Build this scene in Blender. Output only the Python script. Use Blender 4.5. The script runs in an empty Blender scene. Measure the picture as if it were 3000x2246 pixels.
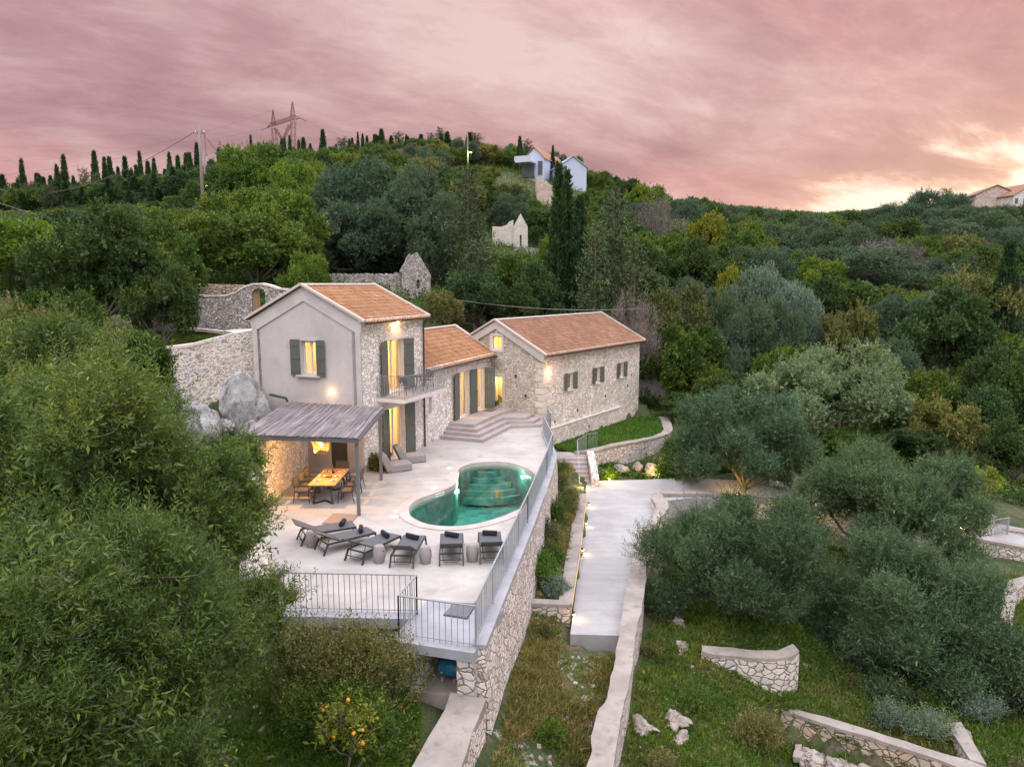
import bpy, math, random
import numpy as np
from mathutils import Vector, Matrix, noise as mnoise
from mathutils.geometry import tessellate_polygon

# ------------------------------------------------------------------ camera
SC = bpy.context.scene
COL = SC.collection
EYE, F, PITCH = 8.0, 2078.0, math.radians(8.03)
cam_data = bpy.data.cameras.new('camera')
cam_data.sensor_width = 36.0
cam_data.lens = 36.0 * F / 3000.0
cam_data.clip_end = 3000.0
cam = bpy.data.objects.new('camera', cam_data)
cam.location = (0, 0, EYE)
cam.rotation_euler = (math.pi / 2 - PITCH, 0, 0)
COL.objects.link(cam)
SC.camera = cam
CP, SP = math.cos(PITCH), math.sin(PITCH)

def ray(u, v):
    a, b = (u - 1500) / F, (v - 1123) / F
    return a, CP - b * SP, -SP - b * CP
def at(u, v, z=0.0):
    dx, dy, dz = ray(u, v); t = (z - EYE) / dz
    return Vector((dx * t, dy * t, z))
def aty(u, v, y):
    dx, dy, dz = ray(u, v); t = y / dy
    return Vector((dx * t, y, EYE + dz * t))

# ------------------------------------------------------------------ render / view
SC.view_settings.view_transform = 'Standard'
SC.view_settings.look = 'None'
SC.view_settings.exposure = 0.0
SC.view_settings.gamma = 1.0
SC.render.engine = 'CYCLES'
SC.cycles.max_bounces = 6
SC.cycles.diffuse_bounces = 3
SC.cycles.glossy_bounces = 3
SC.cycles.transmission_bounces = 4
SC.cycles.transparent_max_bounces = 12
SC.cycles.use_denoising = True
SC.cycles.sample_clamp_indirect = 4.0
SC.cycles.caustics_reflective = False
SC.cycles.caustics_refractive = False

# ------------------------------------------------------------------ node helpers
class NT:
    def __init__(s, tree):
        s.t = tree; s.t.nodes.clear()
    def n(s, typ, ins=None, **props):
        nd = s.t.nodes.new(typ)
        for k, v in props.items(): setattr(nd, k, v)
        for k, v in (ins or {}).items():
            sock = nd.inputs[k]
            if isinstance(v, bpy.types.NodeSocket): s.t.links.new(v, sock)
            elif isinstance(v, bpy.types.Node): s.t.links.new(v.outputs[0], sock)
            else:
                if isinstance(v, tuple) and len(v) == 3 and sock.type == 'RGBA': v = v + (1.0,)
                sock.default_value = v
        return nd
    def math(s, op, a, b=0.0, c=0.0, clamp=False):
        nd = s.n('ShaderNodeMath', {0: a, 1: b, 2: c}, operation=op, use_clamp=clamp); return nd.outputs[0]
    def mix(s, f, a, b, blend='MIX'):
        nd = s.t.nodes.new('ShaderNodeMix'); nd.data_type = 'RGBA'; nd.blend_type = blend
        for i, v in ((0, f), (6, a), (7, b)):
            if isinstance(v, bpy.types.NodeSocket): s.t.links.new(v, nd.inputs[i])
            else: nd.inputs[i].default_value = (v + (1.0,) if isinstance(v, tuple) else v)
        return nd.outputs[2]
    def ramp(s, f, stops, interp='LINEAR'):
        nd = s.n('ShaderNodeValToRGB', {0: f}); cr = nd.color_ramp; cr.interpolation = interp
        while len(cr.elements) < len(stops): cr.elements.new(0.5)
        for e, (p, c) in zip(cr.elements, stops):
            e.position = p; e.color = (c if isinstance(c, tuple) else (c, c, c)) + (1.0,)
        return nd.outputs[0]
    def smooth(s, x, lo, hi, a=0.0, b=1.0):
        nd = s.n('ShaderNodeMapRange', {0: x, 1: lo, 2: hi, 3: a, 4: b}, interpolation_type='SMOOTHSTEP'); return nd.outputs[0]
    def noise(s, vec, scale, detail=3.0, rough=0.55, out=0, dist=0.0):
        nd = s.n('ShaderNodeTexNoise', {'Vector': vec, 'Scale': scale, 'Detail': detail, 'Roughness': rough, 'Distortion': dist}); return nd.outputs[out]
    def mapv(s, vec, scale=(1, 1, 1), rot=(0, 0, 0), loc=(0, 0, 0)):
        return s.n('ShaderNodeMapping', {'Vector': vec, 'Scale': scale, 'Rotation': rot, 'Location': loc}).outputs[0]

# ------------------------------------------------------------------ world: dusk sky with pink cloud
SUN_AZ, SUN_EL = math.radians(42), math.radians(5)       # azimuth measured from +Y towards +X
SKY_ROT, SKY_LOC = -30, (2.2, 0.7, 0.0)
world = bpy.data.worlds.new('World'); SC.world = world; world.use_nodes = True
w = NT(world.node_tree)
tc = w.n('ShaderNodeTexCoord').outputs['Generated']
sep = w.n('ShaderNodeSeparateXYZ', {0: tc})
zz = w.math('MAXIMUM', sep.outputs[2], 0.0)
den = w.math('ADD', zz, 0.22)
px = w.math('DIVIDE', sep.outputs[0], den); py = w.math('DIVIDE', sep.outputs[1], den)
plane = w.n('ShaderNodeCombineXYZ', {0: px, 1: py, 2: 0.0}).outputs[0]
rt = w.mapv(plane, rot=(0, 0, math.radians(SKY_ROT)), loc=SKY_LOC)
n0 = w.noise(w.mapv(rt, scale=(0.55, 1.0, 1)), 0.75, 3.0, 0.5)
n1 = w.noise(w.mapv(rt, scale=(0.85, 1.15, 1), loc=(3.1, 1.7, 0)), 1.5, 8.0, 0.56, dist=0.25)
n2 = w.noise(w.mapv(rt, scale=(0.8, 1.5, 1), loc=(4, 1, 2)), 4.2, 10.0, 0.68, dist=0.25)
n3 = w.noise(w.mapv(rt, scale=(0.7, 1.3, 1), loc=(9, 3, 2)), 0.8, 4.0, 0.5)
dens = w.math('ADD', w.math('ADD', w.math('MULTIPLY', n0, 0.40), w.math('MULTIPLY', n1, 0.36)), w.math('MULTIPLY', n2, 0.24))
cloud = w.ramp(dens, [(0.40, (0.80, 0.58, 0.55)), (0.455, (0.69, 0.45, 0.435)), (0.505, (0.585, 0.345, 0.345)), (0.555, (0.475, 0.27, 0.28)), (0.63, (0.35, 0.205, 0.225))])
warm = w.mix(w.smooth(n3, 0.42, 0.66), cloud, w.mix(1.0, cloud, (1.06, 0.86, 0.84), 'MULTIPLY'))
# bright opening low in the west (right)
sd = Vector((math.sin(SUN_AZ), math.cos(SUN_AZ), 0.0))
dot = w.n('ShaderNodeVectorMath', {0: tc, 1: (sd.x, sd.y, 0.0)}, operation='DOT_PRODUCT').outputs['Value']
hor = w.math('SQRT', w.math('MAXIMUM', w.math('SUBTRACT', 1.0, w.math('MULTIPLY', sep.outputs[2], sep.outputs[2])), 0.0001))
azc = w.math('DIVIDE', dot, hor)
azm = w.smooth(azc, math.cos(math.radians(29)), math.cos(math.radians(10)))
azw = w.smooth(azc, math.cos(math.radians(34)), math.cos(math.radians(6)))
elg = w.math('SUBTRACT', 1.0, w.smooth(w.math('ADD', sep.outputs[2], w.math('MULTIPLY', w.math('SUBTRACT', n1, 0.5), 0.22)), 0.12, 0.23))
elw = w.math('SUBTRACT', 1.0, w.smooth(sep.outputs[2], 0.07, 0.30))
brk = w.smooth(w.math('SUBTRACT', w.math('ADD', w.math('MULTIPLY', azm, 0.74), w.math('MULTIPLY', elg, 0.30)), w.math('MULTIPLY', w.math('SUBTRACT', dens, 0.40), 2.6)), 0.42, 0.74)
left = w.smooth(w.math('DIVIDE', sep.outputs[0], hor), -0.6, 0.2)
warm = w.mix(left, w.mix(1.0, warm, (0.86, 0.85, 0.90), 'MULTIPLY'), warm)
peach = w.mix(w.math('MULTIPLY', w.math('MULTIPLY', azw, elw), 0.42), warm, (0.80, 0.45, 0.34))
glow = w.ramp(brk, [(0.0, (0.80, 0.40, 0.31)), (0.45, (0.95, 0.62, 0.46)), (1.0, (1.02, 0.88, 0.74))])
low = w.mix(w.math('MULTIPLY', brk, elg), peach, glow)
# sky overhead, out of view, brightened to light the scene from above
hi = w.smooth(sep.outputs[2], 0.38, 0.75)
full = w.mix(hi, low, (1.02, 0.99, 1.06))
# unseen sky behind the camera, brightened to lift surfaces that face it
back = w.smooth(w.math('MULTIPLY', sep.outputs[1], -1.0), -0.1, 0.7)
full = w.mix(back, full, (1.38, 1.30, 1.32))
under = w.smooth(sep.outputs[2], -0.02, 0.0)
full = w.mix(under, (0.06, 0.06, 0.05), full)
sky = w.n('ShaderNodeTexSky', sky_type='NISHITA', sun_disc=False, sun_elevation=SUN_EL, sun_rotation=SUN_AZ)
bg1 = w.n('ShaderNodeBackground', {0: sky.outputs[0], 1: 0.01})
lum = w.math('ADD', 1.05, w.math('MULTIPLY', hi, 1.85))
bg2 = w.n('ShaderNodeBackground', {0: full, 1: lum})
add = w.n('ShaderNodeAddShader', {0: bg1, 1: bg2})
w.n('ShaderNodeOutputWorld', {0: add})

sun_data = bpy.data.lights.new('sun', 'SUN')
sun_data.energy = 0.5; sun_data.angle = math.radians(12); sun_data.color = (1.0, 0.72, 0.5)
sun = bpy.data.objects.new('sun', sun_data)
sun.rotation_euler = Vector((-math.sin(SUN_AZ) * math.cos(SUN_EL), -math.cos(SUN_AZ) * math.cos(SUN_EL), -math.sin(SUN_EL))).to_track_quat('-Z', 'Y').to_euler()
sun.location = (60, 60, 60)
COL.objects.link(sun)

# ------------------------------------------------------------------ object helpers
def tag(o, label=None, cat=None, group=None, kind=None):
    if label: o['label'] = label
    if cat: o['category'] = cat
    if group: o['group'] = group
    if kind: o['kind'] = kind
    return o
ORG = {}
def empty(name, loc=(0, 0, 0), rz=0.0, label=None, cat=None, group=None, local=False):
    """local=True: parts are built in the empty's own coordinates; else in world coordinates"""
    o = bpy.data.objects.new(name, None); COL.objects.link(o)
    o.location = loc; o.rotation_euler = (0, 0, rz); o.empty_display_size = 0.3
    ORG[o.name] = Vector((0, 0, 0)) if local else Vector(loc)
    tag(o, label, cat, group); return o
def link_mesh(name, me, parent=None):
    o = bpy.data.objects.new(name, me); COL.objects.link(o)
    if parent is not None:
        o.parent = parent; ORG[o.name] = ORG[parent.name]
        me.transform(Matrix.Translation(-ORG[parent.name]))
    return o
def copy_tree(o, parent=None):
    c = o.copy(); COL.objects.link(c)
    if parent is not None: c.parent = parent
    for ch in [x for x in KIDS.get(o.name, [])]: copy_tree(ch, c)
    return c
KIDS = {}
def refresh_kids():
    KIDS.clear()
    for o in SC.objects:
        if o.parent: KIDS.setdefault(o.parent.name, []).append(o)

class MB:
    """collects shapes, then builds ONE mesh object"""
    def __init__(s): s.v = []; s.f = []; s.m = []; s.mi = 0; s.smooth = False
    def mat(s, i): s.mi = i; return s
    def add(s, vs, fs):
        b = len(s.v); s.v += [tuple(p) for p in vs]; s.f += [tuple(i + b for i in f) for f in fs]; s.m += [s.mi] * len(fs); return s
    def box(s, c, size, rz=0.0, M=None):
        x, y, z = size[0] / 2, size[1] / 2, size[2] / 2
        vs = [Vector((a * x, b * y, d * z)) for d in (-1, 1) for a, b in ((-1, -1), (1, -1), (1, 1), (-1, 1))]
        R = M if M is not None else Matrix.Rotation(rz, 3, 'Z')
        vs = [R @ p + Vector(c) for p in vs]
        return s.add(vs, [(3, 2, 1, 0), (4, 5, 6, 7), (0, 1, 5, 4), (1, 2, 6, 5), (2, 3, 7, 6), (3, 0, 4, 7)])
    def bar(s, a, b, wd, ht=None, up=(0, 0, 1)):
        a, b = Vector(a), Vector(b); d = b - a; L = d.length
        if L < 1e-6: return s
        d.normalize(); ht = ht or wd; up = Vector(up)
        if abs(d.dot(up)) > 0.98: up = Vector((1, 0, 0)) if abs(d.x) < 0.9 else Vector((0, 1, 0))
        r = d.cross(up).normalized(); t = r.cross(d).normalized()
        M = Matrix((d, r, t)).transposed()
        return s.box((a + b) / 2, (L, wd, ht), M=M)
    def tube(s, pts, rad, seg=8, caps=True):
        pts = [Vector(p) for p in pts]; n = len(pts); base = len(s.v); prev = None
        rads = rad if isinstance(rad, (list, tuple)) else [rad] * n
        vs = []; fs = []
        for i, p in enumerate(pts):
            d = (pts[min(i + 1, n - 1)] - pts[max(i - 1, 0)]).normalized()
            ref = prev if prev is not None else (Vector((0, 0, 1)) if abs(d.z) < 0.9 else Vector((1, 0, 0)))
            r = (ref - d * ref.dot(d)); r = r.normalized() if r.length > 1e-5 else d.orthogonal().normalized()
            prev = r; t = d.cross(r)
            for k in range(seg):
                a = 2 * math.pi * k / seg
                vs.append(p + (r * math.cos(a) + t * math.sin(a)) * rads[i])
        for i in range(n - 1):
            for k in range(seg):
                k2 = (k + 1) % seg
                fs.append((i * seg + k, i * seg + k2, (i + 1) * seg + k2, (i + 1) * seg + k))
        if caps: fs.append(tuple(reversed(range(seg)))); fs.append(tuple(range((n - 1) * seg, n * seg)))
        return s.add(vs, fs)
    def lathe(s, prof, c=(0, 0, 0), seg=16):
        vs = []; fs = []; n = len(prof); c = Vector(c)
        for r, z in prof:
            for k in range(seg):
                a = 2 * math.pi * k / seg; vs.append(c + Vector((r * math.cos(a), r * math.sin(a), z)))
        for i in range(n - 1):
            for k in range(seg):
                k2 = (k + 1) % seg; fs.append((i * seg + k, i * seg + k2, (i + 1) * seg + k2, (i + 1) * seg + k))
        fs.append(tuple(reversed(range(seg)))); fs.append(tuple(range((n - 1) * seg, n * seg)))
        return s.add(vs, fs)
    def quad(s, a, b, c, d): return s.add([a, b, c, d], [(0, 1, 2, 3)])
    def slab(s, outer, holes, O, X, Y, N, mats=(0, 0, 0)):
        """polygon (with holes) in plane O + a X + b Y, extruded along vector N (its length = thickness); mats = front, back, sides"""
        O, X, Y, N = Vector(O), Vector(X), Vector(Y), Vector(N)
        loops = [outer] + list(holes or [])
        def area(p): return sum(p[i][0] * p[(i + 1) % len(p)][1] - p[(i + 1) % len(p)][0] * p[i][1] for i in range(len(p)))
        tris = tessellate_polygon([[Vector((a, b, 0)) for a, b in lp] for lp in loops])
        flat = [pt for lp in loops for pt in lp]
        P0 = [O + X * a + Y * b for a, b in flat]; P1 = [p + N for p in P0]
        flip = X.cross(Y).dot(N) > 0
        sv = s.mi
        ft = []
        for t in tris:
            a, b, c = (flat[i] for i in t)
            cr = (b[0] - a[0]) * (c[1] - a[1]) - (b[1] - a[1]) * (c[0] - a[0])
            if abs(cr) < 1e-9: continue
            ft.append(t if cr > 0 else (t[0], t[2], t[1]))
        s.mi = mats[0]; s.add(P0, [tuple(reversed(t)) if flip else t for t in ft])
        s.mi = mats[1]; s.add(P1, [t if flip else tuple(reversed(t)) for t in ft])
        s.mi = mats[2]; base = 0
        for li, lp in enumerate(loops):
            k = len(lp); ccw = area(lp) > 0
            want = ccw if li == 0 else not ccw
            if (li == 0): outw = ccw
            else: outw = not ccw
            vs = P0[base:base + k] + P1[base:base + k]; fs = []
            for i in range(k):
                j = (i + 1) % k; q = (i, j, j + k, i + k)
                fs.append(q if (outw == flip) else tuple(reversed(q)))
            s.add(vs, fs); base += k
        s.mi = sv; return s
    def band(s, L, R, bottom, top_mat=0, side_mat=0):
        """wall / strip between two 3D edge lines; bottom = z (or list); top face + both sides + ends"""
        n = len(L); L = [Vector(p) for p in L]; R = [Vector(p) for p in R]
        bz = bottom if isinstance(bottom, (list, tuple)) else [bottom] * n
        Lb = [Vector((p.x, p.y, z)) for p, z in zip(L, bz)]; Rb = [Vector((p.x, p.y, z)) for p, z in zip(R, bz)]
        sv = s.mi
        for i in range(n - 1):
            s.mi = top_mat; s.add([L[i], R[i], R[i + 1], L[i + 1]], [(0, 1, 2, 3)])
            s.mi = side_mat
            s.add([Lb[i], L[i], L[i + 1], Lb[i + 1]], [(0, 1, 2, 3)])
            s.add([R[i], Rb[i], Rb[i + 1], R[i + 1]], [(0, 1, 2, 3)])
        s.mi = side_mat
        s.add([Lb[0], Rb[0], R[0], L[0]], [(0, 1, 2, 3)]); s.add([Lb[-1], L[-1], R[-1], Rb[-1]], [(0, 1, 2, 3)])
        s.mi = sv; return s
    def build(s, name, mats, parent=None, smooth=False, bevel=0.0):
        me = bpy.data.meshes.new(name)
        me.from_pydata(s.v, [], s.f)
        mats = mats if isinstance(mats, (list, tuple)) else [mats]
        for m in mats: me.materials.append(m)
        if len(mats) > 1: me.polygons.foreach_set('material_index', s.m)
        if smooth: me.polygons.foreach_set('use_smooth', [True] * len(me.polygons))
        me.update()
        o = link_mesh(name, me, parent)
        if bevel > 0:
            b = o.modifiers.new('bevel', 'BEVEL'); b.width = bevel; b.segments = 2; b.limit_method = 'ANGLE'
        return o

def offset_line(pts, d):
    """offset a polyline in plan by d to its right"""
    out = []; n = len(pts)
    for i, p in enumerate(pts):
        t = (pts[min(i + 1, n - 1)] - pts[max(i - 1, 0)]); t.z = 0; t.normalize()
        out.append(Vector((p.x + t.y * d, p.y - t.x * d, p.z)))
    return out
def resample(pts, step):
    pts = [Vector(p) for p in pts]; out = [pts[0]]
    for a, b in zip(pts, pts[1:]):
        n = max(1, int(round((b - a).length / step)))
        out += [a.lerp(b, (i + 1) / n) for i in range(n)]
    return out
def catmull(pts, per=6, closed=False):
    pts = [Vector(p) for p in pts]; n = len(pts); out = []
    rng = range(n) if closed else range(n - 1)
    for i in rng:
        g = (lambda k: pts[k % n]) if closed else (lambda k: pts[min(max(k, 0), n - 1)])
        p0, p1, p2, p3 = g(i - 1), g(i), g(i + 1), g(i + 2)
        for k in range(per):
            t = k / per
            out.append(0.5 * ((2 * p1) + (p2 - p0) * t + (2 * p0 - 5 * p1 + 4 * p2 - p3) * t * t + (3 * p1 - p0 - 3 * p2 + p3) * t ** 3))
    if not closed: out.append(pts[-1])
    return out
def lamp(name, loc, power, color=(1.0, 0.62, 0.25), size=0.05, parent=None, spot=None, aim=None, blend=0.5):
    d = bpy.data.lights.new(name, 'SPOT' if spot else 'POINT'); d.energy = power; d.color = color; d.shadow_soft_size = size
    if spot: d.spot_size = math.radians(spot); d.spot_blend = blend
    o = bpy.data.objects.new(name, d); COL.objects.link(o)
    loc = Vector(loc)
    if parent is not None: o.parent = parent; loc = loc - ORG[parent.name]
    o.location = loc
    if aim is not None: o.rotation_euler = Vector(aim).to_track_quat('-Z', 'Y').to_euler()
    return o
# ------------------------------------------------------------------ materials
def newmat(name):
    m = bpy.data.materials.new(name); m.use_nodes = True; return m, NT(m.node_tree)
def out_bsdf(t, color, rough=0.8, bump=None, bstr=0.3, bdist=0.02, **kw):
    ins = {'Base Color': color, 'Roughness': rough}
    ins.update(kw)
    if bump is not None:
        ins['Normal'] = t.n('ShaderNodeBump', {'Height': bump, 'Strength': bstr, 'Distance': bdist}).outputs[0]
    b = t.n('ShaderNodeBsdfPrincipled', ins)
    t.n('ShaderNodeOutputMaterial', {0: b.outputs[0]}); return b
def plain(name, color, rough=0.6, metal=0.0, var=0.12, nscale=6.0, bstr=0.15, island=0.0):
    m, t = newmat(name)
    co = t.n('ShaderNodeTexCoord').outputs['Object']
    n = t.noise(co, nscale, 5.0, 0.6)
    dark = tuple(c * (1 - var) for c in color); light = tuple(min(1, c * (1 + var)) for c in color)
    c = t.mix(n, dark, light)
    if island:
        g = t.n('ShaderNodeNewGeometry').outputs['Random Per Island']
        c = t.mix(1.0, c, t.ramp(g, [(0, (1 - island,) * 3), (1, (1 + island,) * 3)]), 'MULTIPLY')
    out_bsdf(t, c, rough, t.noise(co, nscale * 6, 4.0), bstr, 0.01, Metallic=metal)
    return m
def emit(name, color, strength):
    m, t = newmat(name)
    t.n('ShaderNodeOutputMaterial', {0: t.n('ShaderNodeEmission', {0: color, 1: strength}).outputs[0]}); return m
def stone(name, scale, colors, mortar, mw=0.035, stretch=(1, 1, 1.35), bstr=0.7, blotch=0.35, lichen=0.0, dist=0.12, world=False):
    m, t = newmat(name)
    co = t.n('ShaderNodeTexCoord').outputs['Object'] if not world else t.n('ShaderNodeNewGeometry').outputs['Position']
    dn = t.n('ShaderNodeTexNoise', {'Vector': co, 'Scale': 2.6, 'Detail': 3.0})
    vm = t.n('ShaderNodeVectorMath', {0: dn.outputs['Color'], 1: (0.5, 0.5, 0.5)}, operation='SUBTRACT').outputs[0]
    vm = t.n('ShaderNodeVectorMath', {0: vm, 'Scale': dist * 2}, operation='SCALE').outputs[0]
    cv = t.n('ShaderNodeVectorMath', {0: co, 1: vm}, operation='ADD').outputs[0]
    cv = t.mapv(cv, scale=stretch)
    vo = t.n('ShaderNodeTexVoronoi', {'Vector': cv, 'Scale': scale, 'Randomness': 1.0}, feature='F1')
    ve = t.n('ShaderNodeTexVoronoi', {'Vector': cv, 'Scale': scale, 'Randomness': 1.0}, feature='DISTANCE_TO_EDGE')
    sepc = t.n('ShaderNodeSeparateColor', {0: vo.outputs['Color']})
    k = len(colors)
    base = t.ramp(sepc.outputs[0], [(i / max(1, k - 1), c) for i, c in enumerate(colors)])
    fine = t.noise(co, 14.0, 6.0, 0.65)
    base = t.mix(0.55, base, t.ramp(fine, [(0.25, (0.55, 0.55, 0.55)), (0.75, (1.35, 1.35, 1.35))]), 'MULTIPLY')
    big = t.noise(co, 0.55, 4.0, 0.6)
    base = t.mix(blotch, base, t.ramp(big, [(0.3, (0.62, 0.60, 0.60)), (0.7, (1.25, 1.22, 1.2))]), 'MULTIPLY')
    mask = t.smooth(ve.outputs[0], mw * 0.35, mw)
    mfine = t.mix(0.5, mortar, t.ramp(fine, [(0.2, (0.7, 0.7, 0.7)), (0.8, (1.2, 1.2, 1.2))]), 'MULTIPLY')
    col = t.mix(mask, mfine, base)
    if lichen > 0:
        ln = t.noise(co, 1.9, 6.0, 0.7)
        col = t.mix(t.math('MULTIPLY', t.smooth(ln, 0.62, 0.68), lichen), col, (0.42, 0.24, 0.05))
        ln2 = t.noise(t.mapv(co, loc=(7, 3, 1)), 1.3, 6.0, 0.7)
        col = t.mix(t.math('MULTIPLY', t.smooth(ln2, 0.56, 0.66), lichen * 0.8), col, (0.10, 0.10, 0.09))
    h = t.math('ADD', t.math('MULTIPLY', t.smooth(ve.outputs[0], 0.0, mw * 2.2), 0.8), t.math('MULTIPLY', fine, 0.35))
    out_bsdf(t, col, 0.9, h, bstr, 0.05)
    return m
def leafmat(name, a, b, c=None, trans=0.3, nscale=0.45, rough=0.55, islandv=0.45, underside=None):
    m, t = newmat(name)
    co = t.n('ShaderNodeTexCoord').outputs['Object']
    geo = t.n('ShaderNodeNewGeometry')
    isl = geo.outputs['Random Per Island']
    oi = t.n('ShaderNodeObjectInfo').outputs['Random']
    n = t.noise(co, nscale, 4.0, 0.6)
    col = t.mix(t.smooth(n, 0.34, 0.66), a, b)
    if c is not None:
        n2 = t.noise(t.mapv(co, loc=(5, 2, 8)), nscale * 0.8, 3.0, 0.6)
        col = t.mix(t.math('MULTIPLY', t.smooth(n2, 0.5, 0.72), 0.8), col, c)
    col = t.mix(1.0, col, t.ramp(isl, [(0.0, (1 - islandv,) * 3), (1.0, (1 + islandv,) * 3)]), 'MULTIPLY')
    col = t.mix(1.0, col, t.ramp(oi, [(0.0, (0.72, 0.80, 0.74)), (0.35, (1.22, 1.1, 0.85)), (0.65, (0.85, 0.95, 1.12)), (1.0, (1.28, 1.22, 1.0))]), 'MULTIPLY')
    col = t.mix(1.0, col, (1.12, 1.12, 1.12), 'MULTIPLY')
    if underside is not None:
        col = t.mix(t.math('MULTIPLY', geo.outputs['Backfacing'], 0.75), col, underside)
    p = t.n('ShaderNodeBsdfPrincipled', {'Base Color': col, 'Roughness': rough, 'Specular IOR Level': 0.25})
    tr = t.n('ShaderNodeBsdfTranslucent', {'Color': t.mix(1.0, col, (1.15, 1.25, 0.7), 'MULTIPLY')})
    mx = t.n('ShaderNodeMixShader', {0: trans, 1: p.outputs[0], 2: tr.outputs[0]})
    t.n('ShaderNodeOutputMaterial', {0: mx.outputs[0]})
    return m

M = {}
M['facade'] = stone('facade_stone', 4.6, [(0.599, 0.556, 0.520), (0.835, 0.796, 0.762), (0.920, 0.894, 0.877), (0.728, 0.632, 0.553), (0.920, 0.916, 0.920)], (0.385, 0.327, 0.300), 0.045, bstr=0.8)
M['barn'] = stone('barn_stone', 4.0, [(0.567, 0.508, 0.455), (0.777, 0.713, 0.655), (0.861, 0.821, 0.777), (0.651, 0.529, 0.433), (0.840, 0.788, 0.755)], (0.420, 0.346, 0.294), 0.045, bstr=0.8)
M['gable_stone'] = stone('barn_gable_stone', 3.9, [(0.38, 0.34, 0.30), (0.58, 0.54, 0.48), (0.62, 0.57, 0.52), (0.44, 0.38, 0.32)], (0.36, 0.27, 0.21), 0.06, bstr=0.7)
M['retaining'] = stone('retaining_stone', 4.6, [(0.458, 0.395, 0.364), (0.728, 0.666, 0.624), (0.811, 0.749, 0.718), (0.624, 0.541, 0.489)], (0.250, 0.198, 0.172), 0.05, bstr=0.9)
M['flagstone'] = stone('flagstone_wall', 3.6, [(0.46, 0.42, 0.39), (0.62, 0.57, 0.53), (0.56, 0.48, 0.41), (0.66, 0.62, 0.60)], (0.17, 0.15, 0.14), 0.055, bstr=0.9)
M['brownstone'] = stone('brown_flagstone', 3.9, [(0.36, 0.27, 0.20), (0.50, 0.38, 0.28), (0.42, 0.36, 0.30), (0.56, 0.46, 0.36)], (0.12, 0.11, 0.10), 0.055, bstr=0.9)
M['dry_stone'] = stone('dry_stone', 6.5, [(0.24, 0.22, 0.21), (0.42, 0.39, 0.37), (0.58, 0.55, 0.53), (0.30, 0.28, 0.27)], (0.16, 0.14, 0.13), 0.05, bstr=1.0, lichen=0.5)
M['old_wall'] = stone('old_mortared_wall', 4.6, [(0.32, 0.29, 0.28), (0.50, 0.46, 0.43), (0.40, 0.37, 0.35)], (0.62, 0.55, 0.49), 0.16, bstr=0.8, blotch=0.5, lichen=0.75, dist=0.3)
M['chapel'] = stone('chapel_stone', 2.5, [(0.55, 0.52, 0.48), (0.68, 0.64, 0.6), (0.6, 0.56, 0.5)], (0.6, 0.56, 0.52), 0.05, blotch=0.6)
M['rubble_pink'] = stone('rubble', 2.5, [(0.42, 0.3, 0.25), (0.6, 0.5, 0.45), (0.5, 0.4, 0.35)], (0.4, 0.33, 0.3), 0.05, blotch=0.6)

def mottled(name, a, b, c, s1, s2, rough=0.85, bs=0.25, streak=None, detail_amt=0.5):
    m, t = newmat(name)
    co = t.n('ShaderNodeNewGeometry').outputs['Position']
    n1 = t.noise(co, s1, 5.0, 0.6); n2 = t.noise(t.mapv(co, loc=(3, 9, 1)), s2, 6.0, 0.65)
    col = t.mix(t.smooth(n1, 0.35, 0.65), a, b)
    col = t.mix(t.math('MULTIPLY', t.smooth(n2, 0.5, 0.75), detail_amt), col, c)
    h = n2
    if streak is not None:
        n3 = t.noise(t.mapv(co, scale=streak), 1.0, 5.0, 0.6)
        col = t.mix(0.45, col, t.ramp(n3, [(0.3, (0.78, 0.79, 0.80)), (0.7, (1.14, 1.13, 1.12))]), 'MULTIPLY')
        h = t.math('ADD', n2, n3)
    fine = t.noise(co, 24.0, 4.0, 0.6)
    col = t.mix(0.3, col, t.ramp(fine, [(0.25, (0.8, 0.8, 0.8)), (0.75, (1.15, 1.15, 1.15))]), 'MULTIPLY')
    out_bsdf(t, col, rough, h, bs, 0.01)
    return m
M['terrace'] = mottled('terrace_concrete', (0.360, 0.343, 0.331), (0.450, 0.431, 0.419), (0.303, 0.261, 0.234), 0.5, 1.7, streak=(0.5, 2.2, 1), detail_amt=0.7)
M['path'] = mottled('path_concrete', (0.292, 0.289, 0.301), (0.361, 0.357, 0.368), (0.238, 0.224, 0.223), 0.6, 2.3, streak=(0.6, 3.6, 1), detail_amt=0.35)
M['coping'] = mottled('coping_concrete', (0.248, 0.221, 0.202), (0.331, 0.299, 0.271), (0.156, 0.138, 0.124), 1.2, 4.0, detail_amt=0.75)
M['bluecoping'] = mottled('terrace_edge_concrete', (0.279, 0.288, 0.324), (0.342, 0.351, 0.396), (0.225, 0.225, 0.243), 1.2, 4.0, detail_amt=0.5)
M['poolstone'] = mottled('pool_coping_stone', (0.42, 0.36, 0.34), (0.50, 0.44, 0.42), (0.36, 0.31, 0.29), 1.5, 5.0, detail_amt=0.5)
M['step'] = mottled('step_stone', (0.34, 0.30, 0.30), (0.40, 0.355, 0.35), (0.30, 0.26, 0.255), 1.5, 6.0, detail_amt=0.5)
M['stucco'] = mottled('stucco', (0.470, 0.438, 0.431), (0.546, 0.508, 0.493), (0.415, 0.378, 0.362), 0.55, 2.0, bs=0.2, streak=(1.2, 1.2, 0.35), detail_amt=0.6)
M['trim'] = mottled('trim_render', (0.46, 0.44, 0.43), (0.54, 0.51, 0.49), (0.40, 0.37, 0.35), 1.5, 5.0)
M['whitetrim'] = mottled('white_render', (0.60, 0.56, 0.54), (0.66, 0.62, 0.60), (0.5, 0.46, 0.44), 1.5, 5.0)
M['rock'] = None
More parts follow.
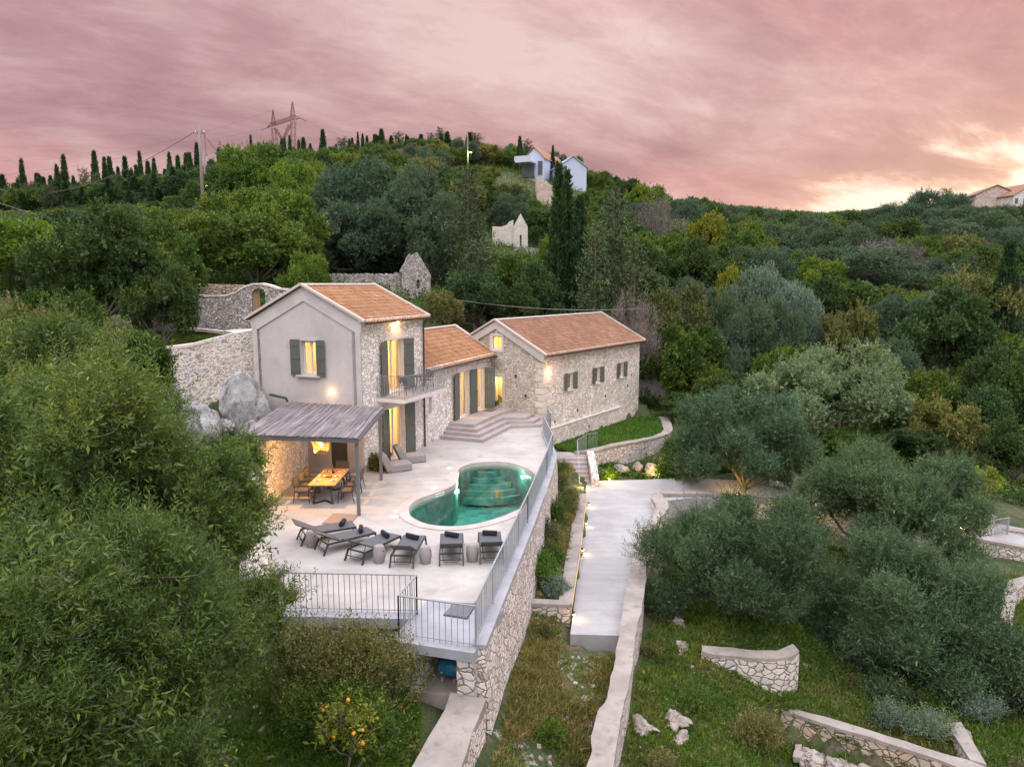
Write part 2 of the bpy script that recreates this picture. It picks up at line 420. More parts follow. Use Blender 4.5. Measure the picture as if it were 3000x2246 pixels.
def rockmat(name, a, b, lich):
    m, t = newmat(name)
    co = t.n('ShaderNodeTexCoord').outputs['Object']
    n1 = t.noise(co, 1.3, 7.0, 0.68); n2 = t.noise(t.mapv(co, scale=(1.3, 1.3, 0.75), loc=(4, 4, 4)), 1.9, 9.0, 0.75); n3 = t.noise(co, 9.0, 9.0, 0.78)
    col = t.mix(t.smooth(n1, 0.38, 0.62), a, b)
    col = t.mix(t.math('MULTIPLY', t.smooth(n2, 0.50, 0.64), 0.85), col, (0.10, 0.10, 0.10))
    col = t.mix(0.6, col, t.ramp(n3, [(0.25, (0.55, 0.55, 0.55)), (0.75, (1.35, 1.35, 1.35))]), 'MULTIPLY')
    n4 = t.noise(t.mapv(co, loc=(9, 1, 4)), 0.9, 6.0, 0.65)
    col = t.mix(t.math('MULTIPLY', t.smooth(n4, 0.64, 0.69), lich), col, (0.45, 0.26, 0.05))
    out_bsdf(t, col, 0.9, t.math('ADD', n1, t.math('MULTIPLY', n3, 0.5)), 0.9, 0.12)
    return m
M['rock'] = rockmat('limestone', (0.270, 0.270, 0.284), (0.486, 0.479, 0.486), 0.9)
M['pinkrock'] = rockmat('weathered_rock', (0.26, 0.215, 0.19), (0.44, 0.385, 0.35), 0.15)
def tiles(name, a, b, c):
    m, t = newmat(name)
    co = t.n('ShaderNodeTexCoord').outputs['Object']
    isl = t.n('ShaderNodeNewGeometry').outputs['Random Per Island']
    col = t.ramp(isl, [(0.0, a), (0.45, b), (0.85, c), (1.0, tuple(x * 1.12 for x in c))])
    n = t.noise(co, 0.9, 6.0, 0.65); n2 = t.noise(co, 9.0, 5.0, 0.6)
    col = t.mix(0.6, col, t.ramp(n, [(0.3, (0.72, 0.72, 0.74)), (0.7, (1.2, 1.16, 1.12))]), 'MULTIPLY')
    col = t.mix(0.5, col, t.ramp(n2, [(0.3, (0.75, 0.75, 0.75)), (0.7, (1.2, 1.2, 1.2))]), 'MULTIPLY')
    out_bsdf(t, col, 0.85, n2, 0.4, 0.01)
    return m
M['tile'] = tiles('terracotta_tiles', (0.273, 0.129, 0.061), (0.310, 0.152, 0.076), (0.340, 0.179, 0.095))
M['tile2'] = tiles('aged_terracotta_tiles', (0.206, 0.106, 0.064), (0.241, 0.124, 0.076), (0.273, 0.147, 0.092))
M['tilebed'] = plain('tile_bed', (0.13, 0.058, 0.038), 0.9)
M['mortarline'] = plain('ridge_mortar', (0.52, 0.46, 0.42), 0.9)
M['shutter'] = plain('grey_green_paint', (0.105, 0.118, 0.105), 0.55, var=0.06)
M['whitepaint'] = plain('white_paint', (0.74, 0.72, 0.68), 0.5, var=0.05)
M['plaster'] = plain('room_plaster', (0.78, 0.72, 0.60), 0.9, var=0.05)
M['woodfloor'] = plain('room_floor', (0.42, 0.30, 0.18), 0.5)
M['metal'] = plain('galvanised_rail', (0.30, 0.32, 0.35), 0.5, 0.35, var=0.1)
M['darkmetal'] = plain('charcoal_metal', (0.045, 0.047, 0.052), 0.45, 0.3)
M['greymetal'] = plain('grey_post_paint', (0.15, 0.155, 0.17), 0.5, 0.2)
M['sling'] = plain('sling_fabric', (0.085, 0.09, 0.105), 0.75, var=0.15, nscale=20)
M['towel'] = plain('navy_towel', (0.018, 0.020, 0.035), 0.95, var=0.3, nscale=40, bstr=0.8)
M['stool'] = plain('concrete_stool', (0.27, 0.25, 0.245), 0.9, var=0.2)
M['rope'] = plain('rope_weave', (0.13, 0.11, 0.09), 0.9, var=0.3, nscale=30, bstr=0.8)
M['wood'] = plain('table_wood', (0.38, 0.24, 0.12), 0.5, var=0.35, nscale=4)
M['browndeck'] = plain('brown_hatch', (0.27, 0.19, 0.15), 0.7, var=0.15)
M['greyhatch'] = plain('grey_hatch', (0.12, 0.135, 0.15), 0.6, var=0.1)
M['bean'] = plain('outdoor_cushion', (0.27, 0.25, 0.25), 0.95, var=0.12)
M['porcelain'] = plain('porcelain', (0.78, 0.76, 0.74), 0.25, var=0.03)
M['darkdoor'] = plain('dark_door', (0.06, 0.055, 0.045), 0.6)
M['blue'] = plain('blue_plastic', (0.015, 0.14, 0.25), 0.45, var=0.1)
M['greenbin'] = plain('dark_interior', (0.05, 0.05, 0.05), 0.8)
M['bark'] = plain('bark', (0.13, 0.11, 0.09), 0.95, var=0.4, nscale=9, bstr=0.9)
M['palebark'] = plain('pale_bark', (0.27, 0.23, 0.20), 0.95, var=0.4, nscale=9, bstr=0.9)
M['pole'] = plain('pole_timber', (0.22, 0.19, 0.18), 0.9, var=0.3, nscale=5)
M['rust'] = plain('rusted_lattice', (0.17, 0.065, 0.06), 0.8, 0.0)
M['wire'] = plain('wire', (0.16, 0.15, 0.15), 0.6)
M['farwhite_shaded'] = plain('far_white_wall_shaded', (0.450, 0.500, 0.625), 0.85, var=0.06, nscale=0.6)  # white walls with their bluish shade put into the base colour
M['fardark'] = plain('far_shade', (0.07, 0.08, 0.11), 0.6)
M['orange'] = plain('orange_peel', (0.72, 0.30, 0.02), 0.45, var=0.1)
M['gatewood'] = plain('old_gate_wood', (0.34, 0.22, 0.14), 0.9, var=0.4, nscale=12)
M['soil'] = plain('soil', (0.10, 0.07, 0.05), 1.0, var=0.4)
M['bulb'] = emit('lit_bulb', (1.0, 0.62, 0.22, 1), 28.0)
M['bulbhot'] = emit('lit_lens', (1.0, 0.70, 0.30, 1), 14.0)
M['led'] = emit('led_strip', (1.0, 0.66, 0.36, 1), 1.15)
M['poollens'] = emit('pool_lens', (0.80, 1.0, 0.88, 1), 4.0)
M['streetlens'] = emit('street_lamp_lens', (1.0, 0.80, 0.40, 1), 14.0)

def curtainmat():
    m, t = newmat('curtain_cloth')
    a = t.n('ShaderNodeBsdfDiffuse', {'Color': (0.80, 0.74, 0.64)}); c = t.n('ShaderNodeBsdfTranslucent', {'Color': (0.85, 0.78, 0.64)})
    t.n('ShaderNodeOutputMaterial', {0: t.n('ShaderNodeMixShader', {0: 0.55, 1: a.outputs[0], 2: c.outputs[0]}).outputs[0]}); return m
M['curtain'] = curtainmat()
def reedmat():
    m, t = newmat('reed_thatch')
    isl = t.n('ShaderNodeNewGeometry').outputs['Random Per Island']
    co = t.n('ShaderNodeTexCoord').outputs['Object']
    n = t.noise(t.mapv(co, scale=(1, 0.8, 1)), 1.1, 5.0, 0.6)
    col = t.ramp(isl, [(0, (0.12, 0.115, 0.13)), (0.4, (0.20, 0.185, 0.20)), (0.75, (0.30, 0.275, 0.28)), (1, (0.42, 0.39, 0.39))])
    col = t.mix(0.6, col, t.ramp(n, [(0.3, (0.70, 0.62, 0.58)), (0.65, (1.15, 1.15, 1.2))]), 'MULTIPLY')
    out_bsdf(t, col, 0.9); return m
M['reed'] = reedmat()
def wickermat():
    m, t = newmat('wicker')
    d = t.n('ShaderNodeBsdfPrincipled', {'Base Color': (0.50, 0.32, 0.12), 'Roughness': 0.8})
    tr = t.n('ShaderNodeBsdfTranslucent', {'Color': (0.75, 0.48, 0.16)})
    t.n('ShaderNodeOutputMaterial', {0: t.n('ShaderNodeMixShader', {0: 0.5, 1: d.outputs[0], 2: tr.outputs[0]}).outputs[0]}); return m
M['wicker'] = wickermat()
def glassmat(name='window_glass', tint=(0.96, 0.97, 0.97)):
    m, t = newmat(name)
    lw = t.n('ShaderNodeFresnel', {0: 1.5}).outputs[0]
    a = t.n('ShaderNodeBsdfTransparent', {0: tint}); b = t.n('ShaderNodeBsdfGlossy', {'Roughness': 0.02})
    t.n('ShaderNodeOutputMaterial', {0: t.n('ShaderNodeMixShader', {0: lw, 1: a.outputs[0], 2: b.outputs[0]}).outputs[0]}); return m
M['glass'] = glassmat()
def watermat():
    m, t = newmat('pool_water')
    co = t.n('ShaderNodeTexCoord').outputs['Object']
    h = t.math('ADD', t.noise(co, 1.8, 3.0, 0.5), t.math('MULTIPLY', t.noise(co, 6.5, 3.0, 0.5), 0.25))
    nrm = t.n('ShaderNodeBump', {'Height': h, 'Strength': 0.10, 'Distance': 0.02}).outputs[0]
    fr = t.n('ShaderNodeFresnel', {0: 1.33, 1: nrm}).outputs[0]
    a = t.n('ShaderNodeBsdfTransparent', {0: (0.66, 0.91, 0.86)}); b = t.n('ShaderNodeBsdfGlossy', {'Roughness': 0.02, 'Normal': nrm})
    t.n('ShaderNodeOutputMaterial', {0: t.n('ShaderNodeMixShader', {0: t.math('MULTIPLY', fr, 1.0), 1: a.outputs[0], 2: b.outputs[0]}).outputs[0]}); return m
M['water'] = watermat()
def mosaic():
    m, t = newmat('pool_mosaic')
    co = t.n('ShaderNodeTexCoord').outputs['Object']
    v = t.n('ShaderNodeTexVoronoi', {'Vector': co, 'Scale': 3.2, 'Randomness': 0.25}, feature='F1', distance='CHEBYCHEV')
    c = t.n('ShaderNodeSeparateColor', {0: v.outputs['Color']}).outputs[0]
    col = t.ramp(c, [(0, (0.05, 0.165, 0.15)), (0.5, (0.075, 0.225, 0.20)), (1, (0.12, 0.285, 0.25))])
    n = t.noise(co, 1.4, 4.0)
    col = t.mix(0.5, col, t.ramp(n, [(0.3, (0.75, 0.8, 0.8)), (0.7, (1.2, 1.15, 1.1))]), 'MULTIPLY')
    out_bsdf(t, col, 0.4); return m
M['mosaic'] = mosaic()

# foliage
M['leaf_olive'] = leafmat('olive_leaves', (0.040, 0.084, 0.037), (0.084, 0.146, 0.070), (0.088, 0.138, 0.035), underside=(0.112, 0.163, 0.101), islandv=0.5)
M['leaf_near'] = leafmat('near_olive_leaves', (0.046, 0.092, 0.015), (0.105, 0.160, 0.026), (0.185, 0.200, 0.028), underside=(0.10, 0.15, 0.06), nscale=0.8, islandv=0.55)
M['leaf_oak'] = leafmat('evergreen_leaves', (0.044, 0.085, 0.016), (0.092, 0.145, 0.024), (0.150, 0.165, 0.026), islandv=0.5)
M['leaf_dark'] = leafmat('dark_evergreen_leaves', (0.030, 0.062, 0.022), (0.060, 0.102, 0.030), None, islandv=0.5)
M['leaf_bright'] = leafmat('bright_green_leaves', (0.065, 0.125, 0.018), (0.125, 0.190, 0.025), (0.17, 0.19, 0.02))
M['leaf_yellow'] = leafmat('yellowing_leaves', (0.13, 0.155, 0.018), (0.21, 0.21, 0.025), None)
M['leaf_brown'] = leafmat('olive_brown_leaves', (0.085, 0.105, 0.034), (0.145, 0.145, 0.052), (0.135, 0.115, 0.062))
M['needle'] = leafmat('cypress_foliage', (0.020, 0.050, 0.020), (0.044, 0.082, 0.026), None, trans=0.12)
M['needle_fir'] = leafmat('conifer_foliage', (0.034, 0.064, 0.030), (0.066, 0.096, 0.044), None, trans=0.12)
M['leaf_silver'] = leafmat('silver_leaves', (0.105, 0.160, 0.115), (0.155, 0.21, 0.155), None, underside=(0.19, 0.24, 0.20))
M['leaf_farolive'] = leafmat('far_olive_leaves', (0.034, 0.072, 0.040), (0.082, 0.130, 0.076), (0.075, 0.115, 0.04), underside=(0.095, 0.135, 0.095))
M['leaf_twig'] = leafmat('bare_twig_haze', (0.13, 0.105, 0.105), (0.21, 0.175, 0.175), None, trans=0.05)
M['leaf_pale'] = leafmat('pale_green_leaves', (0.095, 0.150, 0.070), (0.165, 0.230, 0.115), (0.17, 0.21, 0.07), underside=(0.18, 0.23, 0.15))
M['leaf_mottled'] = leafmat('variegated_leaves', (0.045, 0.085, 0.025), (0.20, 0.17, 0.075), (0.16, 0.15, 0.05), nscale=1.6)
M['grassblade'] = leafmat('grass_blades', (0.060, 0.121, 0.018), (0.105, 0.161, 0.027), (0.170, 0.167, 0.054), nscale=0.7)
M['grassgreen'] = leafmat('fresh_grass_blades', (0.047, 0.120, 0.016), (0.086, 0.168, 0.024), (0.147, 0.159, 0.045), nscale=0.6)
M['drygrass'] = leafmat('dry_grass_blades', (0.10, 0.12, 0.035), (0.19, 0.165, 0.075), (0.24, 0.18, 0.08), nscale=0.9)
M['twig'] = plain('bare_twigs', (0.26, 0.225, 0.225), 0.95)
# ------------------------------------------------------------------ layout shared by everything
RAIL = [Vector(p) for p in ((-0.81, 14.8, 0), (0.524, 22.9, 0), (1.456, 29.0, 0), (1.885, 32.4, 0), (1.66, 37.1, 0), (1.70, 40.0, 0))]
FRONT = [at(835, 1792), at(1222, 1801), at(1169, 1866), at(1394, 1900)]       # foot of the front railing
TERR = [tuple(p.xy) for p in FRONT] + [(p.x + 0.16, p.y) for p in RAIL[1:]] + [(1.75, 41.5), (-3.0, 42.5), (-11.8, 34.0), (-11.8, 30.5), (-9.0, 29.0), (-9.15, 24.4), tuple(at(770, 1500).xy), tuple(at(775, 1560).xy), tuple(at(782, 1640).xy), tuple(at(786, 1720).xy)]
PATH_L = [at(u, v, -2.4) for u, v in ((1671, 1857), (1697, 1650), (1716, 1500), (1722, 1420))]
GARDEN = [at(1560 + x / 5.257, 1150 + y / 5.257, -1.4) for x, y in ((640, 900), (800, 880), (1000, 845), (1300, 785), (1600, 735), (1800, 690), (1960, 645), (2040, 585), (2020, 490), (1980, 410), (1960, 385))]

def inpoly(X, Y, poly):
    ins = np.zeros(X.shape, bool); n = len(poly)
    for i in range(n):
        x1, y1 = poly[i][0], poly[i][1]; x2, y2 = poly[(i + 1) % n][0], poly[(i + 1) % n][1]
        if y1 == y2: continue
        c = ((y1 > Y) != (y2 > Y)) & (X < (x2 - x1) * (Y - y1) / (y2 - y1) + x1)
        ins ^= c
    return ins

def G(u, v, y): p = aty(u, v, y); return (p.x, p.y, p.z)
ANCH = [
 # strip between the terrace wall and the path wall, slope on the right of the path
 (-0.2, 12, -2.5), (0.6, 15, -2.5), (1.7, 20, -2.78), (2.2, 23, -2.3), (2.9, 28, -2.2), (3.1, 33, -2.3), (1.0, 9, -2.6), (2.2, 12, -2.9),
 (2.3, 18.3, -2.5), (1.8, 18.7, -2.55), (2.75, 18.6, -2.5), (3.6, 16.5, -3.5), (4.2, 20, -3.5), (5.4, 24, -3.4), (7.0, 28, -3.6), (10, 32, -3.7), (15, 34, -4.2), (20, 33, -4.6), (26, 33, -4.9),
 (4.0, 13, -3.9), (6, 16, -4.3), (6.5, 18.9, -4.0), (6.2, 22.2, -3.3), (8.2, 22.0, -3.25), (8.8, 23, -3.3), (5.9, 20.7, -3.25), (8.3, 19.2, -4.6), (9.6, 21.3, -4.6), (9, 24, -3.7), (10.5, 19.8, -4.6), (13, 18.6, -4.7), (7.6, 17.2, -5.0), (10, 15.6, -5.6), (12.4, 14.6, -5.8), (12, 20, -4.8), (14, 24, -4.6), (17, 27, -4.8), (8, 13, -5.5), (15, 15, -5.9), (20, 22, -5.2), (30, 28, -5.6), (4, 8, -4.6), (16, 8, -6.2), (30, 12, -7), (50, 25, -7),
 # path and its branch
 (5.0, 36, -2.65), (4.2, 30, -2.5), (10, 37.5, -2.9), (15, 37, -3.4), (20, 36, -4.0),
 (6.5, 39.5, -2.7), (11, 41, -2.7), (8, 46, -1.6), (13, 47, -1.9), (16, 42, -3.0),
 # front garden below the terrace
 (-2.6, 14.3, -1.15), (-4.5, 15.3, -1.2), (-4, 13, -1.35), (-2.6, 12.2, -1.45), (-6.5, 14, -1.2), (-6, 11, -1.8), (-3, 9.5, -2.2), (-8.6, 17, -0.9), (-10, 13, -0.8), (-7, 8, -2.2), (-12, 9, -1.0), (-4, 5, -3),
 # left rock bank and upper terraces
 (-10, 19.5, 0.2), (-11, 23, .7), (-10.6, 27, .5), (-12.2, 26, .9), (-13, 29.8, 1.0), (-12.5, 33.6, 4.6), (-14.5, 33.5, 5.0), (-16.5, 35, 5.1), (-13, 36.5, 5.2), (-17, 37.5, 5.6), (-10, 38, 4.6), (-15, 25, 1.6), (-16.5, 29, 2.0), (-19, 31.5, 4.4), (-20, 20, 2.6), (-26, 28, 5.5), (-30, 15, 3),
 (-14, 41, 6.3), (-8, 43, 4.6), (-3, 46, 3.2), (3, 50, 1.4), (9, 54, -0.4), (11, 50, -1.3), (14, 53, -1.9), (-6, 50, 6.0), (-14, 55, 7.4), (-24, 45, 7.4),
 G(2100, 1255, 56), G(2380, 1300, 47), G(2900, 1400, 50), G(2700, 1350, 56), (40, 45, -7.0), (30, 55, -4.8), (45, 65, -3.5), (20, 66, -2.0), (70, 60, -4.5),
 # the hill
 G(1200, 855, 56), G(1500, 730, 115), G(1400, 860, 75), G(1600, 820, 80), G(596, 645, 80), G(300, 775, 75), G(60, 800, 75), G(900, 725, 85), G(1150, 640, 110), G(1800, 830, 88), G(2100, 900, 85), G(2450, 950, 85), G(2850, 980, 85),
 G(0, 690, 165), G(300, 665, 170), G(600, 610, 180), G(900, 535, 195), G(1200, 482, 205), G(1400, 490, 205), G(1575, 528, 172), G(1710, 555, 172), G(1650, 605, 150), G(1850, 640, 180), G(1950, 690, 150),
 G(2100, 690, 190), G(2500, 690, 220), G(2800, 650, 225), G(3000, 618, 215), G(2300, 740, 130), G(2700, 740, 140), G(3050, 730, 140), G(3400, 640, 190), G(-300, 640, 150), G(-300, 830, 60),
 (-200, 330, 18), (-50, 330, 26), (40, 330, 24), (150, 330, 18), (300, 300, 10), (-300, 200, 16), (350, 160, 4), (-260, 60, 10), (260, 40, -8), (0, 600, 5), (-400, 500, 4), (500, 500, 2), (60, -20, -12), (-60, -20, -6),
]
A = np.array(ANCH, float)
def tps(r2): return np.where(r2 > 1e-9, 0.5 * r2 * np.log(np.maximum(r2, 1e-9)), 0.0)
S0 = 50.0
nA = len(A); XY = A[:, :2] / S0
Kmat = tps(((XY[:, None, :] - XY[None, :, :]) ** 2).sum(-1)) + np.eye(nA) * 2e-4
Pm = np.hstack([np.ones((nA, 1)), XY])
W = np.linalg.solve(np.vstack([np.hstack([Kmat, Pm]), np.hstack([Pm.T, np.zeros((3, 3))])]), np.concatenate([A[:, 2], np.zeros(3)]))
def smooth_ground(X, Y):
    X = np.asarray(X, float); Y = np.asarray(Y, float); sh = X.shape
    q = np.stack([X.ravel(), Y.ravel()], 1) / S0; out = np.empty(len(q))
    for i in range(0, len(q), 20000):
        b = q[i:i + 20000]; r2 = ((b[:, None, :] - XY[None]) ** 2).sum(-1)
        out[i:i + 20000] = tps(r2) @ W[:nA] + W[nA] + b @ W[nA + 1:]
    return out.reshape(sh)
GP = [(p.x, p.y) for p in GARDEN] + [(11.5, 52), (8.6, 50.4), (2.0, 40.4), (2.3, 38.6)]
GRASS_L = [aty(u, v, y) for u, v, y in ((470, 1012, 31.5), (560, 1000, 32), (655, 975, 33), (740, 965, 34), (770, 945, 36), (480, 950, 37), (440, 965, 36))]
PATHPOLY = [(p.x, p.y) for p in PATH_L] + [(4.4, 38.5), (16, 39), (24, 35), (24, 32), (14, 34.6), (6.3, 33.6), (5.6, 29.5), (4.2, 22.5), (3.0, 18.8)]
def ground(X, Y):
    X = np.atleast_1d(np.asarray(X, float)); Y = np.atleast_1d(np.asarray(Y, float))
    z = smooth_ground(X, Y)
    z = np.where(inpoly(X, Y, TERR), np.minimum(z, -2.9), z)
    z = np.where(inpoly(X, Y, GP), -1.55, z)
    z = np.where(inpoly(X, Y, [(1.0, 16.8), (1.3, 19.6), (3.2, 19.6), (3.05, 17.4), (2.85, 16.8)]), np.maximum(z, -2.50 - .10 * np.clip(18.9 - Y, 0, 3)), z)
    z = np.where(inpoly(X, Y, [(7.4, 19.4), (8.1, 19.35), (11.6, 17.05), (13.2, 16.2), (12.3, 13.8), (6.8, 16.2)]), np.minimum(z, -5.35), z)
    return z
def gz(x, y): return float(ground(x, y)[0])

# ------------------------------------------------------------------ terrain mesh
def axis(segs):
    out = []
    for a, b, st in segs: out.append(np.arange(a, b, st))
    return np.concatenate(out + [[segs[-1][1]]])
gx = axis([(-420, -150, 15), (-150, -40, 5), (-40, -16, 1.2), (-16, 30, 0.3), (30, 60, 1.5), (60, 200, 5), (200, 600, 20)])
gy = axis([(-25, 4, 3), (4, 44, 0.3), (44, 70, 1.2), (70, 240, 4), (240, 700, 20)])
GX, GY = np.meshgrid(gx, gy)
GZ = ground(GX.ravel(), GY.ravel()).reshape(GX.shape)
rs = np.random.RandomState(3)
near = np.clip(1 - np.abs(GX) / 60, 0, 1)
bump = np.array([mnoise.noise(Vector((x * 0.45, y * 0.45, 0))) * 0.16 + mnoise.noise(Vector((x * 1.7, y * 1.7, 5))) * 0.07 for x, y in zip(GX.ravel(), GY.ravel())]).reshape(GX.shape)
inside = inpoly(GX, GY, TERR) | inpoly(GX, GY, PATHPOLY)
GZ = GZ + np.where(inside, -0.22, bump)
ny, nx = GX.shape
me = bpy.data.meshes.new('ground')
me.vertices.add(nx * ny)
me.vertices.foreach_set('co', np.stack([GX.ravel(), GY.ravel(), GZ.ravel()], 1).astype('f').ravel())
idx = np.arange(nx * ny).reshape(ny, nx)
q = np.stack([idx[:-1, :-1], idx[:-1, 1:], idx[1:, 1:], idx[1:, :-1]], -1).reshape(-1, 4)
me.loops.add(q.size); me.loops.foreach_set('vertex_index', q.ravel().astype('i'))
me.polygons.add(len(q)); me.polygons.foreach_set('loop_start', np.arange(0, q.size, 4, dtype='i')); me.polygons.foreach_set('loop_total', np.full(len(q), 4, 'i'))
me.update(); me.polygons.foreach_set('use_smooth', [True] * len(q))
def groundmat():
    m, t = newmat('hillside_ground')
    co = t.n('ShaderNodeNewGeometry').outputs['Position']
    n1 = t.noise(co, 0.35, 6.0, 0.65); n2 = t.noise(co, 2.6, 7.0, 0.7); n3 = t.noise(t.mapv(co, loc=(4, 8, 2)), 0.9, 6.0, 0.7); n4 = t.noise(co, 9.0, 5.0, 0.65)
    grass = t.mix(t.smooth(n1, 0.4, 0.6), (0.035, 0.066, 0.014), (0.066, 0.090, 0.024))
    col = t.mix(t.smooth(n2, 0.48, 0.62), grass, (0.115, 0.090, 0.065))
    col = t.mix(t.math('MULTIPLY', t.smooth(n3, 0.60, 0.67), 0.85), col, (0.36, 0.33, 0.31))
    col = t.mix(0.7, col, t.ramp(n4, [(0.3, (0.55, 0.55, 0.55)), (0.7, (1.4, 1.4, 1.4))]), 'MULTIPLY')
    out_bsdf(t, col, 1.0, t.math('ADD', n2, n4), 0.8, 0.12); return m
M['ground'] = groundmat()
me.materials.append(M['ground'])
g = bpy.data.objects.new('ground', me); COL.objects.link(g); tag(g, kind='structure')

# ------------------------------------------------------------------ pool outline
PZ = lambda x, y: at(1160 + x / 4.6, 1320 + y / 4.6, 0.0)
pool_pts = [PZ(*p) for p in ((172, 815), (190, 745), (260, 685), (400, 620), (590, 555), (720, 500), (815, 440), (838, 360), (842, 270), (905, 215), (1060, 172), (1300, 153), (1520, 165), (1710, 218), (1850, 300), (1925, 400), (1925, 520), (1850, 650), (1700, 770), (1500, 865), (1300, 935), (1080, 990), (850, 1022), (620, 1022), (420, 995), (270, 935), (195, 880))]
POOL = catmull(pool_pts, 4, closed=True)
def loop_offset(loop, d):
    n = len(loop); out = []
    ar = sum(loop[i].x * loop[(i + 1) % n].y - loop[(i + 1) % n].x * loop[i].y for i in range(n))
    s = 1 if ar > 0 else -1
    for i in range(n):
        t = (loop[(i + 1) % n] - loop[i - 1]); t.z = 0; t.normalize()
        out.append(Vector((loop[i].x + t.y * d * s, loop[i].y - t.x * d * s, loop[i].z)))
    return out
POOLO = loop_offset(POOL, 0.36)

# terrace slab with the pool cut out
b = MB(); b.slab([(p[0], p[1]) for p in TERR], [[(p.x, p.y) for p in loop_offset(POOL, 0.30)]], (0, 0, 0), (1, 0, 0), (0, 1, 0), (0, 0, -0.24))
tag(b.build('terrace', M['terrace']), kind='structure')

# pool
pool = empty('swimming_pool', (POOL[0].x + 3, POOL[0].y, 0), label='figure-eight swimming pool of green water lit from below, sunk in the pale terrace', cat='swimming pool')
b = MB(); n = len(POOL)
for zt, zb in ((0.03, -0.26),):
    o = [Vector((p.x, p.y, zt)) for p in POOLO]; i_ = [Vector((p.x, p.y, zt)) for p in POOL]
    ob = [Vector((p.x, p.y, zb)) for p in POOLO]; ib = [Vector((p.x, p.y, zb)) for p in POOL]
    for k in range(n):
        j = (k + 1) % n
        b.quad(i_[k], i_[j], o[j], o[k]); b.quad(ob[k], o[k], o[j], ob[j]); b.quad(ib[k], ib[j], i_[j], i_[k]); b.quad(ob[k], ob[j], ib[j], ib[k])
b.build('pool_coping', M['poolstone'], pool)
b = MB(); floor_z = -1.65
wl = loop_offset(POOL, 0.015)
for k in range(n):
    j = (k + 1) % n
    b.quad(Vector((wl[k].x, wl[k].y, -0.02)), Vector((wl[j].x, wl[j].y, -0.02)), Vector((wl[j].x, wl[j].y, floor_z)), Vector((wl[k].x, wl[k].y, floor_z)))
b.slab([(p.x, p.y) for p in wl], [], (0, 0, floor_z), (1, 0, 0), (0, 1, 0), (0, 0, -0.2))
b.build('pool_basin', M['mosaic'], pool)
# round steps at the far end
cst = (POOL[46].lerp(POOL[40], 0.5)) ; cst = PZ(1230, 175)
b = MB()
for k in range(5):
    r = 0.42 + 0.27 * k; zt = -0.36 - 0.22 * k
    pts = []
    for a in range(0, 25):
        an = math.pi + math.pi * a / 24
        pts.append((cst.x + r * math.cos(an) * 1.15, cst.y + 0.1 + r * math.sin(an) * 0.9))
    pts = [p for p in pts if inpoly(np.array([p[0]]), np.array([p[1]]), [(q_.x, q_.y) for q_ in POOL])[0]]
    if len(pts) > 3: b.slab(pts, [], (0, 0, zt), (1, 0, 0), (0, 1, 0), (0, 0, -0.24 if k < 4 else -0.3))
b.build('pool_steps', M['mosaic'], pool)
b2 = MB(); nv = len(POOL); b2.add([Vector((p.x, p.y, -0.15)) for p in loop_offset(POOL, 0.01)], [])
tr = tessellate_polygon([[Vector((p.x, p.y, 0)) for p in POOL]])
for t in tr:
    a_, b_, c_ = (POOL[i] for i in t); up_ = (b_.x - a_.x) * (c_.y - a_.y) - (b_.y - a_.y) * (c_.x - a_.x)
    b2.f.append(tuple(t) if up_ > 0 else (t[0], t[2], t[1])); b2.m.append(0)
b2.build('pool_water', M['water'], pool)
for (x, y), dep, pw in (((835, 410), -0.45, 75), ((185, 870), -0.45, 70), ((1680, 215), -0.45, 16), ((855, 1025), -0.45, 30), ((1890, 600), -0.45, 16)):
    p = PZ(x, y)
    # nearest wall point and the inward direction
    k = min(range(n), key=lambda i: (POOL[i] - p).length); t_ = (POOL[(k + 1) % n] - POOL[k - 1]).normalized()
    ins = Vector((t_.y, -t_.x, 0))
    c = POOL[k] + ins * 0.1
    if not inpoly(np.array([c.x]), np.array([c.y]), [(q_.x, q_.y) for q_ in POOL])[0]: ins = -ins
    c = POOL[k]
    L = MB(); L.tube([Vector((c.x, c.y, dep)), Vector((c.x, c.y, dep)) + ins * 0.05], 0.09, 14)
    o = L.build('pool_light', M['poollens'], pool)
    lamp('pool_lamp', Vector((c.x, c.y, dep)) + ins * 0.16, pw, (0.78, 1.0, 0.84), 0.06, pool)
# skimmer mouths on the pool wall and lids set into the paving
for (x, y) in ((872, 290), (642, 570)):
    p = PZ(x, y); k = min(range(n), key=lambda i: (POOL[i] - p).length); t_ = (POOL[(k + 1) % n] - POOL[k - 1]).normalized()
    ins = Vector((t_.y, -t_.x, 0)); c = POOL[k]
    if not inpoly(np.array([(c + ins * .1).x]), np.array([(c + ins * .1).y]), [(q_.x, q_.y) for q_ in POOL])[0]: ins = -ins
    L = MB(); c = c + ins * 0.01; c.z = -0.11
    for dz_, hh in ((0.06, 0.02), (-0.06, 0.02)): L.bar(c - t_ * 0.24 + Vector((0, 0, dz_)), c + t_ * 0.24 + Vector((0, 0, dz_)), 0.04, hh)
    for s_ in (-1, 1): L.bar(c + t_ * 0.23 * s_ - Vector((0, 0, 0.06)), c + t_ * 0.23 * s_ + Vector((0, 0, 0.06)), 0.03)
    L.box(c - Vector((0, 0, 0.03)), (0.44, 0.025, 0.05), rz=math.atan2(t_.y, t_.x))
    L.build('skimmer_mouth', M['whitepaint'], pool)
LID = ['pale round lid in the paving where the pool narrows', 'pale square lid in the paving just off the waist of the pool', 'pale square lid in the paving by the dining end of the pool', 'pale round lid in the paving beside the left lobe of the pool, nearest the loungers']
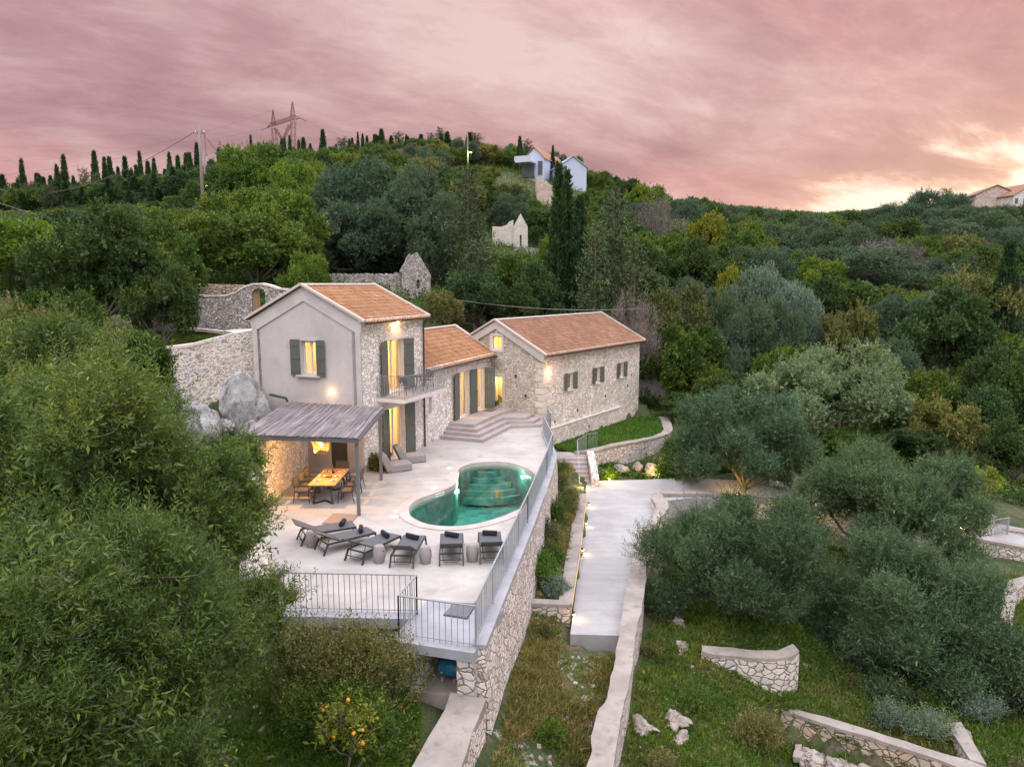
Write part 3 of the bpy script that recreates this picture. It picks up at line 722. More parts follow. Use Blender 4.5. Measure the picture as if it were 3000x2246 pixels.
for (u, v), rd, lb in zip(((1320, 1371), (1273, 1431), (1166, 1498), (1153, 1513)), (1, 0, 0, 1), LID):
    p = at(u, v); r_ = empty('skimmer_lid', p, label=lb, cat='lid', group='lids set in the paving round the pool')
    L = MB()
    if rd: L.lathe([(0.02, 0.0), (0.16, 0.0), (0.16, 0.012), (0.03, 0.016)], p, 20)
    else: L.box(p + Vector((0, 0, 0.006)), (0.3, 0.3, 0.012))
    L.build('lid', M['whitepaint'], r_)
    L = MB()
    if rd: L.lathe([(0.165, 0.0), (0.20, 0.0), (0.20, 0.009), (0.165, 0.009)], p, 20)
    else:
        for s_ in (-1, 1): L.box(p + Vector((0.17 * s_, 0, 0.004)), (0.03, 0.37, 0.008)); L.box(p + Vector((0, 0.17 * s_, 0.004)), (0.31, 0.03, 0.008))
    L.build('frame', M['trim'], r_)

# ------------------------------------------------------------------ terrace edge walls
edge = resample(RAIL, 1.0)
edge_out = offset_line(edge, 0.21); edge_in = offset_line(edge, -0.06)
rw = empty('retaining_wall', (0.5, 22, -2.8), label='long pale stone retaining wall carrying the right edge of the pool terrace', cat='retaining wall')
b = MB()
n_e = len(edge)
ob = [Vector((p.x + 0.22, p.y - 0.04, -3.4)) for p in edge_out]
for i in range(n_e - 1):
    b.quad(edge_out[i] - Vector((0, 0, .06)), ob[i], ob[i + 1], edge_out[i + 1] - Vector((0, 0, .06)))
    b.quad(edge_in[i + 1] - Vector((0, 0, .06)), Vector((edge_in[i + 1].x, edge_in[i + 1].y, -3.4)), Vector((edge_in[i].x, edge_in[i].y, -3.4)), edge_in[i] - Vector((0, 0, .06)))
b.quad(edge_in[0] - Vector((0, 0, .06)), Vector((edge_in[0].x, edge_in[0].y, -3.4)), ob[0], edge_out[0] - Vector((0, 0, .06)))
b.quad(edge_out[-1], ob[-1], Vector((edge_in[-1].x, edge_in[-1].y, -3.4)), edge_in[-1])
b.build('wall_face', M['retaining'], rw)
b = MB(); up = Vector((0, 0, 0.06)); b.band([p + up for p in edge_in], [p + up for p in offset_line(edge, 0.24)], -0.08)
b.build('coping', M['bluecoping'], rw)

# front kerb under the front railing + small room with niche
fr = empty('front_wall', (-2, 14.8, -1.2), label='low stone wall with grey slab edge under the front of the terrace, open niche at its right end', cat='wall')
A0, A1, A2, A3 = FRONT
b = MB()
b.bar(A0 + Vector((0, -.08, -.11)), A1 + Vector((0.02, -.08, -.11)), 0.34, 0.26); b.build('slab_edge', M['bluecoping'], fr)
b = MB(); b.bar(A0 + Vector((0, .02, -.95)), A1 + Vector((0, .02, -.95)), 0.3, 1.4); b.build('wall_face', M['dry_stone'], fr)
d23 = (A3 - A2).normalized(); nrm = Vector((d23.y, -d23.x, 0))        # nrm points to the camera
B2 = A2 + nrm * 0.20 - d23 * 0.12; B3 = A3 + nrm * 0.16 + d23 * 0.02
W_ = (B3 - B2).length; BK = -nrm * 2.2
b = MB(); b.slab([(0, 0), (W_, 0), (W_, 2.25), (0, 2.25)], [], B2 + Vector((0, 0, 0.008)), d23, -nrm, (0, 0, -0.228)); b.build('slab', M['bluecoping'], fr)
b = MB()
pierL = 0.62; pierR = 0.42; top = -0.22; bot = -1.75
def pier(a0, a1, deep): b.slab([(a0, 0.04), (a1, 0.04), (a1, deep), (a0, deep)], [], B2 + Vector((0, 0, top)), d23, -nrm, (0, 0, bot - top))
pier(0.04, pierL, 1.9); pier(W_ - pierR, W_ - 0.02, 1.9); b.build('pier', M['flagstone'], fr)
b = MB(); b.slab([(pierL, 1.9), (W_ - pierR, 1.9), (W_ - pierR, 2.15), (pierL, 2.15)], [], B2 + Vector((0, 0, top)), d23, -nrm, (0, 0, bot - top))
b.slab([(pierL, 0.1), (W_ - pierR, 0.1), (W_ - pierR, 1.9), (pierL, 1.9)], [], B2 + Vector((0, 0, -1.18)), d23, -nrm, (0, 0, -0.5)); b.build('niche_lining', M['coping'], fr)
tank = B2 + d23 * (W_ - pierR - 0.42) - nrm * 0.75 + Vector((0, 0, -0.86))
rt = empty('tank', tank, label='blue plastic tank on its side inside the niche under the terrace corner', cat='tank')
b = MB(); b.tube([tank - d23 * .26, tank - d23 * .22, tank + d23 * .22, tank + d23 * .26], [0.17, 0.21, 0.21, 0.17], 18); b.build('barrel', M['blue'], rt, smooth=True)
b = MB()
for k in (-0.12, 0.12): b.tube([tank + d23 * (k - .01), tank + d23 * (k + .01)], 0.222, 18)
b.build('hoop', M['blue'], rt)
b = MB()
for k in (-0.15, 0.15): b.box(tank + d23 * k - Vector((0, 0, 0.25)), (0.06, 0.32, 0.12), rz=math.atan2(d23.y, d23.x))
b.build('cradle', M['coping'], rt)

def jit(pts, a=.022, step=.45, seed=0):
    out = []
    for i, p in enumerate(resample(pts, step)):
        n_ = Vector((mnoise.noise(p * 2.1 + Vector((seed, 0, 0))), mnoise.noise(p * 2.1 + Vector((0, seed, 5))), .45 * mnoise.noise(p * 1.7 + Vector((3, 3, seed)))))
        out.append(p + n_ * a * 2)
    return out
def even(L, R, step=.45):
    """resample both edges of a wall with the same number of points"""
    a, c = [L[0]], [R[0]]
    for l0, l1, r0, r1 in zip(L, L[1:], R, R[1:]):
        n_ = max(1, int(round((l1 - l0).length / step)))
        a += [l0.lerp(l1, (k + 1) / n_) for k in range(n_)]; c += [r0.lerp(r1, (k + 1) / n_) for k in range(n_)]
    def j_(pts, sd): return [p + Vector((mnoise.noise(p * 2.3 + Vector((sd, 0, 0))), mnoise.noise(p * 2.3 + Vector((0, sd, 5))), .5 * mnoise.noise(p * 1.9 + Vector((3, 3, 1))))) * .05 for p in pts]
    return j_(a, 1), j_(c, 9)
# lower wall running from the niche towards the camera
LW_L = [B3 - d23 * 0.55 + Vector((0, 0, -1.02)), at(1300, 2080, -1.12), at(1207, 2246, -1.2), at(1120, 2420, -1.3)]
LW_R = [B3 + d23 * 0.28 + nrm * 0.02 + Vector((0, 0, -1.02)), at(1400, 2110, -1.12), at(1352, 2246, -1.2), at(1300, 2420, -1.3)]
lw = empty('low_wall', LW_L[1], label='thick stone wall with pale concrete top running toward the viewer from the niche corner', cat='wall')
b = MB(); b.band(*even(LW_L, LW_R), -1.30); b.build('coping', M['coping'], lw)
b = MB(); b.band([p - Vector((0, 0, .06)) + Vector((0.03, 0, 0)) for p in LW_L], [p - Vector((0.02, 0, .06)) for p in LW_R], -3.6)
b.build('wall_face', M['retaining'], lw)

# ------------------------------------------------------------------ path with its walls
P6 = lambda x, y, z: at(1500 + x / 2.765, 1650 + y / 2.765, z)
P5 = lambda x, y, z: at(1500 + x / 2.76, 1150 + y / 2.76, z)
zc = -1.95
CL = [P6(600, 1648, zc), P6(640, 1500, zc), P6(655, 1340, zc), P6(690, 1200, zc), P6(760, 1080, zc), P6(800, 920, zc), P6(845, 700, zc), P6(870, 560, zc), P6(905, 330, zc), P6(940, 180, zc), P6(970, 0, zc), P5(985, 1330, zc), P5(1010, 1190, zc), P5(1080, 1080, zc), P5(1165, 940, zc), P5(1150, 880, zc), P5(1120, 830, zc), P5(1140, 806, zc)]
CR = [P6(820, 1648, zc), P6(860, 1400, zc), P6(880, 1290, zc), P6(900, 1180, zc), P6(945, 1000, zc), P6(970, 850, zc), P6(990, 680, zc), P6(1010, 540, zc), P6(1060, 330, zc), P6(1080, 180, zc), P6(1090, 0, zc), P5(1115, 1330, zc), P5(1120, 1200, zc), P5(1165, 1060, zc), P5(1262, 930, zc), P5(1252, 870, zc), P5(1220, 830, zc), P5(1210, 812, zc)]
CL = [CL[0] + (CL[0] - CL[1]) * 2] + CL; CR = [CR[0] + (CR[0] - CR[1]) * 2] + CR
CL = catmull(CL, 3); CR = catmull(CR, 3)
pw = empty('path_wall', CL[20], label='winding stone parapet with smooth pale top along the right side of the path', cat='wall')
b = MB(); b.band(*even(CL, CR), zc - 0.10); b.build('coping', M['coping'], pw)
b = MB(); lo = Vector((0, 0, -0.08))
b.band([p.lerp(q_, 0.05) + lo for p, q_ in zip(CL, CR)], [q_.lerp(p, 0.05) + lo for p, q_ in zip(CL, CR)], -4.4); b.build('wall_face', M['retaining'], pw)

PL = [PATH_L[0], PATH_L[1], PATH_L[2], PATH_L[3] + Vector((0, 0, -.2))]
pathpoly = [at(1671, 1857, -2.4), at(1697, 1650, -2.4), at(1712, 1500, -2.4), at(1718, 1420, -2.4), at(1745, 1408, -2.4), at(1900, 1404, -2.4), at(2010, 1398, -2.4), at(2140, 1405, -2.5)]
pathpoly += [Vector((15, 39.2, -3.1)), Vector((20, 37.6, -3.8)), Vector((27, 34.6, -4.5)), Vector((34, 32, -5.2)), Vector((34, 29.2, -5.2)), Vector((25, 31.4, -4.5)), Vector((19, 33.6, -3.8)), Vector((14, 34.6, -3.1)), Vector((9, 34.0, -2.5))]
for p, q_ in list(zip(CL, CR))[::-1]:
    c = p.lerp(q_, 0.4)
    if 18.9 < c.y: pathpoly.append(Vector((c.x, c.y, -2.4)))
pathpoly.append(at(1815, 1861, -2.4))
import bmesh
bm = bmesh.new()
tr = tessellate_polygon([[Vector((p.x, p.y, 0)) for p in pathpoly]])
vt = [bm.verts.new(p) for p in pathpoly]; vb = [bm.verts.new(p - Vector((0, 0, .95))) for p in pathpoly]
for t in tr:
    try: bm.faces.new([vt[i] for i in t])
    except ValueError: pass
for i in range(len(vt)):
    j = (i + 1) % len(vt); bm.faces.new([vt[i], vt[j], vb[j], vb[i]])
bmesh.ops.recalc_face_normals(bm, faces=bm.faces[:])
me = bpy.data.meshes.new('path'); bm.to_mesh(me); bm.free(); me.materials.append(M['path'])
o = bpy.data.objects.new('path', me); COL.objects.link(o); tag(o, kind='structure')

# left path wall (planter edge) with led line
zp = -2.02
KL = [P6(385, 290, zp), P5(440, 1300, zp), P5(485, 1070, zp), P5(510, 990, zp), P5(540, 812, zp)]
KR = [P6(484, 330, zp), P5(530, 1400, zp), P5(562, 1180, zp), P5(582, 990, zp), P5(604, 812, zp)]
kw = empty('planter_wall', KL[1], label='low wall with weathered flat top between the shrub bed and the path, warm light line at its foot', cat='wall')
b = MB(); b.band(*even(KL, KR), zp - 0.1); b.build('coping', M['coping'], kw)
b = MB(); b.band([p + Vector((.02, 0, -.09)) for p in KL], [p + Vector((-.02, 0, -.09)) for p in KR], -3.2); b.build('wall_face', M['retaining'], kw)
b = MB()
for p, q_ in zip(resample(KR, 0.4)[:-1], resample(KR, 0.4)[1:]): b.bar(p + Vector((0.015, 0, -0.035)), q_ + Vector((0.015, 0, -0.035)), 0.03, 0.018)
b.build('light_line', M['led'], kw)
QL, QR = at(1533, 1765, zp), at(1672, 1772, zp)
b = MB(); b.bar(QL + Vector((0, .16, -.04)), QR + Vector((0, .16, -.04)), 0.34, 0.1); bc = b
pf = empty('planter_front', QL, label='short flagstone wall closing the shrub bed beside the near end of the path', cat='wall')
b.build('coping', M['coping'], pf)
b = MB(); b.bar(QL + Vector((0, .17, -.65)), QR + Vector((0, .17, -.65)), 0.30, 1.15); b.build('wall_face', M['flagstone'], pf)
LITL = ['small glowing lamp low on the planter wall, nearest the path\'s near end', 'small glowing lamp on the planter wall, second from the near end of the path', 'small glowing lamp on the planter wall, third from the near end of the path', 'small glowing lamp on the planter wall, farthest along the path']
for (u, v), lb in zip(((1679, 1795), (1705, 1608), (1716, 1530), (1724, 1474)), LITL):
    p = at(u, v, -2.2); p.x += 0.03
    r_ = empty('path_light', p, label=lb, cat='lamp', group='lamps along the foot of the path wall')
    L = MB(); L.lathe([(0.035, -.03), (0.05, 0.0), (0.05, 0.04), (0.03, 0.06)], p, 12); L.build('housing', M['darkmetal'], r_)
    L = MB(); L.lathe([(0.02, -.065), (0.038, -.05), (0.036, -.031)], p, 12); L.build('lens', M['bulb'], r_)
    lamp('path_lamp', p + Vector((0.10, -0.05, -0.03)), 5.5, (1.0, 0.62, 0.30), 0.03, r_)

# retaining wall under the branch of the path
BR = [P5(1215, 835, -2.42), P5(1530, 832, -2.45), Vector((14, 34.4, -3.0)), Vector((19, 33.3, -3.7)), Vector((25, 31.1, -4.4)), Vector((34, 28.9, -5.1))]
bw = empty('path_retaining_wall', BR[1], label='flagstone wall below the branch of the path, running right behind the olive trees', cat='wall')
b = MB(); b.band([p + Vector((0, .5, .12)) for p in BR], [p + Vector((0, 0, .12)) for p in BR], [p.z - .02 for p in BR]); b.build('coping', M['coping'], bw)
b = MB(); b.band([p + Vector((0, .46, 0)) for p in BR], [p + Vector((0, .04, 0)) for p in BR], [p.z - 2.2 for p in BR]); b.build('wall_face', M['flagstone'], bw)

# barn garden: curved wall
gO = [at(1560 + x / 5.257, 1150 + y / 5.257, -1.35) for x, y in ((645, 912), (830, 910), (955, 897), (1200, 835), (1500, 772), (1750, 722), (1900, 692), (2050, 642), (2145, 600), (2155, 535), (2125, 430), (2095, 385), (2020, 370), (1960, 365))]
gI = [at(1560 + x / 5.257, 1150 + y / 5.257, -1.35) for x, y in ((640, 905), (810, 872), (950, 848), (1190, 790), (1480, 735), (1720, 690), (1850, 662), (1960, 620), (2015, 575), (2010, 530), (1985, 440), (1965, 395), (1945, 384), (1930, 378))]
gO = catmull(gO, 3); gI = catmull(gI, 3)
gw = empty('garden_wall', gO[10], label='curved rubble wall with pale top holding the green garden below the long barn', cat='wall')
b = MB(); b.band(*even(gI, gO), -1.47); b.build('coping', M['coping'], gw)
b = MB(); b.band([p + Vector((0, 0, -.1)) for p in gI], [p.lerp(q_, .06) + Vector((0, 0, -.1)) for p, q_ in zip(gO, gI)], -3.6); b.build('wall_face', M['retaining'], gw)

# steps up from the path
def st(u, v, z): return at(u, v, z)
steps = empty('garden_steps', (3.2, 37, -2.6), label='grey stone steps climbing from the path to the barn garden beside the terrace wall', cat='steps')
b = MB()
LX0, LX1 = 2.45, 4.1
for k in range(7):
    z1 = -1.5 - 0.165 * k; y1 = 38.3 - 0.31 * k
    b.box(((LX0 + LX1) / 2, y1 - 0.15, z1 - 0.6), (LX1 - LX0, 0.33, 1.2))
b.box(((LX0 + LX1) / 2, 38.95, -2.1), (LX1 - LX0, 1.0, 1.2)); b.build('treads', M['step'], steps)
# sloping stone pier at the side of the steps
b = MB(); prf = [(0, -3.6), (0, -2.0), (1.0, -1.62), (2.4, -1.22), (2.9, -1.22), (2.9, -3.6)]
b.slab(prf, [], (4.14, 35.7, 0), (0, 1, 0), (0, 0, 1), (0.38, 0, 0)); 
sp_ = b.build('stair_pier', M['retaining']); tag(sp_, 'sloping rubble pier lit warm at its foot, beside the garden steps', 'pier')
# handrail of the steps
b = MB()
hp = [Vector((3.5, 35.9, -2.5)), Vector((3.55, 37.2, -1.85)), Vector((3.6, 38.3, -1.5)), Vector((4.3, 39.6, -1.45)), Vector((4.9, 40.1, -1.45))]
ht = [p + Vector((0, 0, .95)) for p in hp]
hr = empty('stair_railing', hp[0], label='thin grey metal railing beside the garden steps', cat='railing')
for p, q_ in zip(ht, ht[1:]): b.bar(p, q_, 0.035, 0.03)
b.build('handrail', M['metal'], hr)
b = MB(); b.bar(hp[0], ht[0], 0.035); b.build('post', M['metal'], hr); b = MB()
for i in range(2, 4):
    nn = int((hp[i + 1] - hp[i]).length / 0.12)
    for k in range(nn + 1): p = hp[i].lerp(hp[i + 1], k / nn); b.bar(p, p + Vector((0, 0, .95)), 0.016)
b.bar(hp[2], ht[2], 0.03); b.build('balusters', M['metal'], hr)

# walls on the lower right
zW = -3.9
P8 = lambda x, y, z: at(2100 + x / 2.458, 1800 + y / 2.458, z)
cO = [P8(-110, 262, -3.1), P8(0, 285, -3.1), P8(150, 300, -3.1), P8(300, 314, -3.1), P8(420, 320, -3.1), P8(525, 300, -3.1), P8(597, 262, -3.1)]
cI = [P8(-110, 215, -3.1), P8(0, 228, -3.1), P8(155, 243, -3.1), P8(290, 254, -3.1), P8(395, 256, -3.1), P8(480, 240, -3.1), P8(545, 208, -3.1)]
cO = catmull(cO, 4); cI = catmull(cI, 4)
bs = empty('bastion_wall', cO[2], label='rounded flagstone wall end below the middle olive tree on the right slope', cat='wall')
b = MB(); b.band(*even(cI, cO), -3.22); b.build('coping', M['coping'], bs)
b = MB(); b.band([p + Vector((0, 0, -.1)) for p in cI], [p + Vector((0, 0, -.1)) for p in cO], -6.2); b.build('wall_face', M['flagstone'], bs)
z2 = -4.5
e1L = [P8(460, 648, z2), P8(900, 770, z2), P8(1350, 905, z2), P8(1830, 1052, z2), P8(1960, 1105, z2), P8(2100, 1190, z2)]
e1R = [P8(470, 690, z2), P8(890, 815, z2), P8(1340, 955, z2), P8(1700, 1075, z2), P8(1760, 1098, z2), P8(1850, 1190, z2)]
lt = empty('lower_terrace_wall', e1L[2], label='straight brown flagstone wall with grey top crossing the bottom right slope', cat='wall')
b = MB(); b.band(*even(e1L, e1R), z2 - .1); b.build('coping', M['coping'], lt)
b = MB(); b.band([p + Vector((0, 0, -.1)) for p in e1L], [p + Vector((0, .03, -.1)) for p in e1R], -6.4); b.build('wall_face', M['brownstone'], lt)
e2L = [P8(1655, 780, z2), P8(1830, 1050, z2 - .003)]; e2R = [P8(1760, 770, z2), P8(1958, 1100, z2 - .003)]
lt2 = empty('corner_wall', e2L[0], label='short grey-topped wall meeting the lower terrace wall at the bottom right corner', cat='wall')
b = MB(); b.band([e2L[0], e2L[1].lerp(e2L[0], .03)], [e2R[0], e2R[1].lerp(e2R[0], .06)], z2 - .1); b.build('coping', M['coping'], lt2)
b = MB(); b.band([p + Vector((0, 0, -.1)) for p in e2L], [p + Vector((0, 0, -.1)) for p in e2R], -6.2); b.build('wall_face', M['flagstone'], lt2)
P7 = lambda x, y, z: at(2200 + x / 2.76, 1300 + y / 2.76, z)
z4 = -4.3
f_l = [P7(2015, 1450, z4), P7(2040, 1190, z4), P7(2090, 1100, z4), P7(2230, 1060, z4)]; f_r = [P7(2110, 1460, z4), P7(2150, 1190, z4), P7(2220, 1130, z4), P7(2300, 1090, z4)]
rw2 = empty('edge_wall', f_l[1], label='pale flat-topped wall running down the right edge below the gate', cat='wall')
b = MB(); b.band(f_l, f_r, z4 - .1); b.build('coping', M['coping'], rw2)
b = MB(); b.band([p + Vector((0, 0, -.1)) for p in f_l], [p + Vector((0, 0, -.1)) for p in f_r], -6.6); b.build('wall_face', M['flagstone'], rw2)

# gate, pillars and walls at the far right end of the branch path
gp = at(2882, 1535, -4.4); gp = aty(2882, 1530, 33.6)
pil = empty('gate_pillar', (gp.x, gp.y, -4.9), label='stone gate pillar with flat cap at the right end of the branch path', cat='pillar')
b = MB(); b.box((gp.x, gp.y, -4.15), (0.62, 0.62, 1.7)); b.build('shaft', M['flagstone'], pil)
b = MB(); b.box((gp.x, gp.y, -3.26), (0.74, 0.74, 0.08)); b.build('cap', M['coping'], pil)
g0 = Vector((gp.x + .38, gp.y - .1, -4.65)); g1 = g0 + Vector((0.95, 0.25, 0))
gt = empty('garden_gate', g0, label='small grey bar gate hung on the stone pillar at the far right', cat='gate')
b = MB(); b.bar(g0 + Vector((0, 0, .05)), g1 + Vector((0, 0, .05)), 0.04); b.bar(g0 + Vector((0, 0, 1.15)), g1 + Vector((0, 0, 1.2)), 0.04); b.bar(g0, g0 + Vector((0, 0, 1.15)), .05); b.bar(g1, g1 + Vector((0, 0, 1.2)), .05); b.build('frame', M['metal'], gt)
b = MB()
for k in range(1, 12): p = g0.lerp(g1, k / 12); b.bar(p + Vector((0, 0, .05)), p + Vector((0, 0, 1.17)), 0.018)
b.build('bars', M['metal'], gt)
for nm, pa, pb_, hh, lb in (('boundary_wall', aty(2935, 1560, 34.5), aty(3100, 1585, 33), 1.0, 'flagstone boundary wall just right of the gate'),):
    r_ = empty(nm, pa, label=lb, cat='wall'); b = MB(); b.bar(pa + Vector((0, 0, -.6)), pb_ + Vector((0, 0, -.6)), .4, 1.6); b.build('wall_face', M['flagstone'], r_)
    b = MB(); b.bar(pa + Vector((0, 0, .23)), pb_ + Vector((0, 0, .23)), .46, .06); b.build('coping', M['coping'], r_)

# ------------------------------------------------------------------ railings
def railing(name, pts, label, step=0.115, h=1.0, post=2.0, mat='metal'):
    r_ = empty(name, pts[0], label=label, cat='railing')
    T = MB(); Bb = MB(); Pp = MB()
    for p, q_ in zip(pts, pts[1:]):
        T.bar(p + Vector((0, 0, h)), q_ + Vector((0, 0, h)), 0.045, 0.022)
        T.bar(p + Vector((0, 0, .10)), q_ + Vector((0, 0, .10)), 0.03, 0.014)
        L = (q_ - p).length; nn = max(1, int(L / step))
        for k in range(nn):
            c = p.lerp(q_, k / nn); j = random.uniform(-.006, .006)
            Bb.bar(c + Vector((0, 0, .02)), c + Vector((j, j, h)), 0.015)
        np_ = max(1, int(L / post))
        for k in range(np_ + 1): c = p.lerp(q_, k / np_); Pp.bar(c, c + Vector((0, 0, h)), 0.032)
    T.build('rails', M[mat], r_); Bb.build('balusters', M[mat], r_); Pp.build('posts', M[mat], r_); return r_
random.seed(5)
upk = Vector((0, 0, 0.06))
railing('long_railing', [p + upk for p in RAIL[:5]], 'long grey metal railing along the right edge of the terrace above the stone wall')
railing('front_railing', [A0 + Vector((0, 0, .02)), A1 + Vector((0, 0, .02)), A2, A3], 'grey metal railing stepping along the front edge of the terrace above the shrubs', step=0.135)
railing('corner_railing', [Vector((1.72, 37.3, 0.06)), Vector((2.1, 38.2, 0.0)), Vector((2.0, 39.9, 0.0))], 'short grey railing at the barn corner beyond the long railing')
for nm, pts, mt, lb in (('hatch_cover', [(1380, 822), (1465, 728), (1640, 735), (1568, 852)], 'greyhatch', 'flat blue-grey hatch cover lying on the paving at the front corner'),):
    P4 = [at(800 + x / 2.76, 1500 + y / 2.76, 0.045) for x, y in pts]
    r_ = empty(nm, P4[0], label=lb, cat='hatch cover')
    b = MB(); c4 = sum(P4, Vector()) / 4
    b.slab([(p.x, p.y) for p in P4], [], (0, 0, 0.05), (1, 0, 0), (0, 1, 0), (0, 0, -0.045)); b.build('panel', M[mt], r_)
    b = MB(); b.slab([tuple((c4 + (p - c4) * 1.05).xy) for p in P4], [], (0, 0, 0.012), (1, 0, 0), (0, 1, 0), (0, 0, -0.011)); b.build('frame', M['darkmetal'], r_)
P4 = [at(680 + x / 3.68, 1180 + y / 3.68, 0.03) for x, y in ((970, 1295), (1095, 1188), (1215, 1190), (1362, 1205), (1270, 1300))]
r_ = empty('wooden_mat', P4[0], label='brown flat board mat on the paving behind the first lounger', cat='mat')
b = MB(); b.slab([(p.x, p.y) for p in P4], [], (0, 0, 0.035), (1, 0, 0), (0, 1, 0), (0, 0, -0.034)); b.build('boards', M['browndeck'], r_)
# ------------------------------------------------------------------ buildings (built in their own coordinates: x along the front, y into the house)
H1 = math.radians(68.5)
AX = Vector((math.cos(H1), math.sin(H1), 0))
TA = Vector((-6.29, 29.5, 0))
WA = TA + AX * 5.35
H2 = math.radians(55)
BC = Vector((1.785, 40.2, 0))
def rot(h): return Matrix.Rotation(h, 3, 'Z')

def tile_roof(par, name, x0, x1, ye, ze, yr, zr, mat, step_x=0.235, step_s=0.33, seed=1, mats2=None):
    """rows of overlapping barrel tiles from the eave line (y=ye, z=ze) to the ridge (y=yr, z=zr)"""
    rnd = random.Random(seed); b = MB()
    sl = Vector((0, yr - ye, zr - ze)); L = sl.length; d = sl.normalized(); nrm = Vector((0, -d.z, d.y)) if yr > ye else Vector((0, d.z, -d.y))
    if nrm.z < 0: nrm = -nrm
    b.mat(1)
    b.add([Vector((x0, ye, ze)), Vector((x1, ye, ze)), Vector((x1, yr, zr)), Vector((x0, yr, zr))], [(0, 1, 2, 3) if yr > ye else (3, 2, 1, 0)])
    b.mat(0)
    nx = int((x1 - x0) / step_x); sx = (x1 - x0) / nx; ns = int(math.ceil(L / step_s)); ss = L / ns; seg = 5
    for i in range(nx):
        for k in range(ns):
            cx = x0 + (i + .5) * sx + rnd.uniform(-.008, .008)
            a = max(0.0, k * ss - 0.05) if k else -0.06; e = (k + 1) * ss
            r0, r1 = 0.088, 0.074; h0, h1 = 0.052, 0.022
            j = rnd.uniform(-.006, .006)
            vs = []
            for (s_, r_, hh) in ((a, r0, h0), (e, r1, h1)):
                base = Vector((cx, ye, ze)) + d * s_
                for q in range(seg + 1):
                    an = math.pi * q / seg
                    vs.append(base + Vector((math.cos(an) * r_, 0, 0)) + nrm * (math.sin(an) * 0.055 + hh * 0.55 + j))
            fs = [(q, q + 1, seg + 2 + q, seg + 1 + q) for q in range(seg)]
            fs.append(tuple(range(seg + 1)))
            b.add(vs, fs)
    return b.build(name, [M[mat], M['tilebed']], par)
def ridge(par, name, x0, x1, y, z, mat):
    b = MB(); n = int((x1 - x0) / 0.36)
    for i in range(n):
        a = x0 + (x1 - x0) * i / n; e = x0 + (x1 - x0) * (i + 1) / n + .03
        vs = []
        for xx, r in ((a, .12), (e, .105)):
            for q in range(7): an = math.pi * q / 6; vs.append(Vector((xx, y + math.cos(an) * r, z + math.sin(an) * r * .75)))
        b.add(vs, [(q, 7 + q, 8 + q, q + 1) for q in range(6)])
    return b.build(name, M[mat], par)
def verge(par, x, ye, ze, yr, zr, yb, zb, mat='mortarline', w_=0.14):
    b = MB(); b.bar((x, ye, ze + .07), (x, yr, zr + .09), w_, .10); b.bar((x, yr, zr + .09), (x, yb, zb + .07), w_, .10)
    return b.build('verge', M[mat], par)
def gutter(par, x0, x1, y, z):
    b = MB(); pr = []
    for q in range(7): an = math.pi + math.pi * q / 6; pr.append((math.cos(an) * .065, math.sin(an) * .065))
    vs = [Vector((x, y + a, z + c)) for x in (x0, x1) for a, c in pr]
    b.add(vs, [(q, q + 1, q + 8, q + 7) for q in range(6)]); 
    o = b.build('gutter', M['darkmetal'], par); s = o.modifiers.new('s', 'SOLIDIFY'); s.thickness = .008; return o
def shutter(par, hinge, ang, wd, z0, z1, name='shutter', mat='shutter'):
    """panel from the hinge point, direction angle in plan"""
    b = MB(); d = Vector((math.cos(ang), math.sin(ang), 0)); nn = Vector((-d.y, d.x, 0))
    h = Vector(hinge); 
    def P(a, z, o=0): return Vector((h.x, h.y, 0)) + d * a + nn * o + Vector((0, 0, z))
    n = max(3, int(wd / 0.11)); bw = wd / n
    for i in range(n): b.bar(P((i + .5) * bw, z0), P((i + .5) * bw, z1), bw * .93, .030, up=tuple(nn))
    for zz_ in (z0 + .22, z1 - .22) + (((z0 + z1) / 2,) if z1 - z0 > 1.5 else ()):
        b.bar(P(.03, zz_, .025), P(wd - .03, zz_, .025), .10, .02, up=tuple(nn)); b.bar(P(.03, zz_, -.025), P(wd - .03, zz_, -.025), .10, .02, up=tuple(nn))
    return b.build(name, M[mat], par)
def casement(par, O, X, N, w0, w1, z0, z1, depth=.28, leaves=2, name='window', glazed=True, fr=.06, mat='whitepaint', curtains=(), cmat='curtain', open_leaf=None):
    """frame set back in the reveal; O origin, X along wall, N inward"""
    O, X, N = Vector(O), Vector(X), Vector(N)
    def P(a, z, o): return O + X * a + N * o + Vector((0, 0, z))
    b = MB(); o_ = depth
    b.bar(P(w0, z0, o_), P(w0, z1, o_), fr, .07, up=tuple(N)); b.bar(P(w1, z0, o_), P(w1, z1, o_), fr, .07, up=tuple(N))
    b.bar(P(w0, z1 - fr / 2, o_), P(w1, z1 - fr / 2, o_), .07, fr); b.bar(P(w0, z0 + fr / 2, o_), P(w1, z0 + fr / 2, o_), .07, fr)
    for k in range(1, leaves): xm = w0 + (w1 - w0) * k / leaves; b.bar(P(xm, z0, o_), P(xm, z1, o_), fr * 1.2, .07, up=tuple(N))
    root = b.build(name, M[mat], par)
    if glazed:
        g_ = MB(); g_.add([P(w0, z0, o_ + .01), P(w1, z0, o_ + .01), P(w1, z1, o_ + .01), P(w0, z1, o_ + .01)], [(0, 1, 2, 3)]); g_.build('pane', M['glass'], root)
    for (c0, c1) in curtains:
        c = MB(); n = 14; vs = []
        for i in range(n + 1):
            a = c0 + (c1 - c0) * i / n; o2 = o_ + .16 + .035 * math.sin(i * 2.2)
            vs += [P(a, z0 + .03, o2), P(a, z1 + .05, o2)]
        c.add(vs, [(2 * i, 2 * i + 2, 2 * i + 3, 2 * i + 1) for i in range(n)]); c.build('curtain', M[cmat], root, smooth=True)
    return root

Z = Vector((0, 0, 1))
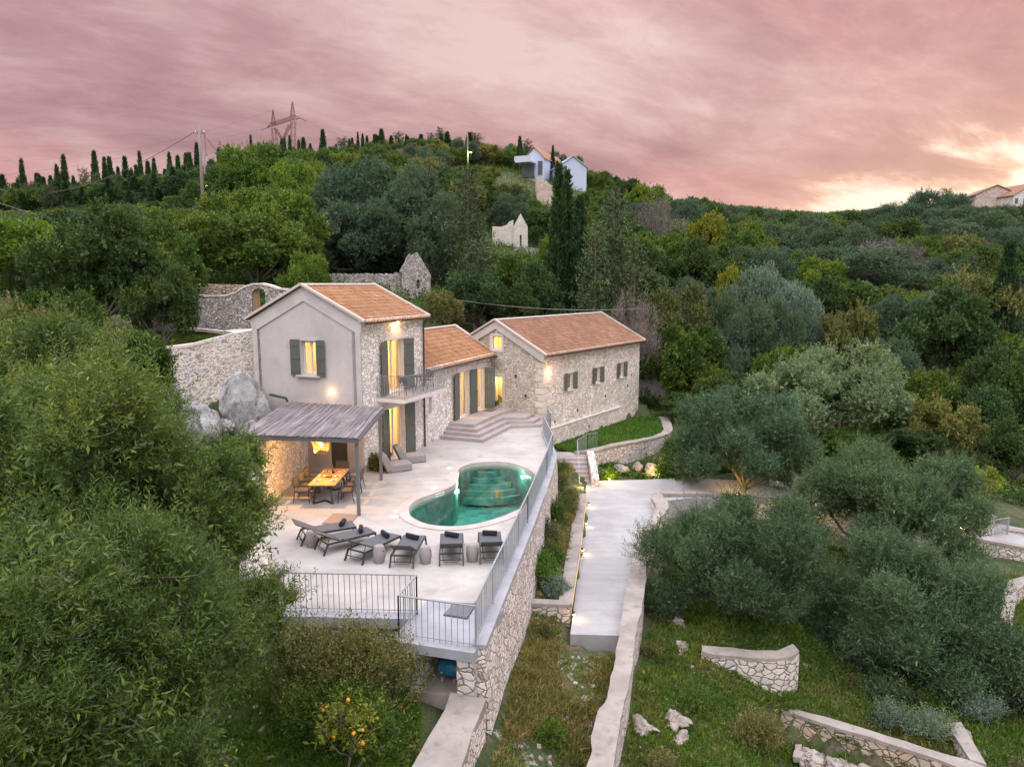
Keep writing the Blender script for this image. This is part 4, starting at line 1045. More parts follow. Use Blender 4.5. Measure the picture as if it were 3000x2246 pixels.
# ================= tower house
T = empty('tower_house', TA, H1, 'two-storey house with grey stucco gable and stone front, standing highest over the terrace', 'house', local=True)
TL, TD, TE, TR = 5.35, 5.6, 6.45, 7.78        # length, depth, eave, ridge
b = MB()
def gable(y0, y1, e, r, zb=0.0): return [(y0, zb), (y1, zb), (y1, e), ((y0 + y1) / 2, r), (y0, e)]
# gable wall (stucco outside), window and lower door openings; X = depth direction
b.slab(gable(0, TD, TE, TR, -0.3), [[(2.28, 4.08), (3.08, 4.08), (3.08, 5.55), (2.28, 5.55)], [(0.85, 0.02), (1.75, 0.02), (1.75, 2.1), (0.85, 2.1)]], (0, 0, 0), (0, 1, 0), (0, 0, 1), (0.35, 0, 0), mats=(0, 1, 2))
b.build('gable_wall', [M['stucco'], M['plaster'], M['whitetrim']], T)
b = MB()
b.slab([(0, -.3), (TL, -.3), (TL, TE), (0, TE)], [[(2.05, 3.12), (3.45, 3.12), (3.45, 5.5), (2.05, 5.5)], [(2.05, 0.02), (3.45, 0.02), (3.45, 2.42), (2.05, 2.42)]], (0, -0.004, 0), (1, 0, 0), (0, 0, 1), (0, 0.45, 0), mats=(0, 1, 2))
b.build('front_wall', [M['facade'], M['plaster'], M['whitetrim']], T)
b = MB(); b.slab(gable(0, TD, TE, TR, -.3), [], (TL - .35, 0.02, 0), (0, 1, 0), (0, 0, 1), (.349, 0, 0), mats=(1, 0, 0)); b.slab([(0, -.3), (TL, -.3), (TL, TE), (0, TE)], [], (0, TD - .35, 0), (1, 0, 0), (0, 0, 1), (0, .349, 0), mats=(1, 0, 0))
b.build('rear_wall', [M['facade'], M['plaster']], T)
b = MB(); b.box((TL / 2, TD / 2, 3.0), (TL - .72, TD - .82, .2)); b.build('upper_floor', M['woodfloor'], T)
b = MB(); b.box((TL / 2, TD / 2, 5.95), (TL - .72, TD - .82, .08)); b.build('ceiling', M['plaster'], T)
b = MB(); b.box((TL / 2, TD / 2, -.02), (TL - .72, TD - .82, .06)); b.build('ground_floor', M['woodfloor'], T)
# raised raking bands on the stucco gable
b = MB()
b.slab([(0, TE - .62), (0.28, TE - .46), (TD / 2, TR - .52), (TD - .28, TE - .46), (TD, TE - .62), (TD + .12, TE - .05), (TD / 2, TR + .10), (-.12, TE - .05)], [], (-.06, 0, 0), (0, 1, 0), (0, 0, 1), (0.057, 0, 0))
b.bar((-.045, .12, 0), (-.045, .12, TE - .5), .24, .05, up=(1, 0, 0)); b.bar((-.045, TD - .12, 0), (-.045, TD - .12, TE - .5), .24, .05, up=(1, 0, 0))
b.build('raking_band', M['trim'], T)
o1, o2 = -.14, TL + .16; run = TD / 2 + .28; dz = (TR - TE) / (TD / 2) * .28
tile_roof(T, 'roof', o1, o2, -.28, TE - dz + .06, TD / 2, TR + .10, 'tile', seed=2)
tile_roof(T, 'roof', o1, o2, TD + .28, TE - dz + .06, TD / 2, TR + .10, 'tile', seed=3)
ridge(T, 'ridge', o1, o2, TD / 2, TR + .14, 'mortarline')
for xx in (o1 - .02, o2 + .02): verge(T, xx, -.3, TE - dz + .06, TD / 2, TR + .10, TD + .3, TE - dz + .06)
b = MB(); b.bar((o1, -.13, TE + .0), (o2, -.13, TE + .0), .28, .12); b.build('cornice', M['facade'], T)
gutter(T, o1, o2, -.36, TE - dz + .06)
b = MB(); b.tube([(TL - .1, -.34, TE - .1), (TL - .12, -.10, TE - .35), (TL - .12, -.08, 3.4), (TL - .12, -.08, .02)], .045, 8); b.build('downpipe', M['darkmetal'], T)
# door leaves and openings
b = MB(); b.slab([(1.75, 2.42), (3.75, 2.42), (3.7, 2.72), (1.8, 2.72)], [], (0, -.05, 0), (1, 0, 0), (0, 0, 1), (0, .044, 0)); b.build('lintel', M['whitetrim'], T); b = MB(); b.slab([(1.8, 5.5), (3.7, 5.5), (3.55, 5.82), (1.95, 5.82)], [], (0, -.05, 0), (1, 0, 0), (0, 0, 1), (0, .044, 0))
b.build('lintel', M['whitetrim'], T)
for z0, z1 in ((3.12, 5.5), (.02, 2.42)):
    casement(T, (0, 0, 0), (1, 0, 0), (0, 1, 0), 2.07, 3.43, z0, z1, .25, 2, name='french_door', curtains=((2.85, 3.4),) if z0 > 1 else ((2.1, 2.45), (3.0, 3.4)))
    shutter(T, (2.03, -.03), math.pi + math.radians(10), .70, z0, z1 - .02)
    shutter(T, (3.47, -.03), -math.radians(10), .70, z0, z1 - .02)
casement(T, (0, 0, 0), (0, 1, 0), (1, 0, 0), 2.3, 3.06, 4.1, 5.53, .24, 2, curtains=((2.30, 2.52), (2.86, 3.06)))
shutter(T, (-.03, 3.10), math.pi / 2 + math.radians(7), .48, 4.02, 5.6)
shutter(T, (-.03, 2.26), -math.pi / 2 - math.radians(7), .48, 4.02, 5.6)
b = MB(); b.box((-.08, 2.68, 4.02), (.16, 1.2, .07)); b.build('window_sill', M['trim'], T)
b = MB()
b.slab([(2.12, 4.06), (2.28, 4.06), (2.28, 5.55), (3.08, 5.55), (3.08, 4.06), (3.24, 4.06), (3.24, 5.7), (2.12, 5.7)], [], (-.02, 0, 0), (0, 1, 0), (0, 0, 1), (.018, 0, 0)); b.build('window_surround', M['trim'], T)
b = MB(); b.box((.12, 1.3, 1.06), (.05, .88, 2.06)); b.build('cellar_door', M['darkdoor'], T)
# balcony
bal = MB(); bal.box((3.0, -.70, 2.97), (3.85, 1.42, .16)); bo = bal.build('balcony', M['whitetrim'], T)
b = MB(); b.box((3.0, -.70, 3.055), (3.80, 1.38, .012)); b.build('balcony_floor', M['step'], bo)
b = MB(); pts = [Vector((1.12, -.02, 3.06)), Vector((1.12, -1.36, 3.06)), Vector((4.88, -1.36, 3.06)), Vector((4.88, -.02, 3.06))]
for p, q_ in zip(pts, pts[1:]):
    b.bar(p + Z * .98, q_ + Z * .98, .035, .02); b.bar(p + Z * .08, q_ + Z * .08, .025, .014)
    nn = int((q_ - p).length / .115)
    for k in range(nn + 1): c = p.lerp(q_, k / nn); b.bar(c, c + Z * .98, .014)
b.build('balcony_railing', M['metal'], bo)
# wall lamps
b = MB(); b.lathe([(.03, 0), (.06, -.03), (.06, -.12), (.02, -.14)], (2.75, -.14, TE - .12), 12); lo = b.build('wall_lamp', M['bulb'], T)
lamp('eave_lamp', (2.75, -.24, TE - .30), 24, parent=T)
b = MB(); b.lathe([(.05, -.05), (.07, 0), (.07, .05), (.04, .08)], (-.09, 1.55, 3.35), 12); b.build('wall_lamp', M['bulbhot'], T)
lamp('gable_lamp', (-.22, 1.55, 3.37), 6, (1, .55, .28), parent=T)
lamp('bedroom_lamp', (TL / 2 + .3, 2.6, 5.2), 620, (1.0, .60, .20), .15, T)
lamp('living_room_lamp', (TL / 2 + .3, 2.4, 2.3), 520, (1.0, .62, .20), .15, T)
b = MB(); b.box((3.1, 3.9, 3.35), (1.9, 1.7, .5)); b.box((3.1, 4.75, 3.75), (1.9, .08, 1.1)); b.build('bed', M['curtain'], T)

# ================= wing
Wn = empty('low_wing', WA, H1, 'low stone wing with red tile roof joining the tower house to the long barn', 'house', local=True)
WL, WD, WE, WR, WF = 8.42, 5.0, 3.88, 5.32, .68
b = MB()
b.slab([(0.02, -.3), (WL, -.3), (WL, WE), (0.02, WE)], [[(3.95, WF), (5.32, WF), (5.32, 3.2), (3.95, 3.2)], [(6.45, WF), (7.35, WF), (7.35, 3.12), (6.45, 3.12)], [(.55, 1.55), (.85, 1.55), (.85, 2.35), (.55, 2.35)]], (0, .03, 0), (1, 0, 0), (0, 0, 1), (0, .45, 0), mats=(0, 1, 2))
b.build('front_wall', [M['facade'], M['plaster'], M['whitetrim']], Wn)
b = MB(); b.slab([(0.02, -.3), (WL + 1.5, -.3), (WL + 1.5, WE), (0.02, WE)], [], (0, WD - .35, 0), (1, 0, 0), (0, 0, 1), (0, .35, 0)); b.build('rear_wall', M['plaster'], Wn)
b = MB(); b.box((WL / 2, WD / 2, WF - .1), (WL - .1, WD - 1.0, .2)); b.build('floor', M['woodfloor'], Wn)
b = MB(); b.box((WL / 2, WD / 2, 3.5), (WL - .1, WD - .9, .08)); b.build('ceiling', M['plaster'], Wn)
dzw = (WR - WE) / (WD / 2) * .30
tile_roof(Wn, 'roof', .02, WL + .12, -.30, WE - dzw + .05, WD / 2, WR + .08, 'tile', seed=5)
tile_roof(Wn, 'roof', .02, WL + .12, WD + .25, WE - dzw + .05, WD / 2, WR + .08, 'tile', seed=6)
ridge(Wn, 'ridge', .02, WL + .12, WD / 2, WR + .12, 'mortarline')
verge(Wn, WL + .16, -.3, WE - dzw + .05, WD / 2, WR + .08, WD + .3, WE - dzw + .05, w_=.2)
b = MB(); b.bar((.02, -.11, WE - .02), (WL, -.11, WE - .02), .26, .10); b.build('cornice', M['facade'], Wn)
gutter(Wn, .02, WL + .05, -.38, WE - dzw + .05)
for w0, w1, z1 in ((3.97, 5.30, 3.18), (6.47, 7.33, 3.1)):
    casement(Wn, (0, .03, 0), (1, 0, 0), (0, 1, 0), w0, w1, WF, z1, .22, 2 if w1 - w0 > 1 else 1, name='french_door', curtains=((w0 + .75, w1),) if w1 < 6 else ())
shutter(Wn, (3.93, -.03), math.pi + math.radians(8), .74, WF, 3.2)
shutter(Wn, (5.36, -.03), -math.radians(8), .74, WF, 3.2)
shutter(Wn, (7.36, -.03), -math.radians(62), .60, WF, 3.1)
b = MB(); b.slab([(3.7, 3.2), (5.55, 3.2), (5.5, 3.5), (3.75, 3.5)], [], (0, -.02, 0), (1, 0, 0), (0, 0, 1), (0, .045, 0)); b.build('lintel', M['whitetrim'], Wn); b = MB(); b.slab([(6.25, 3.12), (7.6, 3.12), (7.5, 3.42), (6.35, 3.42)], [], (0, -.02, 0), (1, 0, 0), (0, 0, 1), (0, .045, 0)); b.build('lintel', M['whitetrim'], Wn)
b = MB(); b.slab([(7.36, WF), (7.62, WF), (7.62, 3.12), (7.36, 3.12)], [], (0, .0, 0), (1, 0, 0), (0, 0, 1), (0, .028, 0)); b.build('door_jamb', M['whitetrim'], Wn)
lamp('wing_lamp', (4.4, 2.6, 2.9), 420, (1.0, .60, .20), .15, Wn); lamp('hall_lamp', (7.0, 2.2, 2.8), 240, (1.0, .66, .22), .12, Wn)
b = MB(); b.box((5.2, 3.3, 1.0), (1.6, .8, .62)); b.build('dresser', M['curtain'], Wn)

# deck and steps in front of the wing (wing coordinates)
D = empty('entrance_steps', WA, H1, 'broad grey stone steps and landing in front of the wing doors', 'steps', local=True)
lev = []
b = MB()
for k in range(4):
    z1 = .17 * (k + 1); i_ = .33 * k
    poly = [(1.72 + i_, .02), (1.72 + i_, -2.40 + i_), (5.6 + i_ * .6, -2.40 + i_), (6.5, -3.85 + i_ * 1.35), (7.7, -3.85 + i_ * 1.35), (8.5, -2.4), (8.5, .02)]
    if k == 3: poly = [(1.72 + i_, .02), (1.72 + i_, -2.40 + i_), (5.9, -2.40 + i_), (6.9, -2.40 + i_ + .0), (8.2, -1.8), (8.42, .02)]
    b.slab(poly, [], (0, 0, z1), (1, 0, 0), (0, 1, 0), (0, 0, -.172 if k else -.165))
b.build('treads', M['step'], D)
mt = empty('doormat', WA, H1, 'brown doormat on the stone landing at the right-hand wing door', 'doormat', local=True)
b = MB(); b.box((6.95, -.55, .69), (.95, .55, .02)); b.build('pile', M['rope'], mt)
b = MB(); b.box((6.95, -.55, .683), (1.0, .6, .008)); b.build('backing', M['darkdoor'], mt)

# ================= barn
Bn = empty('barn', BC, H2, 'long single-storey stone barn with aged tile roof at the right end of the house', 'barn', local=True)
BL, BD, BE, BR_ = 12.85, 6.6, 4.02, 5.72
b = MB()
wins = [(2.72, 3.36), (6.25, 6.87), (9.7, 10.3)]
b.slab([(0, -3.4), (BL, -3.4), (BL, BE), (0, BE)], [[(a, 1.62), (c, 1.62), (c, 2.62), (a, 2.62)] for a, c in wins], (0, 0, 0), (1, 0, 0), (0, 0, 1), (0, .5, 0), mats=(0, 1, 2)); b.build('front_wall', [M['barn'], M['plaster'], M['whitetrim']], Bn)
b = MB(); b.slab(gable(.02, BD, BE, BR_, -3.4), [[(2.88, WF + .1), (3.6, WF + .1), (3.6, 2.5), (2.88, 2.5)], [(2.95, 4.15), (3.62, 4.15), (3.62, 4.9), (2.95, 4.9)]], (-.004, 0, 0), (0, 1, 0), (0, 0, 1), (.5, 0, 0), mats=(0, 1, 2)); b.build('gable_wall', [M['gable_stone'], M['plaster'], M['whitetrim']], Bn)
b = MB(); b.slab(gable(.02, BD - .02, BE, BR_, -3.4), [], (BL - .45, 0, 0), (0, 1, 0), (0, 0, 1), (.447, 0, 0)); b.slab([(0, -3.4), (BL, -3.4), (BL, BE), (0, BE)], [], (0, BD - .4, 0), (1, 0, 0), (0, 0, 1), (0, .4, 0)); b.build('rear_wall', M['barn'], Bn)
b = MB(); b.box((BL / 2, BD / 2, .58), (BL - 1, BD - 1, .1)); b.build('floor', M['woodfloor'], Bn)
b = MB(); b.box((BL / 2, BD / 2, 5.0), (BL - 1, 2.2, .06)); b.box((1.15, 3.3, 2.3), (.08, 5.0, 3.3)); b.box((1.15, 3.3, 4.45), (.08, 2.4, 1.0)); b.build('partition', M['plaster'], Bn)
b = MB(); b.slab([(0, -3.4), (9.6, -3.4), (10.6, -1.2), (9.9, -.42), (0, -.42)], [], (0, -.16, 0), (1, 0, 0), (0, 0, 1), (0, .158, 0)); b.build('plinth', M['barn'], Bn)
b = MB(); b.bar((0, -.10, -.40), (9.9, -.10, -.40), .2, .05); b.build('plinth_ledge', M['whitetrim'], Bn)
dzb = (BR_ - BE) / (BD / 2) * .30
tile_roof(Bn, 'roof', -.16, BL + .22, -.30, BE - dzb + .06, BD / 2, BR_ + .09, 'tile2', seed=8)
tile_roof(Bn, 'roof', -.16, BL + .22, BD + .28, BE - dzb + .06, BD / 2, BR_ + .09, 'tile2', seed=9)
ridge(Bn, 'ridge', -.16, BL + .22, BD / 2, BR_ + .13, 'mortarline')
for xx in (-.18, BL + .24): verge(Bn, xx, -.32, BE - dzb + .06, BD / 2, BR_ + .09, BD + .3, BE - dzb + .06)
b = MB(); b.slab([(-.14, BE - .25), (0, BE - .45), (BD / 2, BR_ - .38), (BD, BE - .45), (BD + .14, BE - .25), (BD + .14, BE - .02), (BD / 2, BR_ + .06), (-.14, BE - .02)], [], (-.14, 0, 0), (0, 1, 0), (0, 0, 1), (.134, 0, 0)); b.build('raking_band', M['trim'], Bn)
b = MB(); b.bar((0, -.11, BE - .02), (BL, -.11, BE - .02), .24, .10); b.build('cornice', M['barn'], Bn)
gutter(Bn, -.1, BL + .15, -.38, BE - dzb + .06)
for a, c in wins:
    casement(Bn, (0, 0, 0), (1, 0, 0), (0, 1, 0), a + .02, c - .02, 1.64, 2.6, .16, 1, curtains=((a + .02, c - .02),))
    shutter(Bn, (a - .02, -.03), math.pi + math.radians(9), .42, 1.6, 2.64); shutter(Bn, (c + .02, -.03), -math.radians(9), .42, 1.6, 2.64)
for a, c in wins:
    b = MB(); b.box(((a + c) / 2, -.04, 1.58), (c - a + .2, .12, .07)); b.build('window_sill', M['whitetrim'], Bn); b = MB(); b.slab([(a - .16, 2.62), (c + .16, 2.62), (c + .16, 2.86), (a - .16, 2.86)], [], (0, -.02, 0), (1, 0, 0), (0, 0, 1), (0, .017, 0)); b.build('lintel', M['whitetrim'], Bn)
casement(Bn, (0, 0, 0), (0, 1, 0), (1, 0, 0), 2.9, 3.58, WF + .1, 2.48, .25, 1, name='glass_door')
casement(Bn, (0, 0, 0), (0, 1, 0), (1, 0, 0), 2.97, 3.6, 4.17, 4.88, .2, 1)
b = MB(); b.slab([(2.7, WF), (2.88, WF), (2.88, 2.5), (3.6, 2.5), (3.6, WF), (3.78, WF), (3.78, 2.72), (2.7, 2.72)], [], (-.03, 0, 0), (0, 1, 0), (0, 0, 1), (.024, 0, 0)); b.build('door_surround', M['whitetrim'], Bn); b = MB(); b.slab([(2.78, 3.98), (3.79, 3.98), (3.79, 5.05), (2.78, 5.05)], [[(2.95, 4.15), (3.62, 4.15), (3.62, 4.9), (2.95, 4.9)]], (-.03, 0, 0), (0, 1, 0), (0, 0, 1), (.024, 0, 0)); b.build('window_surround', M['whitetrim'], Bn)
# put-log holes
for x, z in ((1.3, -.1), (4.0, .2), (7.7, .6), (11.0, .9), (5.2, -1.0), (11.6, 1.6)): b = MB(); b.box((x, -.004 if z > -.4 else -.163, z), (.13, .02, .17)); b.build('wall_hole', M['greenbin'], Bn)
for y, z in ((1.9, 2.6), (1.2, 1.5)): b = MB(); b.box((-.01, y, z), (.02, .15, .17)); b.build('wall_hole', M['greenbin'], Bn)
# corner quoins
b = MB()
for k in range(18):
    z = -2.9 + k * .38; L = .55 if k % 2 else .32
    if z > BE - .5: break
    b.box((L / 2 - .018, .16 + (.10 if k % 2 == 0 else 0), z + .17), (L + .03, .36 + (.18 if k % 2 == 0 else 0), .34))
b.build('quoins', plain('quoin_stone', (0.55, 0.50, 0.45), 0.9, var=0.2, nscale=3, island=.12), Bn, bevel=.025)
b = MB(); b.lathe([(.05, -.05), (.09, 0), (.09, .10), (.05, .14)], (.55, -.10, 2.85), 12); b.build('wall_lamp', M['bulb'], Bn)
lamp('barn_corner_lamp', (.5, -.34, 2.85), 17, (1, .55, .30), .05, Bn)
lamp('barn_room_lamp', (.85, 3.2, 2.2), 120, (1, .62, .18), .1, Bn); lamp('loft_lamp', (.85, 3.3, 4.6), 90, (1, .50, .08), .1, Bn)
for a, c in wins: lamp('window_lamp', ((a + c) / 2, 2.0, 2.3), 40, (1, .78, .45), .1, Bn)
b = MB(); b.box((1.10, 3.1, 1.95), (.02, .42, .7)); b.build('wall_picture', M['wood'], Bn)

# ================= pergola
def wp(x, y, z): return Vector((x, y, z))
FRp, BRp = wp(-5.33, 23.83, 0), wp(-5.37, 28.3, 0)
FLt, FRt, BRt, BLt = wp(-9.72, 24.62, 2.72), wp(-5.28, 23.70, 2.78), wp(-5.30, 28.75, 2.93), wp(-9.55, 29.9, 2.97)
Pg = empty('pergola', wp(-7.4, 26.5, 0), label='pergola with grey reed roof on steel posts over the dining table', cat='pergola')
for p in (FRp, BRp):
    b = MB(); b.bar(p, p + Z * 2.66, .11, .11); b.build('post', M['greymetal'], Pg)
b = MB(); b.bar(wp(-8.95, 24.5, 0), wp(-8.95, 24.5, 2.62), .1, .1); b.build('post', M['greymetal'], Pg)
b = MB(); dn = Z * .10
b.bar(FLt - dn, FRt - dn, .10, .14); b.bar(FRt - dn, BRt - dn, .10, .14); b.bar(BLt - dn, BRt - dn, .10, .14); b.bar(FLt - dn, BLt - dn, .10, .14); b.build('frame', M['greymetal'], Pg)
b = MB()
for k in range(1, 6): b.bar(FLt.lerp(FRt, k / 6) - dn * .8, BLt.lerp(BRt, k / 6) - dn * .8, .06, .08)
for k in range(1, 7): b.bar(FLt.lerp(BLt, k / 7) - dn * .2, FRt.lerp(BRt, k / 7) - dn * .2, .03, .03)
b.build('rafters', M['greymetal'], Pg)
b = MB(); rnd = random.Random(4); NR = 250
for i in range(NR):
    f = (i + .5) / NR
    a = FLt.lerp(FRt, f); e = BLt.lerp(BRt, f); t0 = rnd.uniform(-.035, .0)
    cuts = [t0]
    while cuts[-1] < .97: cuts.append(min(1.01 + rnd.uniform(0, .012), cuts[-1] + rnd.uniform(.16, .55)))
    for c0, c1 in zip(cuts, cuts[1:]):
        zz_ = .012 + rnd.uniform(-.006, .016); j = rnd.uniform(-.006, .006)
        p0 = a.lerp(e, c0) + wp(j, 0, zz_); p1 = a.lerp(e, c1) + wp(-j, 0, zz_ + rnd.uniform(-.006, .006))
        b.tube([p0, p1], rnd.uniform(.008, .0115), 5, caps=False)
b.add([FLt + Z * -.005, FRt + Z * -.005, BRt + Z * -.005, BLt + Z * -.005], [(0, 1, 2, 3)])
b.build('reed_roof', M['reed'], Pg)
sw = empty('side_wall', wp(-9.1, 26.5, 0), label='cream stone wall lit orange along the left side of the pergola', cat='wall')
b = MB(); b.slab([(-9.35, 24.35), (-8.93, 24.28), (-8.80, 29.9), (-9.3, 30.6)], [], (0, 0, 2.58), (1, 0, 0), (0, 1, 0), (0, 0, -2.9)); b.build('masonry', M['facade'], sw)
b = MB(); b.bar((-9.14, 24.4, 2.60), (-9.05, 30.0, 2.60), .50, .05); b.build('coping', M['coping'], sw)

# pendant lamp
pl = wp(-7.05, 25.6, 2.05)
pd = empty('pendant_lamp', pl, label='large woven basket lampshade glowing over the dining table', cat='lamp')
b = MB(); ns = 40
for k in range(ns):
    a = 2 * math.pi * k / ns; b.bar(pl + wp(.34 * math.cos(a), .34 * math.sin(a), .20), pl + wp(.26 * math.cos(a), .26 * math.sin(a), -.22), .012)
for zz_, r in ((.2, .34), (.1, .32), (0, .30), (-.1, .28), (-.22, .26)):
    pr = [pl + wp(r * math.cos(2 * math.pi * q / 28), r * math.sin(2 * math.pi * q / 28), zz_) for q in range(29)]; b.tube(pr, .012, 5, caps=False)
b.build('shade', M['wicker'], pd)
b = MB(); b.lathe([(.01, -.06), (.055, -.02), (.055, .03), (.02, .08)], pl + wp(0, 0, .06), 12); b.build('bulb', M['bulb'], pd)
b = MB(); b.tube([pl + wp(0, 0, .14), pl + wp(0, 0, .68)], .008, 6); b.build('cord', M['darkmetal'], pd)
lamp('pendant_bulb', pl + wp(-.05, 0, -.12), 330, (1.0, .50, .15), .05, pd)

# ================= dining set
tb = wp(-6.92, 26.15, 0)
dt = empty('dining_table', tb, label='long wooden dining table with dark V-shaped legs laid for a meal under the pergola', cat='table')
b = MB(); b.box(tb + wp(0, 0, .735), (1.0, 2.35, .04)); b.build('tabletop', M['wood'], dt, bevel=.006)
b = MB(); b.box(tb + wp(0, 0, .70), (.96, 2.31, .03)); b.build('apron', M['darkmetal'], dt)
for s in (-1, 1):
    b = MB(); y = s * .85; yo = s * 1.05
    f1, f2, fc = tb + wp(-.36, yo, .03), tb + wp(.36, yo, .03), tb + wp(0, y - s * .18, .03)
    b.bar(f1, fc, .07, .05); b.bar(fc, f2, .07, .05)
    for xs in (-1, 1): b.bar(tb + wp(.36 * xs, yo, .03), tb + wp(.22 * xs, y, .69), .07, .05)
    b.build('leg', M['darkmetal'], dt)
def make_chair():
    r = empty('dining_chair', (0, 0, 0), local=True)
    hw, dp = .27, .27
    b = MB()
    b.box((0, .0, .44), (.48, .48, .035)); 
    for k in range(12): b.tube([(-.23 + k * .042, -.24, .46), (-.23 + k * .042, .24, .46)], .012, 5)
    b.build('seat', M['rope'], r)
    b = MB(); n = 11
    for k in range(n):
        x = -.24 + .048 * k; c = .03 * (1 - (x / .24) ** 2)
        b.tube([(x, -.27 - c, .56), (x, -.33 - c, .86)], .017, 5)
    b.build('backrest', M['rope'], r)
    b = MB()
    b.tube([(-.27, -.27, .54), (-.27, -.34, .87), (0, -.37, .89), (.27, -.34, .87), (.27, -.27, .54)], .014, 6)
    b.tube([(-.27, -.28, .56), (0, -.31, .56), (.27, -.28, .56)], .012, 6); b.build('back_frame', M['darkmetal'], r)
    for s in (-1, 1):
        b = MB(); b.tube([(s * .27, .26, 0), (s * .27, .24, .64)], .014, 6); b.build('leg', M['darkmetal'], r)
        b = MB(); b.tube([(s * .27, -.33, 0), (s * .27, -.26, .45), (s * .27, -.28, .64)], .014, 6); b.build('leg', M['darkmetal'], r)
        b = MB(); b.box((s * .27, -.01, .645), (.035, .54, .022)); b.build('armrest', M['darkmetal'], r)
    b = MB()
    for s in (-1, 1): b.bar((s * .27, -.25, .42), (s * .27, .25, .42), .022)
    b.bar((-.27, .24, .42), (.27, .24, .42), .022); b.bar((-.27, -.26, .42), (.27, -.26, .42), .022); b.build('seat_frame', M['darkmetal'], r)
    return r
chair0 = make_chair(); refresh_kids()
GRP = 'rope-backed chairs round the dining table'
cl = [(-.78, -.70, -90, 'dark rope chair on the left side of the dining table, nearest the viewer'), (-.78, .02, -90, 'dark rope chair on the left side of the dining table, the middle of three'), (-.78, .74, -90, 'dark rope chair on the left side of the dining table, farthest back'),
      (.80, -.72, 90, 'dark rope chair on the pool side of the dining table, nearest the viewer'), (.82, .02, 92, 'dark rope chair on the pool side of the dining table, the middle of three'), (.78, .76, 90, 'dark rope chair on the pool side of the dining table, farthest back'), (.05, 1.52, 180, 'dark rope chair at the head of the dining table by the cellar door')]
for i, (dx, dy, a, lb) in enumerate(cl):
    c = chair0 if i == 0 else copy_tree(chair0)
    c.location = tb + wp(dx, dy, 0); c.rotation_euler.z = math.radians(a); tag(c, lb, 'chair', GRP)
# table ware
def make_plate():
    r = empty('plate', (0, 0, 0), local=True)
    b = MB(); b.lathe([(.02, 0), (.09, .003), (.14, .022), (.136, .026), (.085, .008), (.01, .006)], seg=24); b.build('dish', M['porcelain'], r, smooth=True)
    b = MB(); b.box((0, 0, .028), (.13, .10, .035)); b.build('napkin', M['bean'], r, bevel=.01)
    return r
plate0 = make_plate(); refresh_kids()
sides = (('left', -.30), ('pool', .30))
k = 0
for sn, dx in sides:
    for rn, dy in (('nearest the viewer', -.62), ('in the middle', .02), ('farthest back', .66)):
        c = plate0 if k == 0 else copy_tree(plate0); k += 1
        c.location = tb + wp(dx, dy, .756); c.rotation_euler.z = k
        tag(c, 'white plate with napkin on the %s side of the dining table, %s' % (sn, rn), 'plate', 'place settings on the dining table')
bt = tb + wp(.02, .42, .755); r_ = empty('bottle', bt, label='dark wine bottle standing in the middle of the dining table', cat='bottle')
b = MB(); b.lathe([(.037, 0), (.038, .19), (.014, .25), (.014, .32), (.011, .325)], bt, 14); b.build('glass_body', M['darkdoor'], r_, smooth=True); b = MB(); b.lathe([(.016, .29), (.016, .327), (.004, .329)], bt, 12); b.build('capsule', M['rust'], r_)
gl = glassmat('drinking_glass', (0.9, 0.92, 0.92))
k = 0
def make_goblet():
    r = empty('wine_glass', (0, 0, 0), local=True)
    b = MB(); b.lathe([(.034, .12), (.041, .15), (.038, .20), (.033, .215)], seg=14); b.build('bowl', gl, r, smooth=True)
    b = MB(); b.lathe([(.035, 0), (.030, .005), (.005, .01), (.005, .115), (.02, .122)], seg=12); b.build('stem', gl, r, smooth=True); return r
gob = make_goblet(); refresh_kids()
for sn, dx in (('left', -.10), ('pool', .12)):
    for rn, dy in (('nearest the viewer', -.45), ('in the middle', .18), ('farthest back', .82)):
        c = gob if k == 0 else copy_tree(gob); k += 1
        c.location = tb + wp(dx, dy, .756); tag(c, 'stemmed glass beside the plate on the %s side of the table, %s' % (sn, rn), 'wine glass', 'glasses on the dining table')
bw_ = tb + wp(0.0, -.12, .755); r_ = empty('bowl', bw_, label='orange-brown bowl in the centre of the dining table', cat='bowl'); b = MB(); b.lathe([(.04, 0), (.10, .03), (.13, .07), (.12, .07), (.085, .035), (.01, .015)], bw_, 20); b.build('vessel', M['tile'], r_, smooth=True)
b = MB()
for a in range(5): b.lathe([(.005, -.03), (.03, 0), (.005, .03)], bw_ + wp(.05 * math.cos(a * 1.26), .05 * math.sin(a * 1.26), .06), 8)
b.build('fruit', M['orange'], r_, smooth=True)

